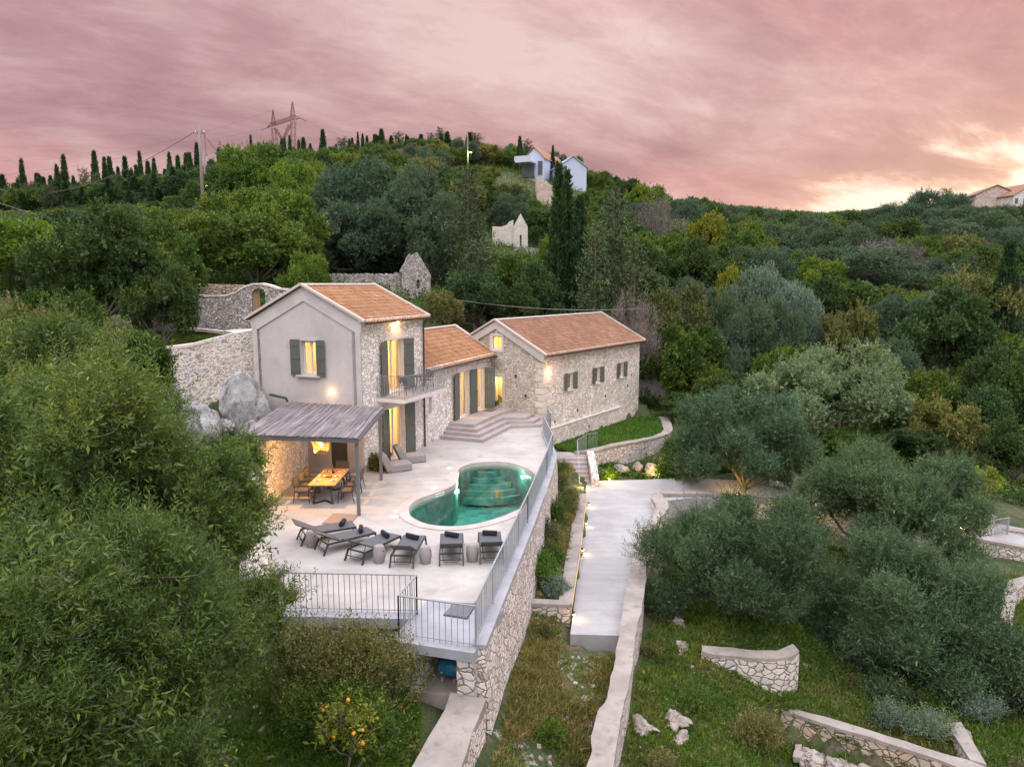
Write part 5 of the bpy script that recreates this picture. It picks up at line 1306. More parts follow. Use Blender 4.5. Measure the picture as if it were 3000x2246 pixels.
# ================= loungers
def make_lounger():
    r = empty('sun_lounger', (0, 0, 0), local=True)
    hw = .33; zt = .34
    hinge = Vector((0, .78, zt)); tip = Vector((0, .12, zt + .36))
    b = MB()
    for s in (-1, 1): b.bar((s * hw, .38, zt - .02), (s * hw, 1.98, zt - .02), .035, .05)
    b.bar((-hw, 1.97, zt - .02), (hw, 1.97, zt - .02), .035, .05); b.bar((-hw, .40, zt - .03), (hw, .40, zt - .03), .03, .04); b.build('frame', M['darkmetal'], r)
    for s in (-1, 1):
        b = MB(); b.bar((s * hw, .40, zt), (s * (hw + .01), .24, 0), .045, .045); b.build('leg', M['darkmetal'], r)
        b = MB(); b.bar((s * hw, 1.93, zt), (s * (hw + .01), 2.05, 0), .045, .045); b.build('leg', M['darkmetal'], r)
    b = MB(); b.box((0, 1.37, zt + .012), (2 * hw - .02, 1.18, .014)); b.build('sling', M['sling'], r)
    b = MB(); d = (tip - hinge); up_ = Vector((1, 0, 0)).cross(d).normalized()
    b.bar(hinge, tip, 2 * hw - .05, .014); b.build('backrest', M['sling'], r)
    b = MB()
    for s in (-1, 1): b.bar(hinge + Vector((s * (hw - .03), 0, 0)), tip + Vector((s * (hw - .03), 0, 0)), .03, .03)
    b.bar(tip + Vector((-hw + .03, 0, 0)), tip + Vector((hw - .03, 0, 0)), .03, .03); b.build('backrest_frame', M['darkmetal'], r)
    b = MB(); b.tube([(-hw + .06, .48, zt + .16), (-hw + .10, .36, .12), (-hw + .14, .30, .10), (hw - .14, .30, .10), (hw - .10, .36, .12), (hw - .06, .48, zt + .16)], .011, 6); b.bar((-hw, .30, .16), (hw, .30, .16), .02); b.build('support_bar', M['darkmetal'], r)
    return r
def make_towel():
    r = empty('rolled_towel', (0, 0, 0), local=True)
    b = MB(); pr = []
    for k in range(60):
        a = k * .36; rr = .018 + .0026 * k * .95
        pr.append((rr * math.cos(a) * .5, rr * math.sin(a) * .5 + .085))
    vs = [Vector((x, p[0], p[1])) for x in (-.22, .22) for p in pr]; n = len(pr)
    b.add(vs, [(i, i + 1, n + i + 1, n + i) for i in range(n - 1)]); o = b.build('roll', M['towel'], r, smooth=True)
    s = o.modifiers.new('s', 'SOLIDIFY'); s.thickness = .010
    b = MB(); b.tube([(-.215, 0, .085), (.215, 0, .085)], .068, 16); b.build('core', M['towel'], r, smooth=True); return r
lg0 = make_lounger(); tw0 = make_towel(); refresh_kids()
lpos = [((875, 1589), (1013.8, 1532.6), 'dark sling lounger nearest the pergola, first at the left of the row'), ((934.8, 1618.8), (1070, 1554), 'dark sling lounger second from the pergola, angled toward the pool'), ((1035.5, 1648.5), (1135, 1569), 'dark sling lounger third from the pergola, just left of a drum stool'), ((1176, 1664), (1213, 1570.6), 'dark sling lounger fourth from the pergola, between two drum stools'), ((1322.5, 1657.6), (1323.5, 1564.5), 'dark sling lounger squared to the viewer, second from the long railing'), ((1441, 1652), (1434, 1562), 'dark sling lounger at the right end of the row against the long railing')]
for i, (nr, fr_, lb) in enumerate(lpos):
    a = at(*nr, 0); e = at(*fr_, .35); d = (e - a); d.z = 0; d.normalize(); ang = math.atan2(-d.x, d.y)
    if i == 0: ang -= math.radians(4)
    c = lg0 if i == 0 else copy_tree(lg0)
    c.location = a - d * .24; c.rotation_euler.z = ang; tag(c, lb, 'sun lounger', 'sun loungers fanned out along the pool')
    t_ = tw0 if i == 0 else copy_tree(tw0)
    t_.location = c.location + Matrix.Rotation(ang, 3, 'Z') @ Vector((.0, 1.62, .355)); t_.rotation_euler.z = ang - math.radians(28 if i < 5 else 12)
    tag(t_, 'rolled navy towel on ' + ('the lounger nearest the pergola' if i == 0 else 'the second lounger from the pergola' if i == 1 else 'the third lounger from the pergola' if i == 2 else 'the fourth lounger, between two drum stools' if i == 3 else 'the second lounger from the long railing' if i == 4 else 'the lounger against the long railing'), 'towel', 'rolled towels on the loungers')
def make_stool():
    r = empty('drum_stool', (0, 0, 0), local=True)
    b = MB(); b.lathe([(.135, 0), (.145, .02), (.175, .15), (.185, .25), (.175, .36), (.145, .47), (.135, .49), (.02, .495)], seg=28); b.build('drum', M['stool'], r, smooth=True)
    b = MB(); b.lathe([(.10, .492), (.13, .494), (.13, .502), (.10, .504)], seg=24); b.build('rim', M['stool'], r)
    b = MB(); b.tube([(.05, -.150, .38), (.04, -.172, .38)], .022, 12); b.tube([(-.05, .150, .38), (-.04, .172, .38)], .022, 12); b.build('finger_hole', M['darkdoor'], r); return r
st0 = make_stool(); refresh_kids()
for i, ((u, v), lb) in enumerate((((914, 1600), 'grey concrete drum stool between the first two loungers by the pergola'), ((1111.6, 1646), 'grey concrete drum stool right of the third lounger'), ((1246.7, 1648), 'grey concrete drum stool right of the fourth lounger'), ((1384, 1642), 'grey concrete drum stool between the last two loungers by the long railing'))):
    c = st0 if i == 0 else copy_tree(st0); c.location = at(u, v, 0); c.rotation_euler.z = .5 + i * .2 ; tag(c, lb, 'stool', 'drum stools between the loungers')

# beanbag loungers
def make_bean():
    r = empty('beanbag_lounger', (0, 0, 0), local=True)
    def puff(c, s, M_=None, name='seat_cushion', bulge=.04):
        bm = bmesh.new(); bmesh.ops.create_cube(bm, size=1.0); bmesh.ops.subdivide_edges(bm, edges=bm.edges[:], cuts=5, use_grid_fill=True)
        for v in bm.verts:
            p = v.co * 2; k = (1 - abs(p.x) ** 2) * .5 + (1 - abs(p.y) ** 2) * .5
            v.co = Vector((p.x * s[0] / 2, p.y * s[1] / 2, p.z * s[2] / 2))
            v.co.z += (1 if p.z > 0 else 0) * bulge * (1 - p.x ** 2) * (1 - p.y ** 2) * 1.6
            v.co += v.normal * 0
            v.co += Vector([mnoise.noise(v.co * 4 + Vector((k_, 0, 0))) * .018 for k_ in (1, 5, 9)])
            if M_ is not None: v.co = M_ @ v.co
            v.co += Vector(c)
        me = bpy.data.meshes.new(name); bm.to_mesh(me); bm.free(); me.materials.append(M['bean']); me.polygons.foreach_set('use_smooth', [True] * len(me.polygons))
        o = link_mesh(name, me, r); b_ = o.modifiers.new('s', 'SUBSURF'); b_.levels = 1; b_.render_levels = 1
    puff((0, .25, .17), (.78, 1.0, .34)); puff((0, -.36, .42), (.78, .30, .78), Matrix.Rotation(math.radians(24), 3, 'X'), 'back_cushion'); return r
bb = make_bean(); refresh_kids()
for i, ((u, v), a, lb) in enumerate((((1152, 1378), 62 - 125, 'grey beanbag lounger nearest the pergola, by the lower tower door'), ((1196, 1352), 62 - 130, 'grey beanbag lounger farther from the pergola, in front of the lower tower door'))):
    c = bb if i == 0 else copy_tree(bb); c.location = at(u, v, 0); c.rotation_euler.z = math.radians(a); tag(c, lb, 'lounger', 'beanbag loungers outside the tower')
p = at(1150, 1345, 0); r_ = empty('side_table', p, label='small grey pouf table between the two beanbag loungers', cat='side table'); b = MB(); b.lathe([(.14, 0), (.17, .05), (.17, .22), (.15, .26), (.02, .27)], p + wp(-.25, .3, 0), 16); b.build('pouf', M['bean'], r_, smooth=True)
b = MB(); b.lathe([(.155, .262), (.16, .272), (.02, .276)], p + wp(-.25, .3, 0), 16); b.build('tray', M['stool'], r_)

# balcony furniture
bf = lambda x, y, z: TA + rot(H1) @ Vector((x, y, z))
def make_bchair():
    r = empty('balcony_chair', (0, 0, 0), local=True)
    b = MB()
    for k in range(8): b.box((-.19 + k * .055, 0, .43), (.035, .40, .015))
    b.build('seat', M['darkmetal'], r); b = MB()
    for k in range(8): b.bar((-.19 + k * .055, -.2, .52), (-.19 + k * .055, -.28, .86), .03, .012)
    b.build('backrest', M['darkmetal'], r); b = MB()
    b.tube([(-.22, -.2, .44), (-.22, -.29, .88), (.22, -.29, .88), (.22, -.2, .44)], .012, 6); b.build('back_frame', M['darkmetal'], r)
    for s in (-1, 1):
        b = MB(); b.tube([(s * .22, .22, 0), (s * .22, .18, .43)], .011, 6); b.build('leg', M['darkmetal'], r)
        b = MB(); b.tube([(s * .22, -.27, 0), (s * .22, -.19, .43)], .011, 6); b.build('leg', M['darkmetal'], r)
        b = MB(); b.tube([(s * .24, -.24, .62), (s * .24, .15, .62), (s * .22, .19, .43)], .011, 6); b.build('armrest', M['darkmetal'], r)
    return r
bc0 = make_bchair(); refresh_kids()
for i, (x, y, a, lb) in enumerate(((2.35, -.75, -100, 'dark slatted chair on the balcony, left of the small table'), (4.3, -.72, 80, 'dark slatted chair on the balcony, right of the small table'))):
    c = bc0 if i == 0 else copy_tree(bc0); c.location = bf(x, y, 3.062); c.rotation_euler.z = H1 + math.radians(a); tag(c, lb, 'chair', 'pair of chairs on the balcony')
p = bf(3.4, -.78, 3.062); r_ = empty('balcony_table', p, label='small round dark table on the balcony between the two chairs', cat='table')
b = MB(); b.lathe([(.30, .70), (.31, .71), (.31, .725), (.02, .73)], p, 24); b.build('tabletop', M['darkmetal'], r_)
for k in range(3):
    a = k * 2.09; b = MB(); b.tube([p + wp(.25 * math.cos(a), .25 * math.sin(a), 0), p + wp(.1 * math.cos(a), .1 * math.sin(a), .70)], .012, 6); b.build('leg', M['darkmetal'], r_)
# ------------------------------------------------------------------ foliage generators (numpy)
def quads_mesh(name, V, mat, extra=None):
    """V: (n,4,3) quads"""
    n = len(V); me = bpy.data.meshes.new(name)
    me.vertices.add(4 * n); me.vertices.foreach_set('co', V.astype('f').ravel())
    me.loops.add(4 * n); me.loops.foreach_set('vertex_index', np.arange(4 * n, dtype='i'))
    me.polygons.add(n); me.polygons.foreach_set('loop_start', np.arange(0, 4 * n, 4, dtype='i')); me.polygons.foreach_set('loop_total', np.full(n, 4, 'i'))
    me.update(calc_edges=True); me.materials.append(mat); return me
def nrmz(a): return a / np.maximum(np.linalg.norm(a, axis=-1, keepdims=True), 1e-9)
def leaf_quads(base, dirn, length, width, R):
    """diamond-ish leaf: base, side, tip, side"""
    rnd = R.normal(size=dirn.shape); side = nrmz(np.cross(dirn, rnd)); nn = np.cross(dirn, side)
    L = length[:, None]; Wd = width[:, None]
    mid = base + dirn * L * .45 + nn * L * .08
    return np.stack([base, mid - side * Wd * .5, base + dirn * L, mid + side * Wd * .5], 1)
def spray(R, n, length, leaf, lw, spread=.8):
    """one twig pointing +z with n leaves: base points and directions"""
    t = (np.arange(n) + R.rand(n) * .6) / n
    ang = np.arange(n) * 2.4 + R.rand(n)
    base = np.stack([np.sin(t * 2) * .06 * length, np.cos(t * 1.5) * .05 * length, t * length], 1)
    d = np.stack([np.cos(ang) * spread, np.sin(ang) * spread, np.full(n, .75)], 1)
    d = nrmz(d + R.normal(size=d.shape) * .15)
    return base, d, leaf * (.6 + .6 * R.rand(n)), lw * (.7 + .5 * R.rand(n))
def twig_mesh(C, r, P, d, R, n, mat, rad=.0085):
    b = MB()
    for i in R.choice(len(P), min(n, len(P)), replace=False):
        e = P[i]; k_ = int(np.argmin(((C - e) ** 2).sum(1))); s_ = C[k_] + R.normal(size=3) * r[k_] * .25
        L_ = np.linalg.norm(e - s_); q1 = s_ * .7 + e * .3 + R.normal(size=3) * .10 * L_; q2 = s_ * .35 + e * .65 + R.normal(size=3) * .09 * L_ + np.array([0, 0, -.05 * L_])
        pp_ = catmull([Vector(s_), Vector(q1), Vector(q2), Vector(e - d[i] * .03)], 3); nn_ = len(pp_)
        b.tube(pp_, [rad * (1.5 - 1.25 * j / nn_) for j in range(nn_)], 4, caps=False)
    me = bpy.data.meshes.new('branches'); me.from_pydata(b.v, [], b.f); me.materials.append(mat); return me
def place_sprays(P, Dv, scale, R, nleaf, slen, leaf, lw, spread=.8, kinds=6):
    """instances of sprays at points P with directions Dv"""
    out = []
    temps = [spray(R, nleaf, slen, leaf, lw, spread) for _ in range(kinds)]
    k = R.randint(kinds, size=len(P))
    Dv = nrmz(Dv); ref = R.normal(size=Dv.shape); X = nrmz(np.cross(Dv, ref)); Y = np.cross(Dv, X)
    for i in range(kinds):
        m = k == i
        if not m.any(): continue
        b, d, L, Wd = temps[i]; n = m.sum()
        B = np.stack([X[m], Y[m], Dv[m]], 2)                      # n,3,3
        bb = np.einsum('nij,lj->nli', B, b) * scale[m][:, None, None] + P[m][:, None, :]
        dd = np.einsum('nij,lj->nli', B, d)
        LL = np.tile(L, (n, 1)) * scale[m][:, None]; WW = np.tile(Wd, (n, 1)) * scale[m][:, None]
        out.append(leaf_quads(bb.reshape(-1, 3), dd.reshape(-1, 3), LL.ravel(), WW.ravel(), R))
    return np.concatenate(out)
def lobes_for(R, rad, n, lr=(.26, .42), fr=(.52, .80)):
    """lobe centres on an ellipsoid of semi-axes rad, returns centres and radii"""
    c = []; r = []
    for i in range(n):
        z = -0.55 + 1.5 * (i + .5) / n; z = min(z, .97); a = i * 2.399 + R.rand() * .8
        s = math.sqrt(max(0, 1 - z * z)); f = R.uniform(*fr)
        c.append((rad[0] * s * math.cos(a) * f, rad[1] * s * math.sin(a) * f, rad[2] * z * f)); r.append(R.uniform(*lr) * (rad[0] + rad[2]) / 2)
    c.append((0, 0, 0)); r.append(.42 * min(rad))
    return np.array(c), np.array(r)
def crown_points(R, C, r, n, squash=.85, keep_low=.35, surf=(.72, 1.06)):
    w = r ** 2; k = R.choice(len(r), n, p=w / w.sum())
    d = nrmz(R.normal(size=(n, 3)))
    low = (d[:, 2] < -.2) & (R.rand(n) > keep_low); d[low, 2] *= -1
    nz = np.array([mnoise.noise(Vector(x)) for x in (d * 2.2 + k[:, None] * 3.1)])
    rr = r[k] * (surf[0] + (surf[1] - surf[0]) * R.rand(n) ** .6) * (1 + .26 * nz)
    P = C[k] + d * rr[:, None] * np.array([1, 1, squash])
    return P, d
def trunk_mesh(name, C, r, base, th, R, mat, limbs=7, lean=.2, foot=(0, 0)):
    """tapered trunk from base (0,0,0) up to the lobes with limbs"""
    b = MB(); top = Vector((R.uniform(-lean, lean), R.uniform(-lean, lean), base))
    pts = [Vector((foot[0], foot[1], -.5)), Vector((foot[0] * .75 + top.x * .2, foot[1] * .75 + top.y * .3, base * .35)), Vector((foot[0] * .35 + top.x * .7, foot[1] * .35 + top.y * .6, base * .7)), top]
    b.tube(pts, [th * 1.35, th, th * .85, th * .7], 9)
    idx = sorted(range(len(r)), key=lambda i: -r[i])[:limbs]
    for i in idx:
        e = Vector(C[i]); s = pts[2].lerp(top, R.rand())
        m = s.lerp(e, .5) + Vector((R.uniform(-.2, .2), R.uniform(-.2, .2), -.08 * (e - s).length))
        b.tube([s, s.lerp(m, .5), m, m.lerp(e, .55), e], [th * .5, th * .42, th * .32, th * .2, th * .08], 6)
        for _ in range(3):
            f = e + Vector([R.uniform(-1, 1) * r[i] * .7 for _ in range(3)]); b.tube([m.lerp(e, .3), e.lerp(f, .3), f], [th * .15, th * .1, th * .03], 5)
    me_b = b
    me = bpy.data.meshes.new(name); me.from_pydata(b.v, [], b.f); me.materials.append(mat); me.polygons.foreach_set('use_smooth', [True] * len(me.polygons)); me.update(); return me
class Kind: pass
def make_tree(seed, rad, trunk_h, nspray, nleaf, slen, leaf, lw, matname, th=.16, spread=.8, nlobe=11, lr=(.30, .46), up=.35, bark='bark', squash=.85, inner=.18, keep_low=.35, fr=(.52, .80), gap=0.0, out=0.0, twigs=0, foot=(0, 0)):
    """local meshes: crown centre at height trunk_h + rad z * .6"""
    R = np.random.RandomState(seed); ch = trunk_h + rad[2] * .62
    C, r = lobes_for(R, rad, nlobe, lr, fr); C[:, 2] += ch
    P, d = crown_points(R, C, r, nspray, squash, keep_low)
    if gap:
        nv = np.array([mnoise.noise(Vector(p) * (2.6 / max(rad[0], 1.2)) + Vector((seed, 0, 0))) + .5 * mnoise.noise(Vector(p) * (6.5 / max(rad[0], 1.2)) + Vector((0, seed, 0))) for p in P])
        kp = nv > -gap + R.rand(len(P)) * .16 - .08; P, d = P[kp], d[kp]; nspray = len(P)
    if out: o_ = R.rand(nspray) < out; P[o_] += d[o_] * (slen * R.uniform(.3, 1.1, o_.sum()))[:, None] + np.array([0, 0, .12])
    D = d + np.array([0, 0, up]) + R.normal(size=d.shape) * .35
    V = place_sprays(P - nrmz(D) * slen * .5, D, .7 + .6 * R.rand(nspray), R, nleaf, slen, leaf, lw, spread)
    ni = int(nspray * inner)
    if ni:
        P2, d2 = crown_points(R, C, r * .62, ni, squash, .6); V = np.concatenate([V, place_sprays(P2, d2 + R.normal(size=d2.shape), np.full(ni, 1.25), R, max(4, nleaf // 2), slen, leaf * 1.4, lw * 2.0, 1.2)])
    k = Kind(); k.crown = quads_mesh('crown', V, M[matname]); k.twigs = twig_mesh(C, r, P, d, R, twigs, M['bark']) if twigs else None; k.trunk = trunk_mesh('trunk', C, r, trunk_h, th, R, M[bark], foot=foot); k.h = float(np.percentile(V[:, 2, 2], 99.7)); k.r = float(np.percentile(np.abs(V[:, 2, 0]), 98.5)); k.one = None; return k
def make_cypress(seed, h, r, n, nleaf, leaf, lw, matname='needle', loose=.12, tip=.5):
    R = np.random.RandomState(seed); t = R.rand(n) ** .8; a = R.rand(n) * 6.283
    prof = r * 1.15 * np.minimum(1, (t * 6 + .35)) ** .6 * np.maximum(.012, 1 - t) ** (tip + .5) * 1.3
    wob = 1 + loose * 1.6 * np.array([mnoise.noise(Vector((math.cos(x) * 1.4, math.sin(x) * 1.4, y * h * .55 + seed))) for x, y in zip(a, t)])
    rr = prof * wob * (.62 + .42 * R.rand(n))
    P = np.stack([np.cos(a) * rr, np.sin(a) * rr, .35 + t * (h - .5)], 1)
    D = np.stack([np.cos(a) * .38, np.sin(a) * .38, np.ones(n)], 1) + R.normal(size=(n, 3)) * (.1 + loose)
    V = place_sprays(P, D, .8 + .4 * R.rand(n), R, nleaf, leaf * 1.6, leaf, lw, .4)
    k = Kind(); k.crown = quads_mesh('crown', V, M[matname])
    b = MB(); b.tube([(0, 0, -.5), (0, 0, h * .3), (0, 0, h * .92)], [.14 + h * .008, .1 + h * .006, .03], 7); me = bpy.data.meshes.new('trunk'); me.from_pydata(b.v, [], b.f); me.materials.append(M['bark']); k.trunk = me; k.h = h; k.r = r; k.one = None; return k
def make_fir(seed, h, r, n, nleaf, leaf, lw, matname='needle_fir'):
    """open conifer with drooping uneven branches"""
    R = np.random.RandomState(seed); nb = 46; out = []
    b = MB(); b.tube([(0, 0, -.5), (0.05, 0, h * .4), (0, .05, h)], [.22, .15, .03], 7)
    P = []; D = []
    for i in range(nb):
        t = .10 + .88 * (i / nb); a = i * 2.4 + R.rand(); L = r * (1 - t) ** .7 * R.uniform(.6, 1.15) + .25
        s = np.array([0, 0, t * h]); e = s + np.array([math.cos(a) * L, math.sin(a) * L, L * R.uniform(-.12, .32)])
        b.tube([Vector(s), Vector((s + e) / 2) + Vector((0, 0, .05)), Vector(e)], [.05, .035, .01], 4)
        m = max(6, int(n * L / (r * nb) * 1.7)); u = R.rand(m) ** .7
        p = s + (e - s) * u[:, None] + R.normal(size=(m, 3)) * .30 * (L / r + .35) * np.array([1, 1, .7]); P.append(p)
        dd = (e - s) / np.linalg.norm(e - s); D.append(np.tile(dd, (m, 1)) * .6 + R.normal(size=(m, 3)) * .5 + np.array([0, 0, .25]))
    P = np.concatenate(P); D = np.concatenate(D)
    V = place_sprays(P, D, .7 + .6 * R.rand(len(P)), R, nleaf, leaf * 1.8, leaf, lw, .6)
    k = Kind(); k.crown = quads_mesh('crown', V, M[matname]); me = bpy.data.meshes.new('trunk'); me.from_pydata(b.v, [], b.f); me.materials.append(M['bark']); k.trunk = me; k.h = h; k.r = r; k.one = None; return k
def make_bare(seed, h, r):
    R = random.Random(seed); b = MB()
    def grow(p, d, L, rad, lvl):
        e = p + d * L; m = p.lerp(e, .5) + Vector([R.uniform(-1, 1) * L * .07 for _ in range(3)])
        b.tube([p, m, e], [rad, rad * .8, rad * .6], 4 if lvl > 1 else 6, caps=False)
        if lvl >= 5: return
        for _ in range(3 if lvl > 0 else 5):
            nd = (d + Vector([R.uniform(-1, 1) * .75 for _ in range(3)]) + Vector((0, 0, .12))).normalized(); grow(e.lerp(m, R.uniform(0, .5)), nd, L * R.uniform(.62, .85), rad * .58, lvl + 1)
    grow(Vector((0, 0, -.3)), Vector((0, 0, 1)), h * .24, .13, 0)
    k = Kind(); me = bpy.data.meshes.new('branches'); me.from_pydata(b.v, [], b.f); me.materials.append(M['twig']); k.crown = None; k.trunk = me; k.h = h; k.r = r; k.one = None; return k
def joined(k):
    """crown and trunk in one mesh for copies too small to show parts"""
    if k.one is None:
        bm = bmesh.new()
        if k.crown: bm.from_mesh(k.crown)
        nf = len(bm.faces)
        bm.from_mesh(k.trunk); bm.faces.ensure_lookup_table()
        for f in bm.faces[nf:]: f.material_index = 1
        me = bpy.data.meshes.new('tree'); bm.to_mesh(me); bm.free(); me.materials.append((k.crown or k.trunk).materials[0]); me.materials.append(k.trunk.materials[0]); k.one = me
    return k.one
def plant(k, name, loc, s, label, cat='tree', group=None, parts=True, rz=None, sz=None, crown='crown', stem='trunk'):
    rz = random.uniform(0, 6.28) if rz is None else rz
    sc = (s, s, s if sz is None else sz)
    if parts:
        r = bpy.data.objects.new(name, None); COL.objects.link(r)
        for nm, me in ((crown, k.crown), (stem, k.trunk), ('branches', getattr(k, 'twigs', None))):
            if me is None: continue
            o = bpy.data.objects.new(nm, me); COL.objects.link(o); o.parent = r
    else:
        r = bpy.data.objects.new(name, joined(k)); COL.objects.link(r)
    r.location = loc; r.rotation_euler = (0, 0, rz); r.scale = sc
    return tag(r, label, cat, group)

random.seed(11)
# ---------------- far and middle kinds
far_oak = [make_tree(20 + i, (3.4, 3.4, 3.0), 1.3, 3600, 8, .36, .17, .095, 'leaf_oak', nlobe=13 + i, gap=.42, out=.08, fr=(.58, .94), lr=(.22, .38)) for i in range(3)]
far_dark = [make_tree(30 + i, (3.2, 3.2, 3.1), 1.4, 3600, 8, .36, .17, .095, 'leaf_dark', nlobe=12 + i, gap=.42, out=.08, fr=(.58, .94), lr=(.22, .38)) for i in range(2)]
far_olive = [make_tree(40 + i, (3.5, 3.5, 3.1), 1.2, 4300, 8, .36, .17, .06, 'leaf_farolive', nlobe=12 + 2 * i, up=.8, gap=.55, out=.05, fr=(.62, .95), lr=(.24, .38)) for i in range(3)]
far_bright = [make_tree(50 + i, (3.3, 3.3, 3.0), 1.5, 3400, 8, .36, .17, .10, 'leaf_bright', nlobe=13 + i, gap=.42, out=.08, fr=(.58, .94), lr=(.22, .38)) for i in range(2)]
far_brown = [make_tree(60 + i, (3.2, 3.2, 2.5), 1.4, 2200, 7, .42, .2, .10, 'leaf_brown', nlobe=12 + i, gap=.42, out=.08, fr=(.58, .94), lr=(.22, .38)) for i in range(2)]
far_silver = [make_tree(65, (3.0, 3.0, 2.3), 1.2, 2300, 8, .45, .22, .07, 'leaf_silver', nlobe=12, up=.6)]
far_yel = [make_tree(70, (2.4, 2.4, 2.3), 1.0, 1800, 7, .4, .2, .12, 'leaf_yellow')]
cyp = [make_cypress(80 + i, 9.0, .85 + .25 * i, 1500, 5, .30, .10) for i in range(3)]
fir = [make_fir(90 + i, 9.0, 2.2, 1100, 6, .26, .09) for i in range(2)]
bare = [make_tree(95 + i, (3.0, 3.0, 2.6), 1.4, 1500, 7, .7, .42, .022, 'leaf_twig', nlobe=12, up=.9, gap=.4, out=.1, fr=(.4, .9), lr=(.22, .4), bark='palebark', inner=0, th=.12) for i in range(2)]
KD = dict(oak=far_oak, dark=far_dark, olive=far_olive, bright=far_bright, brown=far_brown, silver=far_silver, yellow=far_yel, cyp=cyp, fir=fir, bare=bare)
NAMES = dict(oak='oak_tree', dark='evergreen_tree', olive='olive_tree', bright='broadleaf_tree', brown='scrub_tree', silver='silver_tree', yellow='yellow_tree', cyp='cypress_tree', fir='conifer_tree', bare='bare_tree')
WORD = dict(oak='green evergreen oak', dark='dark round-topped evergreen', olive='grey-green olive tree', bright='bright green leafy tree', brown='olive-brown scrubby tree', silver='pale silvery tree', yellow='yellowing tree', cyp='slim dark cypress', fir='ragged dark conifer', bare='bare grey-branched tree')
TAKEN = []
def put(kind, u, vtop, y, wpx, label, hpx=None, parts=True, group=None, i=0, vground=None):
    """tree whose crown spans wpx pixels about column u with its top at row vtop, standing y metres away"""
    k = KD[kind][i % len(KD[kind])]; tp = aty(u, vtop, y); g0 = gz(tp.x, y) if vground is None else aty(u, vground, y).z
    s = (wpx / F * y) / (2 * k.r)
    hgt = tp.z - g0; sz = max(hgt, .5) / k.h
    sz = min(max(sz, s * .55), s * 2.2)
    zb = tp.z - k.h * sz
    TAKEN.append((tp.x, y, wpx / F * y * .5))
    return plant(k, NAMES[kind], (tp.x, y, zb), s, label, group=group, parts=parts, sz=sz)
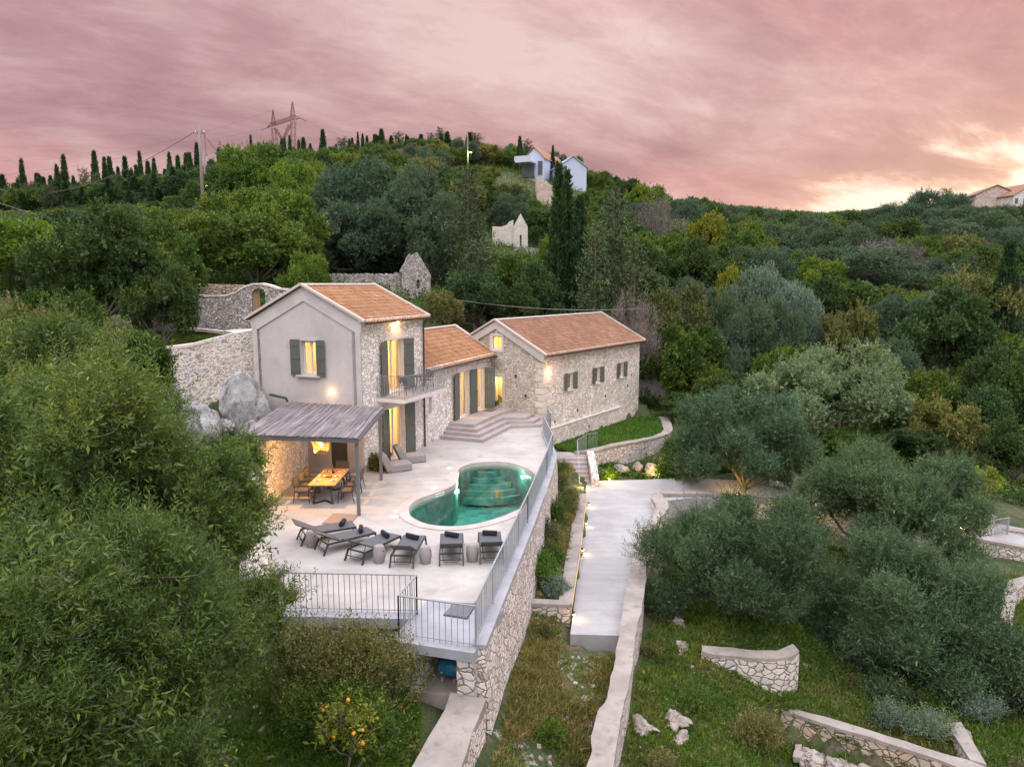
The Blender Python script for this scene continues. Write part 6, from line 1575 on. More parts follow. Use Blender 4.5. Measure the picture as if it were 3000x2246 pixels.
FEAT = [
 ('olive', 1110, 478, 67, 330, 'great rounded grey-green olive tree high behind the tower house'), ('olive', 1040, 590, 62, 290, 'grey-green olive tree directly behind the roofless ruin, left of its taller neighbour'), ('olive', 1270, 560, 63, 230, 'grey-green olive tree between the ruin gable and the dark ragged conifer'), ('olive', 1190, 500, 66, 220, 'grey-green olive top showing behind the two olives above the ruin'), ('olive', 985, 520, 66, 180, 'grey-green olive tree at the left end of the olive clump above the tower'),
 ('fir', 1370, 488, 58, 150, 'tall dark ragged conifer left of the white ruined chapel'), ('fir', 1395, 700, 52, 160, 'dark ragged conifer below the white ruined chapel'),
 ('dark', 1390, 800, 50, 200, 'dark evergreen tree right of the roofless ruin'), ('brown', 1300, 850, 47, 110, 'brownish scrubby tree just behind the tower house roof'),
 ('cyp', 1638, 498, 60, 70, 'tall dark cypress right of the ruined chapel, taller of the pair'), ('cyp', 1660, 520, 62, 76, 'dark cypress pressed against the right of the tallest cypress'), ('cyp', 1700, 590, 60, 90, 'shorter dark cypress to the right of the cypress pair'),
 ('fir', 1800, 560, 57, 200, 'broad ragged conifer with bare patches behind the barn roof'), ('fir', 1745, 650, 55, 150, 'dark conifer between the cypress pair and the broad ragged conifer'), ('fir', 1860, 700, 55, 160, 'dark conifer behind the right end of the barn roof'),
 ('oak', 775, 545, 52, 330, 'big dome-shaped olive-brown oak behind the arched gate wall'), ('brown', 640, 590, 60, 190, 'brown-green tree left of the dome-shaped oak'), ('bright', 900, 740, 42, 150, 'small light green tree behind the tower house ridge'),
 ('bright', 745, 420, 88, 210, 'bright green tree right of the tall timber pole'), ('bright', 850, 480, 86, 170, 'bright green tree on the slope right of its tallest bright neighbour'), ('bright', 930, 520, 92, 120, 'bright green tree just left of the olive clump'),
 ('dark', 290, 590, 34, 330, 'large dark evergreen on the left with yellow-green shoots on top'), ('oak', 420, 640, 36, 280, 'leafy dark oak reaching right toward the stone gate wall'), ('dark', 470, 760, 33, 200, 'dark evergreen crown overhanging the left end of the gate wall'), ('bright', 70, 640, 40, 260, 'yellow-green leafy tree at the far left edge'), ('oak', 560, 610, 55, 170, 'oak tree standing just below the tall timber pole'), ('olive', 130, 760, 42, 180, 'olive tree between the leafy trees at the left edge'),
 ('oak', 180, 850, 28, 260, 'leafy green oak low at the left edge above the near olives'), ('brown', 60, 880, 26, 240, 'yellow-brown tree at the far left above the near olives'), ('brown', 330, 950, 25, 200, 'small yellow-green tree beneath the large dark evergreen at the left'),
 ('dark', 1560, 770, 56, 180, 'dense green tree below the chapel wall'), ('bright', 1612, 690, 78, 75, 'bright green tree between the chapel and the cypress pair'), ('bright', 1560, 585, 128, 110, 'green tree on the slope right above the chapel'), ('dark', 1500, 830, 52, 160, 'dense green bush-like tree behind the barn ridge'), ('bare', 1860, 840, 53, 150, 'bare pale branches rising behind the barn roof end'),
 ('bare', 1925, 560, 100, 130, 'bare grey tree on the slope right of the ragged conifer'), ('yellow', 2070, 625, 90, 115, 'yellow-green tree on the upper right slope'), ('yellow', 2135, 780, 70, 65, 'small bright yellow tree on the right slope'), ('bare', 2540, 700, 95, 190, 'wide bare purplish tree on the right slope'), ('bare', 2640, 690, 97, 150, 'bare purplish tree right beside the wide bare tree'),
 ('bright', 1900, 540, 140, 110, 'bright tree under the ridge right of the white houses'),
 ('silver', 2230, 775, 68, 190, 'pale silvery olive high on the right slope'), ('silver', 2330, 830, 64, 150, 'pale silvery olive just right of the highest silvery one'), ('olive', 2160, 850, 60, 200, 'blue-green olive in the middle of the right slope'), ('olive', 2250, 880, 56, 190, 'blue-green olive below the pale silvery pair'), ('olive', 2110, 950, 55, 190, 'blue-green olive beyond the barn\'s far corner'), ('olive', 2360, 905, 58, 130, 'rounded blue-green olive left of the yellow-tinged oak'),
 ('brown', 1990, 830, 58, 230, 'olive-brown tree right behind the barn\'s far gable'), ('brown', 2480, 895, 58, 190, 'yellow-tinged oak in the middle of the right wood'), ('oak', 2010, 950, 53, 220, 'green oak leaning over the barn\'s far corner'), ('oak', 2050, 1060, 52, 200, 'dark green tree beside the barn\'s far wall'), ('olive', 2600, 980, 60, 230, 'broad blue-green tree toward the right of the wood'), ('dark', 2790, 840, 66, 260, 'wide dark tree at the right of the wood'), ('brown', 2870, 790, 74, 220, 'brown-topped dark tree near the right edge'),
 ('olive', 2520, 720, 92, 330, 'big rounded green tree below the bare purplish trees'), ('cyp', 2960, 720, 72, 90, 'dark upright cypress at the right edge'), ('fir', 2850, 740, 80, 130, 'dark conifer right of centre on the right slope'),
 ('oak', 2300, 1010, 52, 200, 'green oak behind the spreading pale tree'), ('dark', 2120, 1090, 50, 190, 'dark evergreen behind the nearest big olive'), ('oak', 2700, 1080, 52, 230, 'green oak right of the spreading pale tree'), ('dark', 2860, 1130, 50, 230, 'dark evergreen above the gate pillar'), ('brown', 2780, 1170, 47, 180, 'yellow-green shrubby tree above the right-hand olive'), ('dark', 2950, 1010, 56, 230, 'dark evergreen at the right edge above the gate'), ('dark', 2680, 1260, 45, 200, 'dark tree in the hollow behind the right-hand olives'), ('dark', 2990, 1230, 44, 200, 'dark evergreen at the far right behind the boundary wall'), ('dark', 2010, 1150, 49, 150, 'dark evergreen between the barn corner and the nearest big olive'),
 ('olive', 2730, 560, 150, 170, 'dark olive clump on the right ridge left of the far houses'), ('olive', 2900, 600, 130, 220, 'dark grey-green olive below the far right houses'), ('olive', 2780, 640, 120, 230, 'dark grey-green olive beneath the right ridge'), ('olive', 2640, 600, 140, 200, 'grey-green olive under the leaning mast'),
 ('oak', 1000, 930, 43, 0, '')]
for t in FEAT:
    if not t[5]: continue
    put(t[0], t[1], t[2], t[3], t[4], t[5], parts=t[3] < 80, i=hash(t[5]) * 0 + (t[1] // 10) % 3)
# small yellow-leaved street tree by the gate
p = aty(2868, 1420, 36); 
plant(make_tree(171, (1.0, 1.0, .75), 1.3, 600, 7, .2, .10, .06, 'leaf_yellow', th=.05, bark='palebark'), 'small_tree', (p.x, 36, aty(2868, 1420, 36).z - 1.9), 1.15, 'small round yellow-leaved tree on a thin pale trunk behind the gate pillar')

# skyline cypresses on the left ridge and centre hill
SKYC = [(8, 520, .9), (62, 474, 1.0), (110, 525, .7), (165, 490, .9), (185, 462, 1.2), (245, 490, 1.3), (275, 450, 1.0), (305, 468, 1.0), (320, 466, 1.2), (345, 495, .8), (365, 466, 1.2), (408, 450, 1.0), (432, 478, .9), (450, 470, .9), (495, 452, 1.0), (520, 462, .9), (545, 455, 1.3), (555, 452, 1.1), (575, 425, .8), (640, 440, .9), (655, 445, 1.0), (668, 430, 1.0), (734, 403, .7), (757, 422, .8), (825, 412, .8), (833, 410, .8), (848, 402, .8), (875, 415, .7), (888, 408, 1.2), (910, 425, .7), (945, 385, 1.0), (1008, 402, 1.8), (1048, 391, .6), (1062, 396, .6), (1075, 402, .7), (1095, 398, .6), (1117, 382, 1.1), (1168, 385, 1.4), (1190, 397, .7), (1288, 373, 1.2), (1310, 390, 1.3), (1345, 400, 1.2), (1375, 392, 1.3), (1390, 388, 1.9), (1523, 403, 1.0), (1545, 407, 1.3), (1620, 430, .6), (2620, 590, 2.0), (2715, 568, 2.0), (2774, 550, 1.7)]
for i, (u, v, w_) in enumerate(SKYC):
    if v == 0: continue
    y = 172 if u < 600 else 190 if u < 1500 else 178 if u < 2000 else 205
    y += (i * 37 % 17) - 8
    kk = 'fir' if (w_ >= 1.2 and i % 2) or u in (8, 2620, 2715) else 'cyp'
    k = KD[kk][i % len(KD[kk])]; tp = aty(u, v, y); g0 = gz(tp.x, y) - .5
    hh = max(tp.z - g0, 5); s = min(hh / k.h, 2.6)
    wd = w_ * (1.15 if kk == 'cyp' else 1.9) / k.r
    zone = 'on the left skyline left of the tall timber pole' if u < 590 else 'on the skyline around the lattice pylon' if u < 960 else 'on the hilltop skyline between the pylon and the white houses' if u < 1600 else 'on the right-hand skyline under the bright sky'
    plant(k, NAMES[kk], (tp.x, y, tp.z - k.h * hh / k.h), wd, '%s %s' % (WORD[kk], zone), group='%s trees %s' % (kk == 'cyp' and 'cypress' or 'conifer', zone), parts=False, sz=hh / k.h)
    TAKEN.append((tp.x, y, 1.0))

Rs = np.random.RandomState(41)
for i in range(74):
    u = float(Rs.uniform(-5, 1330)) if i > 34 else float(Rs.uniform(-5, 640)); base = float(np.interp(u, (0, 200, 400, 600, 760, 900, 1200, 1400), (560, 556, 530, 500, 462, 445, 412, 410)))
    if 1355 < u < 1400: continue
    y = (172 if u < 640 else 190) + Rs.uniform(-9, 9); v = base - Rs.uniform(4, 46 if u < 640 else 30)
    kk = 'fir' if Rs.rand() < .34 else 'cyp'; k = KD[kk][i % len(KD[kk])]; tp = aty(u, v, y); hh = max(3.5, min(tp.z - gz(tp.x, y) + .5, 11))
    wd = (Rs.uniform(.7, 1.25) if kk == 'cyp' else Rs.uniform(1.3, 1.9)) / k.r
    zone = 'on the left skyline left of the tall timber pole' if u < 590 else 'on the skyline around the lattice pylon' if u < 960 else 'on the hilltop skyline between the pylon and the white houses'
    plant(k, NAMES[kk], (tp.x, y, tp.z - hh), wd, '%s %s' % (WORD[kk], zone), group='%s trees %s' % (kk == 'cyp' and 'cypress' or 'conifer', zone), parts=False, sz=hh / k.h)

for i in range(64):
    u = float(Rs.uniform(-20, 900)); y = (168 if u < 640 else 186) + Rs.uniform(-8, 8); base = float(np.interp(u, (0, 200, 400, 600, 760, 900), (575, 560, 532, 500, 458, 440)))
    k = KD['dark'][i % 2]; tp = aty(u, base - Rs.uniform(-2, 26), y); hh = max(3.5, min(tp.z - gz(tp.x, y) + .6, 9))
    plant(k, 'evergreen_tree', (tp.x, y, tp.z - hh), Rs.uniform(1.6, 2.6) / k.r, 'dark round-topped evergreen standing among the skyline cypresses on the left ridge', group='evergreens among the skyline cypresses', parts=False, sz=hh / k.h)
for i in range(130):
    u = float(Rs.uniform(-20, 640)); y = float(Rs.uniform(112, 160)); base = float(np.interp(u, (0, 200, 400, 600), (560, 556, 530, 512)))
    v = base + Rs.uniform(-30, 60); kk = 'fir' if Rs.rand() < .35 else 'cyp'; k = KD[kk][i % len(KD[kk])]; tp = aty(u, v, y); g0 = gz(tp.x, y)
    hh = max(4.5, min(tp.z - g0 + .4, 16)); wd = (Rs.uniform(.9, 1.5) if kk == 'cyp' else Rs.uniform(1.5, 2.3)) / k.r
    plant(k, NAMES[kk], (tp.x, y, min(g0 - .3, tp.z - hh)), wd, '%s on the left slope just under the cypress skyline' % WORD[kk], group='%s trees just under the left skyline' % (kk == 'cyp' and 'cypress' or 'conifer'), parts=False, sz=hh / k.h)

# the wood on the hillside: individual trees scattered with their kinds by zone
Rw = np.random.RandomState(77)
for u_, v_, y_, r_ in ((2430, 1145, 44, 6.0), (2420, 1145, 50, 4.5)):
    c_ = aty(u_, v_, y_); TAKEN.append((c_.x, y_, r_))
cells = []
y = 46.0
while y < 262:
    step = 4.9 + y * .0135; n = int(2 * (y * .80 + 10) / step)
    for i in range(n):
        x = -(y * .80 + 10) + (i + .5) * step + Rw.uniform(-.35, .35) * step; cells.append((x, y + Rw.uniform(-.35, .35) * step, step))
    y += step * .92
cells = np.array(cells); cz = ground(cells[:, 0], cells[:, 1])
KEEP = [(BC + rot(H2) @ Vector((BL / 2, BD / 2, 0)), 9.5)]
HOLES = [(aty(1570, 500, 172), 13), (aty(1700, 500, 172), 10), (aty(1500, 680, 115), 4.5), (aty(1200, 820, 56), 5), (aty(1090, 830, 56), 5), (aty(1640, 590, 150), 5), (aty(2930, 570, 215), 16), (aty(820, 420, 300), 8)]
cnt = {}; nfar = []; SKYL = ((0, 200, 400, 600, 760, 900, 1200, 1400, 1500, 1700, 1900, 2100, 2400, 2700, 3000), (548, 545, 515, 492, 455, 438, 405, 408, 425, 455, 520, 595, 622, 600, 570))
RECTS = [(1425, 615, 1610, 735, 115), (1515, 430, 1735, 492, 172), (960, 735, 1265, 850, 53), (1575, 525, 1625, 600, 148), (2850, 540, 3010, 598, 215), (420, 825, 940, 960, 38), (570, 365, 612, 600, 78), (1362, 391, 1392, 480, 165)]
ZONES = [(lambda u, y: u < 620 and y > 110, 'on the far left slope under the cypress skyline'), (lambda u, y: u < 620, 'on the left slope beyond the gate wall'), (lambda u, y: u < 1000 and y > 110, 'on the hill below the lattice pylon'), (lambda u, y: u < 1000, 'on the slope behind the tower house'),
         (lambda u, y: u < 1480 and y > 110, 'on the hilltop between the pylon and the white houses'), (lambda u, y: u < 1480, 'on the slope between the ruin and the chapel'), (lambda u, y: u < 1950 and y > 110, 'on the hill around the white houses'), (lambda u, y: u < 1950, 'on the slope behind the barn'),
         (lambda u, y: u < 2400 and y > 110, 'on the upper right slope beneath the ridge'), (lambda u, y: u < 2400, 'in the wood right of the barn'), (lambda u, y: y > 110, 'under the far right houses'), (lambda u, y: True, 'in the wood near the right edge')]
def frame_uv(x, y, z):
    a = y * CP - (z - EYE) * SP; b_ = -(z - EYE) * CP - y * SP
    return 1500 + x / a * F, 1123 + b_ / a * F
order = np.argsort(cells[:, 1])
for ci in order:
    x, y, step = cells[ci]; z = float(cz[ci])
    u, v = frame_uv(x, y, z + 3)
    if not (-160 < u < 3160) or v < 300: continue
    if any(math.hypot(x - a, y - b_) < r_ * .75 + step * .22 for a, b_, r_ in TAKEN): continue
    if math.hypot(x - KEEP[0][0].x, y - KEEP[0][0].y) < KEEP[0][1] + 2.5: continue
    if y < 52 and -14 < x < 14: continue
    if any(math.hypot(x - h.x, y - h.y) < r_ or (abs(x / y - h.x / h.y) * h.y < r_ * .8 and 0 < h.y - y < (28 if h.y > 140 else 12)) for h, r_ in HOLES): continue
    tree_r = step * .55; hh_ = step * 1.15
    ut, vt = frame_uv(x, y, z + hh_); du = tree_r / y * F
    lim = float(np.interp(ut, SKYL[0], SKYL[1])) if y > 58 else 0
    if ut < 640 and y < 116: lim = max(lim, float(np.interp(ut, (0, 400, 560, 640), (612, 600, 560, 500))))
    for r0, r1, r2, r3, ry in RECTS:
        if y < ry + 2 and ut + du > r0 and ut - du < r2 and vt < r3: lim = max(lim, r3 + 4)
    cap = aty(ut, lim, y).z - z
    if cap < .9: continue
    zone = next(n_ for f_, n_ in ZONES if f_(u, y))
    q = Rw.rand()
    if u < 1000: tab = (('dark', .22), ('oak', .42), ('bright', .50), ('brown', .56), ('cyp', .86), ('fir', 1.0)) if y > 105 else (('dark', .3), ('oak', .6), ('bright', .72), ('brown', .86), ('olive', 1.0))
    elif u < 1500: tab = (('brown', .34), ('oak', .62), ('dark', .80), ('bright', .86), ('olive', .95), ('bare', 1.0))
    elif u < 1950: tab = (('dark', .30), ('oak', .52), ('olive', .70), ('brown', .82), ('bright', .90), ('bare', .94), ('fir', 1.0))
    else: tab = (('olive', .44), ('dark', .62), ('oak', .78), ('brown', .88), ('silver', .95), ('bright', .975), ('bare', 1.0))
    kk = next(a for a, b_ in tab if q <= b_)
    if cnt.get(kk, 0) >= 255: kk = min(cnt, key=lambda a: cnt[a] if a in ('dark', 'oak', 'brown', 'olive') else 999)
    cnt[kk] = cnt.get(kk, 0) + 1
    i = int(Rw.randint(9)); k = KD[kk][i % len(KD[kk])]
    s = step * Rw.uniform(.80, 1.12) / (2 * 3.3) * (.88 if y > 120 else 1) * (1.25 if kk not in ('cyp', 'fir') else 1.0)
    if kk == 'cyp': s *= .85
    low = .62 if kk in ('cyp', 'fir') and y > 100 else .92
    szz = s * Rw.uniform(.95, 1.3) * low
    if kk in ('cyp',): cap *= 1.25
    if szz * k.h > cap: szz = cap / k.h; s = min(s, szz * 1.2)
    plant(k, NAMES[kk], (x, y, z - .3), s, '%s %s' % (WORD[kk], zone), group='%ss %s' % (WORD[kk], zone), parts=y < 66, sz=szz)

# ---------------- undergrowth between the trees (uncountable)
Ru = np.random.RandomState(5); n = 95000
yy = 40 + 225 * Ru.rand(n) ** 1.5; xx = (Ru.rand(n) * 2 - 1) * (yy * .78 + 6)
ok = ~(inpoly(xx, yy, TERR) | inpoly(xx, yy, GP) | inpoly(xx, yy, PATHPOLY)); ok &= (np.hypot(xx - KEEP[0][0].x, yy - KEEP[0][0].y) > 8.6)
for bx in ((TA, H1, TL, TD), (WA, H1, WL, WD)):
    c = bx[0] + rot(bx[1]) @ Vector((bx[2] / 2, bx[3] / 2, 0)); ok &= np.hypot(xx - c.x, yy - c.y) > bx[2] / 2 + .8
ok &= ~((np.abs(xx + 12.5) < 6) & (yy < 41))
xx, yy = xx[ok], yy[ok]; zz_ = ground(xx, yy) + Ru.rand(len(xx)) * .5
P = np.stack([xx, yy, zz_], 1); D = Ru.normal(size=P.shape) * .6 + np.array([0, 0, 1.0])
V = place_sprays(P, D, .6 + .9 * Ru.rand(len(P)) + yy * .006, Ru, 7, .45, .16, .075, 1.0)
o = bpy.data.objects.new('undergrowth', quads_mesh('undergrowth', V, M['leaf_oak'])); COL.objects.link(o); tag(o, 'low scrub filling the gaps between the hillside trees', 'undergrowth', kind='stuff')

# ---------------- near olives on the right
NEAR = dict(nleaf=16, slen=.42, leaf=.085, lw=.020)
def near_tree(name, seed, u, v, y, wpx, hpx, label, mat='leaf_olive', ns=5200, th=.2, gzv=None, lobes=20, bark='bark', keep=.45, **kw):
    c = aty(u, v, y); rx = wpx / F * y / 2; rz_ = hpx / F * y / 2
    g0 = gz(c.x, c.y) if gzv is None else gzv
    th_ = max(.3, c.z - rz_ * .62 - g0)
    a = dict(NEAR); a.update(kw)
    k = make_tree(seed, (rx * .92, rx * .92, rz_ * .9), th_, ns, matname=mat, th=th, nlobe=lobes, up=.85, bark=bark, keep_low=keep, lr=(.16, .30), fr=(.50, .96), gap=(.13 if mat == 'leaf_near' else .36), out=.14, twigs=420, **a)
    s = rx / k.r; topz = c.z + rz_
    return plant(k, name, (c.x, c.y, topz - k.h * s), s, label, rz=0.0)
near_tree('olive_tree', 201, 2180, 1310, 36.5, 410, 340, 'silvery olive tree over the path branch with a lamp glowing in its branches', gzv=-3.2, ns=12000, lw=.026, leaf=.11, th=.16, keep=1.0)
near_tree('olive_tree', 202, 2170, 1680, 23, 560, 530, 'large dark olive tree beside the path, left of the other two big olives', ns=15000)
near_tree('olive_tree', 203, 2600, 1520, 29.5, 530, 450, 'big silvery olive tree at the right, its top against the dark wood', ns=15000, leaf=.10, lw=.024)
near_tree('olive_tree', 204, 2670, 1860, 22.5, 590, 590, 'large dark olive tree spreading at the lower right', ns=18000)
0 and near_tree('olive_tree', 205, 2480, 1760, 24, 300, 380, 'darker olive crown wedged between the two large lower olives', ns=8000)
near_tree('olive_tree', 206, 3010, 2000, 20, 260, 300, 'olive tree cut by the lower right edge', ns=3600)
near_tree('spreading_tree', 207, 2430, 1145, 44, 430, 270, 'spreading pale green tree on several bare stems behind the nearest silvery olive', mat='leaf_pale', ns=9000, leaf=.16, lw=.06, slen=.5, th=.16, lobes=20, bark='palebark', keep=.25, nleaf=12)
near_tree('olive_tree', 208, 2330, 1290, 43, 240, 110, 'green low tree beneath the spreading pale tree', mat='leaf_oak', ns=3000, leaf=.16, lw=.08, slen=.5)
# left foreground mass
NL = dict(leaf=.066, lw=.0125, slen=.42, nleaf=24)
near_tree('near_olive_tree', 221, 60, 1930, 8.6, 1000, 860, 'nearest olive tree filling the bottom left corner', mat='leaf_near', ns=13000, th=.16, gzv=-1.6, **NL)
near_tree('near_olive_tree', 222, 430, 1840, 10.4, 620, 600, 'leafy olive tree right of the bottom left corner tree', mat='leaf_near', ns=11000, th=.15, gzv=-1.6, **NL)
near_tree('near_olive_tree', 223, 180, 1400, 13, 800, 720, 'olive tree at the left edge, above the bottom corner tree', mat='leaf_near', ns=12000, th=.17, gzv=-.8, leaf=.085, lw=.02, slen=.4, nleaf=18)
near_tree('near_olive_tree', 224, 570, 1500, 14.5, 400, 420, 'bright olive tree reaching toward the end of the lit pergola wall', mat='leaf_near', ns=5200, th=.12, gzv=-.2, leaf=.085, lw=.02, slen=.4, nleaf=18)
near_tree('near_olive_tree', 225, 235, 1210, 18, 480, 400, 'olive tree left of the great grey boulders', mat='leaf_near', ns=6500, th=.14, leaf=.10, lw=.024, slen=.45, nleaf=16)
near_tree('near_olive_tree', 226, 60, 1080, 20, 460, 340, 'pale olive tree at the left edge beneath the leafy oaks', mat='leaf_near', ns=5500, th=.14, leaf=.10, lw=.026, slen=.45, nleaf=16)
near_tree('near_olive_tree', 227, 790, 1700, 12.8, 200, 150, 'small leafy branch end over the left end of the front railing', mat='leaf_near', ns=650, th=.05, gzv=-1.2, lobes=6, foot=(-2.6, -.3), **NL)
near_tree('near_olive_tree', 228, 700, 1330, 20, 150, 170, 'small green bush-like olive under the left edge of the pergola roof', mat='leaf_near', ns=1500, th=.06, lobes=7, leaf=.09, lw=.022, slen=.4, nleaf=14)
near_tree('near_olive_tree', 229, 440, 1100, 24, 130, 260, 'dark leafy tree overlapping the left end of the old mortared wall', mat='leaf_oak', ns=3200, th=.12, leaf=.10, lw=.05, slen=.4, nleaf=12)
near_tree('near_olive_tree', 230, 370, 2200, 8.4, 520, 400, 'low olive boughs along the bottom edge left of the orange tree', mat='leaf_near', ns=3800, th=.1, gzv=-2.0, **NL)
near_tree('near_olive_tree', 231, 700, 1780, 12.2, 330, 230, 'thin leafy boughs beside the left end of the front railing', mat='leaf_near', ns=1300, th=.06, gzv=-1.2, lobes=8, foot=(-1.9, -.4), **NL)

# orange tree with fruit
ot = near_tree('orange_tree', 240, 1010, 2110, 12.6, 190, 200, 'small orange tree hung with fruit in the front garden', mat='leaf_yellow', ns=430, th=.035, lobes=8, leaf=.08, lw=.035, slen=.25, nleaf=9, gzv=-1.45)
crown_o = [c for c in SC.objects if c.parent == ot and c.name.startswith('crown')][0]
vs = np.empty(len(crown_o.data.vertices) * 3, 'f'); crown_o.data.vertices.foreach_get('co', vs); vs = vs.reshape(-1, 3)
Rn = np.random.RandomState(9)
fm = MB(); fm.lathe([(.005, -.035), (.025, -.026), (.036, 0), (.025, .026), (.005, .035)], (0, 0, 0), 10)
fme = bpy.data.meshes.new('orange_fruit'); fme.from_pydata(fm.v, [], fm.f); fme.materials.append(M['orange']); fme.polygons.foreach_set('use_smooth', [True] * len(fme.polygons))
cen = vs.mean(0); far_ = vs[np.linalg.norm(vs - cen, axis=1) > .38]
for i in range(30):
    p = far_[Rn.randint(len(far_))]; o = bpy.data.objects.new('orange_fruit', fme); COL.objects.link(o); o.parent = ot; o.location = Vector(p) + Vector((0, 0, -.03)); o.scale = (1.1,) * 3

# shrubs
def shrub(name, seed, loc, rad, mat, label, ns=420, leaf=.06, lw=.03, slen=.22, nleaf=10, group=None, cat='shrub', up=.6):
    R = np.random.RandomState(seed); C, r = lobes_for(R, rad, 7, (.38, .55)); C[:, 2] += rad[2] * .75
    P, d = crown_points(R, C, r, ns, 1.0, .7); D = d + np.array([0, 0, up]) + R.normal(size=d.shape) * .3
    V = place_sprays(P - nrmz(D) * slen * .5, D, .7 + .7 * R.rand(ns), R, nleaf, slen, leaf, lw, .8)
    k = Kind(); k.crown = quads_mesh('foliage', V, M[mat]); k.trunk = trunk_mesh('stems', C, r, rad[2] * .4, .025, R, M['bark'], 6, .05)
    return plant(k, name, loc, 1.0, label, cat, group, rz=0.0, crown='foliage', stem='stems')
SH = [((860, 1800), 14.3, 1.0, 'leafy shrub below the left end of the front railing'), ((930, 1830), 13.9, 1.0, 'mottled shrub second from the left below the front railing'), ((1010, 1850), 14.1, 1.1, 'mottled yellow-green shrub under the middle of the front railing'), ((1065, 1880), 14.1, 1.0, 'tall mottled shrub left of the railing corner'), ((1125, 1850), 14.6, .85, 'mottled shrub pressed against the railing corner'), ((950, 1930), 13.2, .8, 'dark green shrub in front of the mottled shrubs at the left'), ((1050, 1965), 13.1, .7, 'low green shrub left of the niche')]
for i, ((u, v), y, hh, lb) in enumerate(SH):
    c = aty(u, v, y); g0 = gz(c.x, y)
    shrub('garden_shrub', 300 + i, (c.x, y, g0 - .1), (.8, .6, hh * 1.2), 'leaf_mottled' if i not in (0, 5, 6) else 'leaf_oak', lb, 800, leaf=.065, lw=.026, slen=.36, up=1.1, group='shrubs in front of the terrace')
PB = [((1665, 1490), .8, 'leaf_mottled', 'mottled bush overhanging the top end of the planter wall'), ((1630, 1450), 1.0, 'leaf_brown', 'olive-brown bush at the far end of the bed by the terrace wall'), ((1620, 1540), .9, 'leaf_oak', 'dark green bush midway along the bed by the terrace wall'), ((1600, 1600), .8, 'leaf_mottled', 'mottled bush in the middle of the bed against the terrace wall'), ((1612, 1650), .6, 'leaf_oak', 'green bush beside the middle of the planter wall'), ((1590, 1690), .8, 'leaf_bright', 'bright yellow-green grassy bush near the close end of the bed'), ((1556, 1700), .5, 'leaf_silver', 'bluish bush at the close end of the bed by the terrace wall'), ((1650, 1400), .8, 'leaf_mottled', 'mottled bush at the foot of the garden steps'), ((1628, 1715), .35, 'leaf_silver', 'low grey-green plant spilling over the flagstone planter end')]
for i, ((u, v), hh, mt_, lb) in enumerate(PB):
    c = at(u, v, -1.9); g0 = gz(c.x, c.y)
    shrub('bed_shrub', 330 + i, (c.x, c.y, g0 - .05), (.42 if hh > .6 else .38, .85 if hh > .6 else .45, max(hh * .62, .35)), mt_, lb, 620, leaf=.075, lw=.028, slen=.34, nleaf=11, up=1.2, group='shrubs in the bed by the path')
GB = [((1905, 1205), -1.5, .9, 'leaf_dark', 'dark reddish bush against the barn\'s far corner'), ((1850, 1215), -1.5, .6, 'leaf_dark', 'small dark bush at the foot of the barn wall'), ((1790, 1395), -2.7, .5, 'leaf_bright', 'yellow-lit leafy bush over a garden spotlight at the curved wall'), ((1750, 1400), -2.7, .4, 'leaf_oak', 'small green bush at the left foot of the curved wall'), ((1880, 1398), -2.7, .35, 'leaf_oak', 'low green plant between the boulders below the curved wall'), ((1960, 1380), -2.7, .8, 'leaf_oak', 'bushy plant at the right foot of the curved wall'), ((1985, 1330), -2.4, .9, 'leaf_oak', 'tall green bush against the right curve of the garden wall'), ((1100, 1375), 0.02, .5, 'leaf_brown', 'dry brown bush by the corner of the tower house behind the pergola post')]
for i, ((u, v), zg, hh, mt_, lb) in enumerate(GB):
    c = at(u, v, zg)
    if i in (2, 3, 4, 5): c = aty(u, v, 37.55)
    shrub('garden_bush', 360 + i, (c.x, c.y, zg - .1), (hh * .8, hh * .8, hh * .75), mt_, lb, int(700 * hh), leaf=.09, lw=.045, slen=.28, nleaf=9)
c = at(2230, 2130, -3.9); shrub('dry_bush', 380, (c.x, c.y, gz(c.x, c.y)), (.5, .5, .55), 'drygrass', 'straw-brown dry bush left of the brown flagstone wall', 420, leaf=.09, lw=.02, slen=.4, up=1.6)
for i, (u, v, lb) in enumerate(((2620, 2190 - 50, 'bluish-grey low shrub behind the brown flagstone wall'), (2730, 2170 - 10, 'bluish-grey low shrub in the corner between the two grey-topped walls'), (2870, 2110, 'grey-green shrub right of the corner wall'))):
    c = at(u, v, -4.8); shrub('grey_shrub', 390 + i, (c.x, c.y, gz(c.x, c.y)), (.55, .5, .42), 'leaf_silver', lb, 380, leaf=.07, lw=.02, slen=.3)

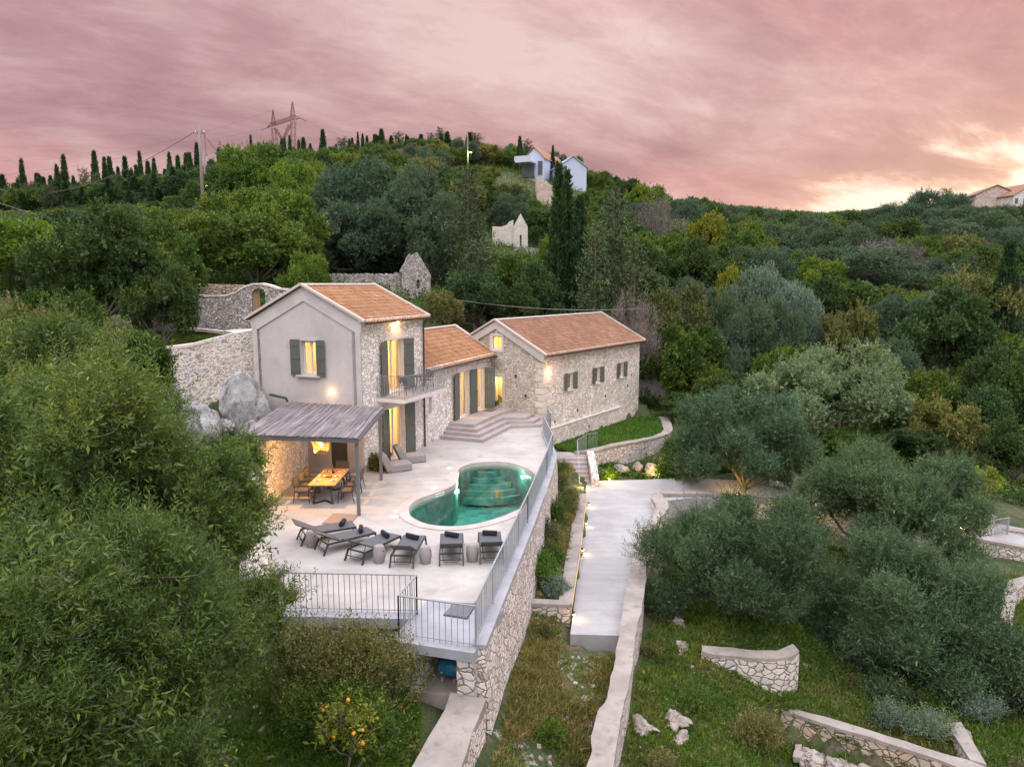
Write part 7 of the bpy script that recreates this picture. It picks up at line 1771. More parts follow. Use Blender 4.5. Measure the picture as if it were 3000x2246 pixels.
# ---------------- grass and weeds
def patch(name, poly, n, mat, label, hgt, wd, seed, nblade=5, zoff=0.0, clump=None, exclude=(), slen=None, spread=.55):
    R = np.random.RandomState(seed); xs = [p[0] for p in poly]; ys = [p[1] for p in poly]
    X = R.uniform(min(xs), max(xs), n); Y = R.uniform(min(ys), max(ys), n); ok = inpoly(X, Y, poly)
    for e in exclude: ok &= ~inpoly(X, Y, e)
    X, Y = X[ok], Y[ok]
    if clump:
        nv = np.array([mnoise.noise(Vector((x * clump, y * clump, seed))) for x, y in zip(X, Y)]); kp = nv > R.uniform(-.35, .12, len(X)); X, Y = X[kp], Y[kp]
    Zg = ground(X, Y) + np.array([mnoise.noise(Vector((x * .45, y * .45, 0))) * .16 + mnoise.noise(Vector((x * 1.7, y * 1.7, 5))) * .07 for x, y in zip(X, Y)]) * (zoff == 0) + zoff - .03
    P = np.stack([X, Y, Zg], 1); D = np.array([0, 0, 1.0]) + R.normal(size=P.shape) * .25
    V = place_sprays(P, D, .6 + .8 * R.rand(len(P)), R, nblade, slen or hgt * .3, hgt, wd, spread)
    o = bpy.data.objects.new(name, quads_mesh(name, V, M[mat])); COL.objects.link(o); tag(o, label, 'grass', kind='stuff'); return o
STRIP = [(-.8, 11), (-.25, 14.8), (1.0, 22.9), (1.95, 29.0), (2.5, 33.5), (3.2, 34.2), (2.6, 29.5), (1.9, 24.2), (1.4, 21.3), (1.6, 18.9), (3.2, 18.9), (2.3, 13.5), (1.7, 11)]
patch('dry_grass', STRIP, 26000, 'drygrass', 'dry olive-brown grass on the strip between the terrace wall and the path', .24, .02, 1, clump=.8)
patch('weeds', STRIP, 9000, 'grassblade', 'green weeds among the dry grass left of the path', .12, .035, 2, clump=1.1, spread=1.0)
SLOPE = [(1.2, 8), (2.2, 13.2), (3.05, 17), (5.5, 25), (7.5, 30), (13, 33), (24, 30), (26, 22), (20, 15), (14, 11), (8, 9)]
patch('slope_grass', SLOPE, 120000, 'grassblade', 'green grass and weeds covering the right-hand slope', .17, .024, 3)
patch('slope_weeds', SLOPE, 70000, 'grassgreen', 'bright leafy weeds on the right-hand slope', .10, .04, 4, clump=.35, spread=1.1)
FG = [(-9.5, 16.5), (-2.4, 15.2), (-2.0, 14.3), (-1.9, 12.3), (-2.3, 9.5), (-9, 9.5), (-11, 13)]
patch('slope_dry_grass', SLOPE, 12000, 'drygrass', 'straw-coloured grass in patches on the right-hand slope', .26, .016, 14, clump=.45)
patch('garden_weeds', FG, 40000, 'grassgreen', 'lush green weeds in the front garden below the railing', .12, .04, 5, clump=.6, spread=1.1)
patch('garden_grass', FG, 16000, 'grassblade', 'thin grass in the front garden below the railing', .16, .014, 6)
GPi = [(p.x, p.y) for p in GARDEN] + [(11.2, 51.2), (8.0, 49.0), (2.4, 40.9)]
patch('bed_grass', GPi, 30000, 'grassgreen', 'fresh green grass in the raised garden below the barn', .22, .035, 7, zoff=.001, spread=.9)
patch('upper_lawn', [(p.x, p.y) for p in GRASS_L], 14000, 'grassgreen', 'small green lawn on the upper terrace behind the old mortared wall', .14, .02, 8)
BKK = [(4.6, 39.6), (6, 38.6), (10.5, 38.8), (12.6, 40), (13, 44), (11, 41.5), (7, 40.2), (5, 40.6)]
patch('bank_weeds', BKK, 6000, 'grassgreen', 'green weeds on the bank between the path and the curved garden wall', .22, .06, 9, spread=1.0)

# ---------------- rocks
def rock(name, loc, size, label, seed, mat='rock', rough=.22, rz=0.0, group=None, sub=4, cat='boulder'):
    bm = bmesh.new(); bmesh.ops.create_icosphere(bm, subdivisions=5, radius=1.0); s = Vector((seed * 3.7, seed * 1.3, seed))
    rr_ = random.Random(seed); cuts = [(Vector((rr_.uniform(-1, 1), rr_.uniform(-1, 1), rr_.uniform(-.3, 1))).normalized(), rr_.uniform(.52, .80)) for _ in range(13)]
    for v in bm.verts:
        for n_, d_ in cuts:
            k_ = v.co.dot(n_) - d_
            if k_ > 0: v.co -= n_ * k_ * .88
        q_ = v.co.copy(); n = mnoise.noise(q_ * 1.1 + s) * rough * 1.7 + (abs(mnoise.noise(q_ * 2.3 + s)) - .2) * rough * 1.6 + (abs(mnoise.noise(q_ * 5.5 + s)) - .2) * rough * .8 + mnoise.noise(q_ * 13 + s) * rough * .25
        v.co *= 1 + n
        v.co = Vector((v.co.x * size[0], v.co.y * size[1], v.co.z * size[2]))
    me = bpy.data.meshes.new(name); bm.to_mesh(me); bm.free(); me.materials.append(M[mat]); me.polygons.foreach_set('use_smooth', [True] * len(me.polygons))
    o = bpy.data.objects.new(name, me); COL.objects.link(o); o.location = loc; o.rotation_euler = (0, 0, rz); return tag(o, label, cat, group)
c = aty(715, 1165, 30.2); rock('boulder', (c.x - .1, c.y, c.z - .2), (1.42, 1.2, 1.85), 'great grey limestone boulder with orange lichen beside the stucco gable', 1, rough=.09)
c = aty(590, 1225, 28.4); rock('boulder', (c.x, c.y, c.z - .25), (1.15, 1.05, 1.2), 'rounded grey limestone boulder left of the largest one', 2, rough=.085)
c = aty(520, 1200, 28.6); rock('boulder', (c.x, c.y, c.z), (.55, .6, 1.15), 'dark streaked boulder at the left of the two great boulders', 3, rough=.2)
for i, (u, v, y, s_, lb) in enumerate(((500, 1300, 26.5, .5, 'jagged pale outcrop rock left of the rounded grey boulder'), (545, 1345, 25.6, .42, 'jagged pale outcrop rock below the rounded grey boulder'), (600, 1330, 26.4, .38, 'small jagged rock between the rounded boulder and the reed roof'), (655, 1325, 26.8, .45, 'jagged rock just left of the reed roof corner'), (470, 1215, 27.6, .5, 'upright pale rock at the left foot of the old mortared wall'), (665, 1240, 29.2, .4, 'rock wedged between the two great boulders'), (560, 1410, 24.0, .45, 'craggy rock among the olive leaves left of the lit wall'))):
    c = aty(u, v, y); rock('outcrop_rock', (c.x, c.y, c.z), (s_, s_ * .8, s_ * .9), lb, 50 + i, 'rock', .34, rz=i * 1.3)
c = aty(520, 1330, 25.5); rock('boulder', (c.x, c.y, c.z), (.8, .6, .55), 'pale boulder below the rounded grey boulder', 4)
c = aty(470, 1280, 24); rock('boulder', (c.x, c.y, c.z), (.5, .45, .4), 'small pale rock half hidden in the left olive leaves', 5)
c = aty(740, 1310, 26.2); rock('boulder', (c.x - .2, c.y + .6, c.z), (.9, .8, .8), 'light rock beside the left corner of the reed roof', 6)
for i, (u, v, zg, s, lb) in enumerate(((1822, 1382, -2.6, (.50, .4, .38), 'brownish boulder at the foot of the curved wall, between two garden lights'), (1868, 1372, -2.5, (.32, .3, .36), 'pale boulder at the foot of the curved wall, left of the second light'), (1905, 1385, -2.6, (.42, .4, .55), 'reddish boulder behind the second garden light'), (1985, 1390, -2.7, (.62, .5, .5), 'broad rock where the path bends right behind the olive'), (2790, 1695, -4.9, (.42, .4, .34), 'round pinkish boulder below the gate'))):
    c = at(u, v, zg); rock('garden_boulder', (c.x, c.y, zg + s[2] * .4), s, lb, 10 + i, 'pinkrock', .18)
RL = [((2180, 1795), 'jagged rock on the slope right of the path wall, beneath the large dark olive'), ((1960, 1835), 'upright pale rock right of the path wall'), ((1985, 1880), 'pale rock just below the upright one on the slope'), ((1955, 1790), 'grey rock slab highest along the path wall slope'), ((2000, 1950), 'thin pale rock ridge in the green slope'), ((1968, 2150), 'long pale rock low on the green slope'), ((1990, 2190), 'pale rock below the long one at the bottom'), ((1870, 2190), 'rock at the foot of the path wall near the bottom edge'), ((2230, 2235), 'rock at the bottom edge left of the lower terrace wall'), ((2830, 2075), 'pale rock on the end of the corner wall')]
for i, ((u, v), lb) in enumerate(RL):
    c = at(u, v, -3.9); c.z = gz(c.x, c.y); rock('slope_rock', (c.x, c.y, c.z + .02), (.22 + .1 * (i % 3), .26 + .14 * (i % 2), .16 + .05 * (i % 3)), lb, 20 + i, 'pinkrock', .32, rz=i)
ST = np.random.RandomState(12); b = MB()
tet = [(0, 0, 1), (.9, 0, -.3), (-.4, .8, -.3), (-.5, -.75, -.3)]
allp = []
for poly, n_ in ((STRIP, 1500), (SLOPE, 900), (FG, 500)):
    xs = [p[0] for p in poly]; ys = [p[1] for p in poly]
    X = ST.uniform(min(xs), max(xs), n_); Y = ST.uniform(min(ys), max(ys), n_); ok = inpoly(X, Y, poly); allp += list(zip(X[ok], Y[ok]))
zs = ground(np.array([p[0] for p in allp]), np.array([p[1] for p in allp]))
for (x, y), z in zip(allp, zs):
    z += mnoise.noise(Vector((x * .45, y * .45, 0))) * .16 + mnoise.noise(Vector((x * 1.7, y * 1.7, 5))) * .07
    s = ST.uniform(.02, .075) * (1.6 if ST.rand() < .08 else 1); a = ST.rand() * 6.28
    b.box((x, y, z + s * .3), (s * 1.6, s * 1.2, s), M=Matrix.Rotation(a, 3, 'Z') @ Matrix.Rotation(ST.rand(), 3, 'X'))
tag(b.build('stones', M['pinkrock']), 'loose pale stones scattered over the rough ground', 'stones', kind='stuff')

# wild bushes on the rough ground
Rb = np.random.RandomState(31)
wb = [(4.3, 20.5), (5.0, 18.2), (3.5, 15.4), (5.2, 24.2), (6.1, 26.5), (4.6, 15.8), (6.2, 17.6), (9.4, 22.6), (10.8, 21.0), (12.6, 19.8), (13.6, 17.4), (7.4, 14.6), (5.9, 14.2), (9.2, 27.5)]
for i, (x, y) in enumerate(wb):
    s_ = Rb.uniform(.22, .42); mt_ = ('leaf_brown', 'leaf_oak', 'drygrass', 'leaf_bright')[i % 4]
    shrub('wild_bush', 420 + i, (x, y, gz(x, y) - .05), (s_ * 1.2, s_, s_ * .8), mt_, 'small wild bush on the rough grass slope right of the path wall', int(160 + 420 * s_), leaf=.06, lw=.022, slen=.26, up=.9, group='wild bushes on the right-hand slope')
wb = [(.4, 17.2), (1.0, 20.1), (.9, 15.2), (1.6, 16.4), (-.1, 13.4), (1.2, 13.4)]
for i, (x, y) in enumerate(wb):
    s_ = Rb.uniform(.2, .34); mt_ = ('drygrass', 'leaf_brown', 'leaf_bright')[i % 3]
    shrub('wild_bush', 440 + i, (x, y, gz(x, y) - .05), (s_ * 1.2, s_, s_ * .9), mt_, 'small wild bush on the dry strip between the terrace wall and the path wall', int(160 + 420 * s_), leaf=.06, lw=.02, slen=.28, up=1.2, group='wild bushes on the dry strip')
# rubble ledge under the lower terrace wall
b = MB(); Rr = random.Random(77)
for k in range(150):
    t = Rr.random(); x = 8.2 + 3.2 * t + Rr.uniform(-.2, .2); y = 18.75 - 2.15 * t - Rr.uniform(0, .75); s_ = Rr.uniform(.08, .2)
    b.box((x, y, -5.28 + Rr.uniform(0, .12)), (s_ * 1.8, s_ * 1.3, s_), M=Matrix.Rotation(Rr.uniform(0, 3), 3, 'Z') @ Matrix.Rotation(Rr.uniform(-.4, .4), 3, 'X'))
tag(b.build('rubble_ledge', M['pinkrock'], bevel=.015), 'ledge of pale rubble stones at the foot of the lower terrace wall', 'rubble', kind='stuff')
# ------------------------------------------------------------------ old walls, ruins and far buildings
def pix_wall(name, top, base, y0, thick, mats, label, cat='wall', holes=None, yfun=None):
    """upright wall whose outline is given by pixels at distance y0; real thickness behind"""
    pts = [aty(u, v, y0) for u, v in top] + [aty(u, v, y0) for u, v in base]
    r = empty(name, (pts[0].x, y0, pts[-1].z), label=label, cat=cat)
    b = MB(); b.slab([(p.x, p.z) for p in pts], [[(aty(u, v, y0).x, aty(u, v, y0).z) for u, v in h] for h in (holes or [])], (0, y0, 0), (1, 0, 0), (0, 0, 1), (0, thick, 0))
    b.build('masonry', mats, r); return r
# wall with the arched gate above the upper lawn
yw = 36.6
topl = [(430, 872), (500, 866), (600, 869), (660, 868), (690, 858), (715, 842), (740, 834), (765, 833), (790, 839), (815, 848), (840, 850), (880, 853), (930, 858)]
arch = [(738, 925), (738, 855), (745, 848), (757, 845), (770, 848), (777, 856), (777, 925)]
gwall = pix_wall('arched_gate_wall', topl, [(930, 990), (430, 990)], yw, .55, M['dry_stone'], 'pale grey stone wall curving up over an arched wooden gate at the upper left', holes=[arch])
b = MB(); tp = [aty(u, v, yw) for u, v in topl]
for p, q_ in zip(tp, tp[1:]): b.bar(p + Vector((0, .27, .03)), q_ + Vector((0, .27, .03)), .64, .09)
b.build('coping', M['chapel'], gwall)
b = MB(); a0 = aty(738, 925, yw + .1); a1 = aty(764, 925, yw + .3); zt = aty(750, 850, yw).z
dgt = (a1 - a0); dgt.z = 0; L = dgt.length; dgt.normalize()
for k in range(6): p = Vector((a0.x, a0.y, a0.z)) + dgt * (L * (k + .5) / 6); b.bar(p, Vector((p.x, p.y, zt - .02 * abs(k - 3))), L / 6 * .8, .03, up=(0, 1, 0))
for zz in (a0.z + .35, zt - .45): b.bar(a0 * 1 + Vector((0, .03, zz - a0.z)), a1 + Vector((0, .03, zz - a1.z)), .03, .09)
b.build('gate_leaf', M['gatewood'], gwall)
w2 = pix_wall('upper_back_wall', [(540, 830), (600, 832), (690, 834), (720, 836)], [(720, 900), (540, 900)], 39.5, .5, M['brownstone'], 'low orange-lichened wall seen above the gate wall at the left')
# old mortared retaining wall below the lawn
mw_top = [aty(u, v, y) for u, v, y in ((380, 1030, 29.5), (468, 1020, 30.2), (560, 1008, 31.3), (620, 992, 32.1), (680, 978, 32.6), (742, 966, 33.0), (757, 962, 33.1))]
r = empty('old_retaining_wall', mw_top[3], label='old patchy mortared wall with rounded top left of the stucco gable', cat='wall')
b = MB(); back = [p + Vector((-.15, .65, .02)) for p in mw_top]
b.band(back, mw_top, [p.z - .12 for p in mw_top]); b.build('rounded_top', M['chapel'], r)
b = MB(); R_ = random.Random(3); n_ = 26
ml = resample(mw_top, .35)
cols = []
for p in ml:
    col = []
    for k in range(13):
        z = p.z - .10 - k * .36; off = -.05 * k + .12 * mnoise.noise(Vector((p.x * .9, 0, z * .9))); col.append(Vector((p.x - off * .3, p.y - .02 + off * 1.0 - .04 * k, z)))
    cols.append(col)
for a, c in zip(cols, cols[1:]):
    for k in range(12): b.quad(a[k + 1], c[k + 1], c[k], a[k])
for c_ in (cols[0], cols[-1]):
    for k in range(12): b.quad(c_[k], c_[k + 1], c_[k + 1] + Vector((-.2, 1.2, 0)), c_[k] + Vector((-.2, .6, 0)))
b.build('masonry', M['old_wall'], r, smooth=True)
cp = [aty(u, v, y) for u, v, y in ((480, 958, 37.2), (545, 962, 36.5), (600, 967, 35.9), (660, 974, 35.2))]
r = empty('lawn_edge', cp[0], label='thin pale stone edging at the back of the upper lawn', cat='kerb')
b = MB()
for p, q_ in zip(cp, cp[1:]): b.bar(p, q_, .35, .14)
b.build('stones', M['chapel'], r)
r = empty('lawn_end_slab', aty(690, 972, 33.6), label='broad pale stone slabs between the upper lawn and the stucco gable', cat='slab')
b = MB(); P4 = [aty(u, v, y) for u, v, y in ((655, 975, 34.4), (700, 962, 35.6), (757, 958, 35.8), (757, 968, 33.3), (690, 978, 32.9))]; zt = sum(p.z for p in P4) / 5
b.slab([(p.x, p.y) for p in P4], [], (0, 0, zt), (1, 0, 0), (0, 1, 0), (0, 0, -.5)); b.build('paving', M['chapel'], r)

# left dry-stone bank at the terrace edge
bp = [(775, 1500, .05), (778, 1560, .1), (785, 1640, .15), (790, 1725, .1)]
L_ = [at(u - 42 - 4 * i, v, z) + Vector((0, 0, .35)) for i, (u, v, z) in enumerate(bp)]; R2 = [at(u, v, z) + Vector((0, 0, .05)) for u, v, z in bp]
r = empty('dry_stone_bank', R2[1], label='rough whitish stone bank along the left edge of the terrace', cat='wall')
L_ = catmull(L_, 5); R2 = catmull(R2, 5)
b = MB(); rn = random.Random(6)
for p, q_ in zip(L_, R2):
    for t in (.0, .22, .45, .68, .9):
        c = p.lerp(q_, t); s = rn.uniform(.10, .2)
        for dz_ in (0, -.28, -.56): b.box(c + Vector((rn.uniform(-.08, .08), rn.uniform(-.1, .1), rn.uniform(-.03, .05) + dz_)), (s * 1.9, s * 1.4, s * 1.1), M=Matrix.Rotation(rn.uniform(0, 3), 3, 'Z') @ Matrix.Rotation(rn.uniform(-.3, .3), 3, 'X'))
b.build('stones', M['chapel'], r, bevel=.02)
b = MB(); b.band([p - Vector((.3, 0, .1)) for p in L_], [q_ - Vector((.06, 0, .12)) for q_ in R2], -1.6); b.build('core', M['dry_stone'], r)

# roofless ruin behind the tower
yr_ = 52
jag = random.Random(8)
ru = empty('roofless_ruin', aty(1200, 860, yr_), label='roofless grey stone ruin with one broken gable behind the tower house', cat='ruin')
gab = [(1178, 872), (1178, 800), (1172, 796), (1180, 778), (1186, 770), (1190, 757), (1200, 742), (1206, 748), (1211, 744), (1220, 738), (1232, 755), (1242, 774), (1259, 802), (1259, 880)]
P_ = [aty(u, v, yr_) for u, v in gab]
g1 = aty(1259, 840, yr_); g0_ = aty(1178, 840, yr_)
Xd = Vector((1, .25, 0)).normalized()
b = MB(); b.slab([((p.x - g0_.x) / Xd.x, p.z) for p in P_], [[((aty(u, v, yr_).x - g0_.x) / Xd.x, aty(u, v, yr_).z) for u, v in ((1219, 845), (1219, 820), (1228, 820), (1228, 845))]], (g0_.x, yr_, 0), Xd, (0, 0, 1), Vector((-.25, 1, 0)).normalized() * .6); b.build('gable', M['dry_stone'], ru)
b = MB(); tops = []; u = 965
while u < 1180: tops.append((u, 803 + jag.uniform(-2.5, 2.5) - (4 if u > 1160 else 0))); u += 7
Pw = [aty(a, v, yr_ + 1.2) for a, v in tops]; e0, e1 = aty(1180, 880, yr_ + 1.2), aty(965, 880, yr_ + 1.2)
b.slab([(p.x, p.z) for p in Pw] + [(e0.x, e0.z), (e1.x, e1.z)], [], (0, yr_ + .6, 0), (1, 0, 0), (0, 0, 1), (0, .6, 0)); b.build('side_wall', M['dry_stone'], ru)

# ruined white chapel
yc = 115
ch = empty('ruined_chapel', aty(1500, 720, yc), label='small roofless whitish chapel with pointed gable and slit window on the slope', cat='ruin')
gp_ = [(1504, 724), (1504, 664), (1525, 625), (1546, 664), (1546, 724)]; P_ = [aty(u, v, yc) for u, v in gp_]; s0 = P_[0]
b = MB(); b.slab([(p.x - s0.x, p.z) for p in P_], [[(aty(u, v, yc).x - s0.x, aty(u, v, yc).z) for u, v in ((1523, 722), (1523, 688), (1528, 688), (1528, 722))]], (s0.x, yc, 0), (1, .0, 0), (0, 0, 1), (0, .7, 0)); b.build('gable', M['chapel'], ch)
b = MB(); sd_ = [(1443, 718), (1443, 665), (1470, 666), (1486, 660), (1490, 652), (1504, 646), (1504, 722)]; P_ = [aty(u, v, yc + 1.5) for u, v in sd_]
b.slab([(p.x, p.z) for p in P_], [], (0, yc + .3, 0), (1, .0, 0), (0, 0, 1), (0, .6, 0)); b.build('side_wall', M['chapel'], ch)
tw_ = pix_wall('chapel_terrace_wall', [(1505, 727), (1540, 724), (1575, 728), (1603, 731)], [(1603, 752), (1505, 748)], 112, .6, M['dry_stone'], 'low stone wall at the foot of the ruined chapel')

# white houses on the hill
def far_house(name, label, u0, u1, veave, vridge, vbase, y, depth, roof='tilebed', wall='farwhite_shaded', gable_front=True, wins=(), yaw=0.0, roofside=1.0):
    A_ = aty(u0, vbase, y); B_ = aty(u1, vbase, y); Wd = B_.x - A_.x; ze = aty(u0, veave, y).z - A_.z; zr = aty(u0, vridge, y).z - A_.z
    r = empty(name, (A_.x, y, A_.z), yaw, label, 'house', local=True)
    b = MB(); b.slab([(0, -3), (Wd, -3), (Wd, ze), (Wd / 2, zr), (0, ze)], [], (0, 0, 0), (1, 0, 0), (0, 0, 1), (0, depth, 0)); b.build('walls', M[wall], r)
    b = MB()
    for s, (xa, xb) in ((0, (-.4, Wd / 2)), (1, (Wd + .4, Wd / 2))):
        za = ze - (zr - ze) / (Wd / 2) * .4
        b.slab([(-.35, 0), (depth + .35, 0), (depth + .35, 1), (-.35, 1)], [], (xa, 0, za + .08), (0, 1, 0), (xb - xa, 0, zr - za), (0, 0, .14))
    b.build('roof', M[roof], r)
    for (a, c, z0, z1) in wins:
        w_ = MB(); w_.box((Wd * (a + c) / 2, -.02, (z0 + z1) / 2), (Wd * (c - a), .08, z1 - z0)); fo = w_.build('window', M['fardark'], r)
        w_ = MB(); w_.bar((Wd * a, -.05, z1 + .04), (Wd * c, -.05, z1 + .04), .1, .08); w_.bar((Wd * a, -.05, z0 - .04), (Wd * c, -.05, z0 - .04), .1, .08); w_.build('frame', M['farwhite_shaded'], fo)
    return r, Wd, ze, zr
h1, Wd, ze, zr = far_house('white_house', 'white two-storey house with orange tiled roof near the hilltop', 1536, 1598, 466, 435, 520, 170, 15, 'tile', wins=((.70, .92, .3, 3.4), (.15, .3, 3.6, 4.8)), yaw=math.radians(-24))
b = MB(); b.box((Wd * .22, -1.8, 3.0), (Wd * .75, 3.4, .3)); b.box((Wd * .22, -3.4, 3.7), (Wd * .75, .18, 1.1)); b.box((-.9, -1.8, 3.7), (.18, 3.4, 1.1)); b.build('terrace_balcony', M['farwhite_shaded'], h1)
b = MB(); b.box((Wd * .22, -.4, 1.2), (Wd * .6, .5, 2.6)); b.build('shaded_porch', M['fardark'], h1)
h2, *_ = far_house('white_house', 'lower white gabled house right beside the orange-roofed one near the hilltop', 1636, 1722, 488, 457, 520, 166, 14, 'farwhite_shaded', wins=((.2, .3, 1.2, 2.6),), yaw=math.radians(12))
rbn = pix_wall('ruined_house', [(1570, 522), (1600, 530), (1618, 545), (1622, 600)], [(1622, 680), (1600, 680), (1592, 640), (1575, 600)], 148, 6, M['rubble_pink'], 'crumbling reddish stone house below the white houses', 'ruin')
r3, *_ = far_house('small_house', 'small house with orange roof just right of the tall cypresses', 1690, 1716, 590, 574, 612, 140, 6, 'tile', 'rubble_pink')
fh, *_ = far_house('far_house', 'dark-roofed house on the right skyline against the bright sky', 2855, 2962, 571, 545, 610, 212, 16, 'tile2', 'rubble_pink', wins=((.85, .92, 2.5, 4.0),), yaw=math.radians(-14))
fh2, *_ = far_house('far_house', 'white house with grey-brown roof cut by the right edge on the skyline', 2964, 3090, 572, 536, 628, 205, 14, 'tile2', 'chapel', wins=((.26, .34, 2.0, 4.4), (.05, .12, 3, 4.4)), yaw=math.radians(6))
sh = aty(1905, 1110, 54); r = empty('shed', (sh.x, 54, sh.z), label='plain grey wall of an outbuilding glimpsed right of the barn', cat='shed'); b = MB(); b.box((sh.x, 54.5, sh.z - .3), (2.6, .5, 3.6)); b.build('wall_face', M['stucco'], r); b = MB(); b.box((sh.x, 54.5, sh.z + 1.55), (2.8, .7, .1)); b.build('capping', M['coping'], r)

# ------------------------------------------------------------------ poles, lamps, wires, pylon
def pole(name, ub, vb, ut, vt, y, rad, label, cat='pole', mat='pole'):
    a, e = aty(ub, vb, y), aty(ut, vt, y); r = empty(name, a, label=label, cat=cat)
    b = MB(); b.tube([a - Vector((0, 0, 1.5)), a.lerp(e, .5), e], [rad, rad * .85, rad * .68], 10); b.build('shaft', M[mat], r, smooth=True); return r, a, e
P1, a1, e1 = pole('timber_pole', 596, 632, 584, 369, 76, .19, 'tall grey timber power pole standing before the cypress slope')
b = MB(); b.bar(e1 + Vector((-.5, 0, -.7)), e1 + Vector((.5, 0, -.7)), .10, .10); b.build('crossarm', M['pole'], P1)
b = MB()
for s in (-.45, 0, .45): b.lathe([(.03, 0), (.07, .04), (.05, .10), (.02, .16)], e1 + Vector((s, 0, -.64)), 8)
b.build('insulator', M['porcelain'], P1)
P2, a2, e2 = pole('timber_pole', 602, 600, 598, 444, 104, .17, 'second timber power pole close behind and right of the tallest one')
b = MB(); b.bar(e2 + Vector((-.5, 0, -.5)), e2 + Vector((.5, 0, -.5)), .10, .10); b.build('crossarm', M['pole'], P2)
P3, a3, e3 = pole('lamp_post', 1371, 520, 1370, 391, 165, .16, 'tall hilltop street lamp post lit yellow by its lamp', 'street lamp')
la = aty(1379, 446, 164.5)
def slamp(parent, post_pt, head, pw):
    b = MB(); b.tube([post_pt, head + Vector((0, 0, .15))], .05, 6); b.build('arm', M['pole'], parent)
    b = MB(); b.lathe([(.06, .12), (.26, .05), (.30, -.02), (.28, -.04)], head, 12); b.build('lamp_hood', M['pole'], parent)
    b = MB(); b.lathe([(.02, -.16), (.20, -.12), (.24, -.04)], head, 12); b.build('lens', M['streetlens'], parent)
    lamp('street_lamp_light', head + Vector((0, -.3, -.35)), pw, (1.0, .82, .35), .2, parent)
slamp(P3, Vector((e3.x, e3.y, la.z + .2)), la, 900)
lb_ = aty(607, 543, 100); P4_, a4, e4 = pole('lamp_post', 602, 600, 602, 536, 100.6, .09, 'street lamp glowing beside the timber poles on the left slope', 'street lamp')
slamp(P4_, e4, lb_, 350)
P5_, a5, e5 = pole('timber_pole', 2245, 0, 2245, 0, 100, .1, '') if False else (None, None, None)
P5_, a5, e5 = pole('timber_mast', 2695, 600, 2701, 547, 198, .28, 'thin leaning mast on the right skyline beside a small conifer'); b = MB(); b.bar(e5 + Vector((-.5, 0, -.9)), e5 + Vector((.5, 0, -.9)), .12); b.build('crossarm', M['pole'], P5_)
P6_, a6, e6 = pole('timber_pole', 1112, 500, 1110, 450, 150, .16, 'short timber pole poking out above the olive clump'); b = MB(); b.bar(e6 + Vector((-.7, 0, -.3)), e6 + Vector((.7, 0, -.3)), .12); b.build('crossarm', M['pole'], P6_)
def wire(a, e, sag, label, rad=.02, n=24):
    a, e = Vector(a), Vector(e); pts = []
    for i in range(n + 1): t = i / n; p = a.lerp(e, t); p.z -= sag * 4 * t * (1 - t); pts.append(p)
    b = MB(); b.tube(pts, rad, 5, caps=False); return tag(b.build('overhead_wire', M['wire']), label, 'wire', 'overhead wires')
wire(aty(-60, 575, 70), aty(840, 800, 47), .5, 'grey wire slanting down from the left edge to the tree behind the tower', .022)
wire(aty(1240, 862, 47), aty(1880, 904, 50), .45, 'grey wire running level behind the low wing and the barn roof', .022)
wire(e1 + Vector((-.45, 0, -.55)), aty(-80, 522, 150), 4.5, 'thin wire sagging left from the tall timber pole', .03)
wire(e1 + Vector((.45, 0, -.55)), e2 + Vector((.3, 0, -.45)), .3, 'thin wire between the two timber poles', .025)
wire(e1 + Vector((0, 0, -.2)), aty(645, 452, 108), .2, 'short stay wire slanting right from the tall timber pole', .025)
wire(aty(785, 374, 300), aty(-60, 520, 330), 2.0, 'faint power line running left from the lattice pylon', .035)
wire(aty(897, 354, 300), aty(1080, 410, 330), 1.5, 'faint power line running right from the lattice pylon', .03)
wire(aty(800, 322, 300), aty(-60, 470, 330), 6.0, 'faint upper power line running left from the pylon peak', .03)

PYP = lambda x, y, d=0.0: aty(740 + x / 8.28, 280 + y / 8.28, 300 + d)
py_ = empty('lattice_pylon', PYP(700, 1500), label='rust-red lattice pylon with two peaks and a crossarm on the left skyline', cat='pylon')
def truss(parent, name, rails, nseg, wd=.13, thin=.07):
    """rails: two or four polylines (start, end) joined by zigzag bracing"""
    b = MB()
    for a, e in rails: b.bar(a, e, wd)
    m = len(rails)
    for i in range(m):
        (a0, e0), (a1_, e1_) = rails[i], rails[(i + 1) % m]
        for k in range(nseg):
            p = a0.lerp(e0, k / nseg); q_ = a1_.lerp(e1_, (k + 1) / nseg); b.bar(p, q_, thin)
            if k: b.bar(a0.lerp(e0, k / nseg), a1_.lerp(e1_, k / nseg), thin)
    return b.build(name, M['rust'], parent)
def four(xa, xb, ya, yb, wa, wb, da=2.2, db=1.0): pass
def prism(parent, name, pA, wA, dA, pB, wB, dB, n):
    def cs(p, w_, d_): return [p + Vector((sx * w_, sy * d_, 0)) for sx, sy in ((-1, -1), (1, -1), (1, 1), (-1, 1))]
    a, e = cs(pA, wA, dA), cs(pB, wB, dB); return truss(parent, name, list(zip(a, e)), n)
prism(py_, 'leg', PYP(610, 1700), .9, 1.0, PYP(505, 780), .75, .9, 7)
prism(py_, 'leg', PYP(960, 1700), .9, 1.0, PYP(990, 620), .75, .9, 7)
prism(py_, 'strut', PYP(720, 1060), .35, .5, PYP(545, 790), .5, .8, 4)
prism(py_, 'strut', PYP(740, 1080), .35, .5, PYP(910, 700), .5, .8, 5)
prism(py_, 'strut', PYP(720, 1060), .35, .5, PYP(640, 1700), .5, .8, 5)
prism(py_, 'peak', PYP(505, 720), .75, .9, PYP(495, 345), .12, .12, 6)
prism(py_, 'peak', PYP(975, 520), .80, .9, PYP(965, 150), .12, .12, 6)
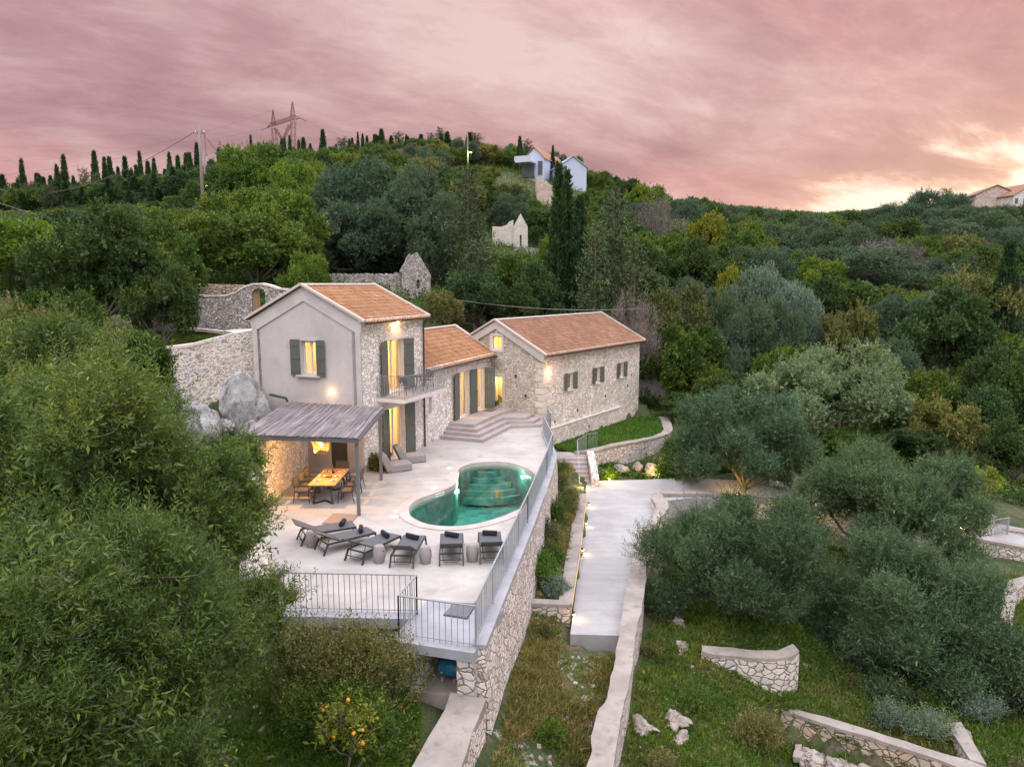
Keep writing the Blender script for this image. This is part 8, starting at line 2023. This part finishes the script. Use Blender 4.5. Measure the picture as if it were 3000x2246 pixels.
def beam(parent, a, e, h, d_, n):
    rails = [(a + Vector((0, s * d_, t * h)), e + Vector((0, s * d_, t * h))) for s, t in ((-1, -1), (1, -1), (1, 1), (-1, 1))]; return truss(parent, 'crossarm', rails, n)
beam(py_, PYP(430, 720), PYP(1040, 520), .55, .9, 10)
b = MB()
for s in (-.6, .6):
    b.bar(PYP(430, 700) + Vector((0, s, 0)), PYP(345, 785), .16); b.bar(PYP(430, 760) + Vector((0, s, 0)), PYP(345, 785), .16)
b.build('crossarm_tip', M['rust'], py_); b = MB()
for s in (-.6, .6):
    b.bar(PYP(1040, 500) + Vector((0, s, 0)), PYP(1160, 545), .16); b.bar(PYP(1040, 580) + Vector((0, s, 0)), PYP(1160, 545), .16)
b.build('crossarm_tip', M['rust'], py_)
b = MB(); b.tube([PYP(1160, 545), PYP(1300, 620)], .22, 6); b.tube([PYP(345, 785), PYP(200, 830)], .16, 6); b.build('insulator', M['wire'], py_)

# ------------------------------------------------------------------ garden lights and the small lamp on a stake
gl_ = [((1785, 1412), -2.55, 'yellow garden spotlight in the bush at the left foot of the curved wall', 70, (1.0, .72, .10)), ((1915, 1407), -2.55, 'garden spotlight lighting the stones at the right of the curved wall', 90, (1.0, .60, .18)), ((1708, 1418), -2.35, 'garden spotlight washing the sloping pier beside the steps', 40, (1.0, .60, .26)),
       ((2186, 1408), -3.0, 'garden spotlight up into the stems of the silvery olive', 70, (1.0, .55, .12)), ((2362, 1452), -3.3, 'garden spotlight shining on the stone wall between two olives', 80, (1.0, .62, .20)), ((2832, 1555), -4.3, 'garden spotlight glowing beside the gate pillar', 80, (1.0, .58, .16))]
LOCS = [(1785, 36.95, -2.5), (1915, 37.9, -2.5), (1706, 35.25, -2.45), (2160, 35.7, -2.95), (2362, 33.55, -3.6), (2825, 34.1, -4.35)]
for (uv, zg, lb, pw_, colr), (u_, y_, z_) in zip(gl_, LOCS):
    p = aty(u_, 1420, y_); p.z = z_; r = empty('garden_spotlight', p, label=lb, cat='garden light', group='garden spotlights along the path')
    b = MB(); b.lathe([(.02, -.12), (.022, .0), (.05, .02), (.06, .10)], p, 12); b.build('housing', M['darkmetal'], r)
    b = MB(); b.lathe([(.055, .095), (.05, .105), (.01, .11)], p, 12); b.build('lens', M['bulb'], r)
    lamp('garden_lamp', p + Vector((0, -.05, .28)), pw_, colr, .05, r)
# rocky lumps those lights shine on
for (u, v), y, s, lb in (((2362, 1425), 33.8, (.55, .45, .55), 'stone mound lit golden between two olives'), ((2825, 1525), 34.4, (.6, .5, .55), 'stone mound lit golden left of the gate pillar')):
    c = aty(u, v, y); rock('lit_rock', (c.x, c.y + .6, c.z - .1), s, lb, int(u), 'pinkrock', .25)
p = aty(855, 1938, 15.0); g_ = gz(p.x, p.y); r = empty('stake_lamp', (p.x, p.y, g_), label='small pale box-shaped lamp head on a thin wooden stake in the front garden', cat='lamp')
b = MB(); b.tube([(p.x + .05, p.y, g_ - .1), (p.x + .02, p.y, p.z - .03)], .012, 6); b.build('stake', M['gatewood'], r)
b = MB(); b.box(p, (.15, .10, .10), M=Matrix.Rotation(.5, 3, 'Y') @ Matrix.Rotation(.4, 3, 'Z')); b.box(p + Vector((.02, 0, .06)), (.17, .12, .015), M=Matrix.Rotation(.5, 3, 'Y') @ Matrix.Rotation(.4, 3, 'Z')); b.build('lamp_head', M['trim'], r, bevel=.006)
p = aty(640, 1170 - 10, 30); 
pp = [aty(u, v, 30.6) for u, v in ((790, 1155), (812, 1160), (838, 1166), (845, 1182))]
b = MB(); b.tube(pp, .055, 8); tag(b.build('drain_pipe', M['darkmetal']), 'dark bent pipe at the left foot of the stucco gable above the boulder', 'pipe')
print('SCENE objects', len(SC.objects))
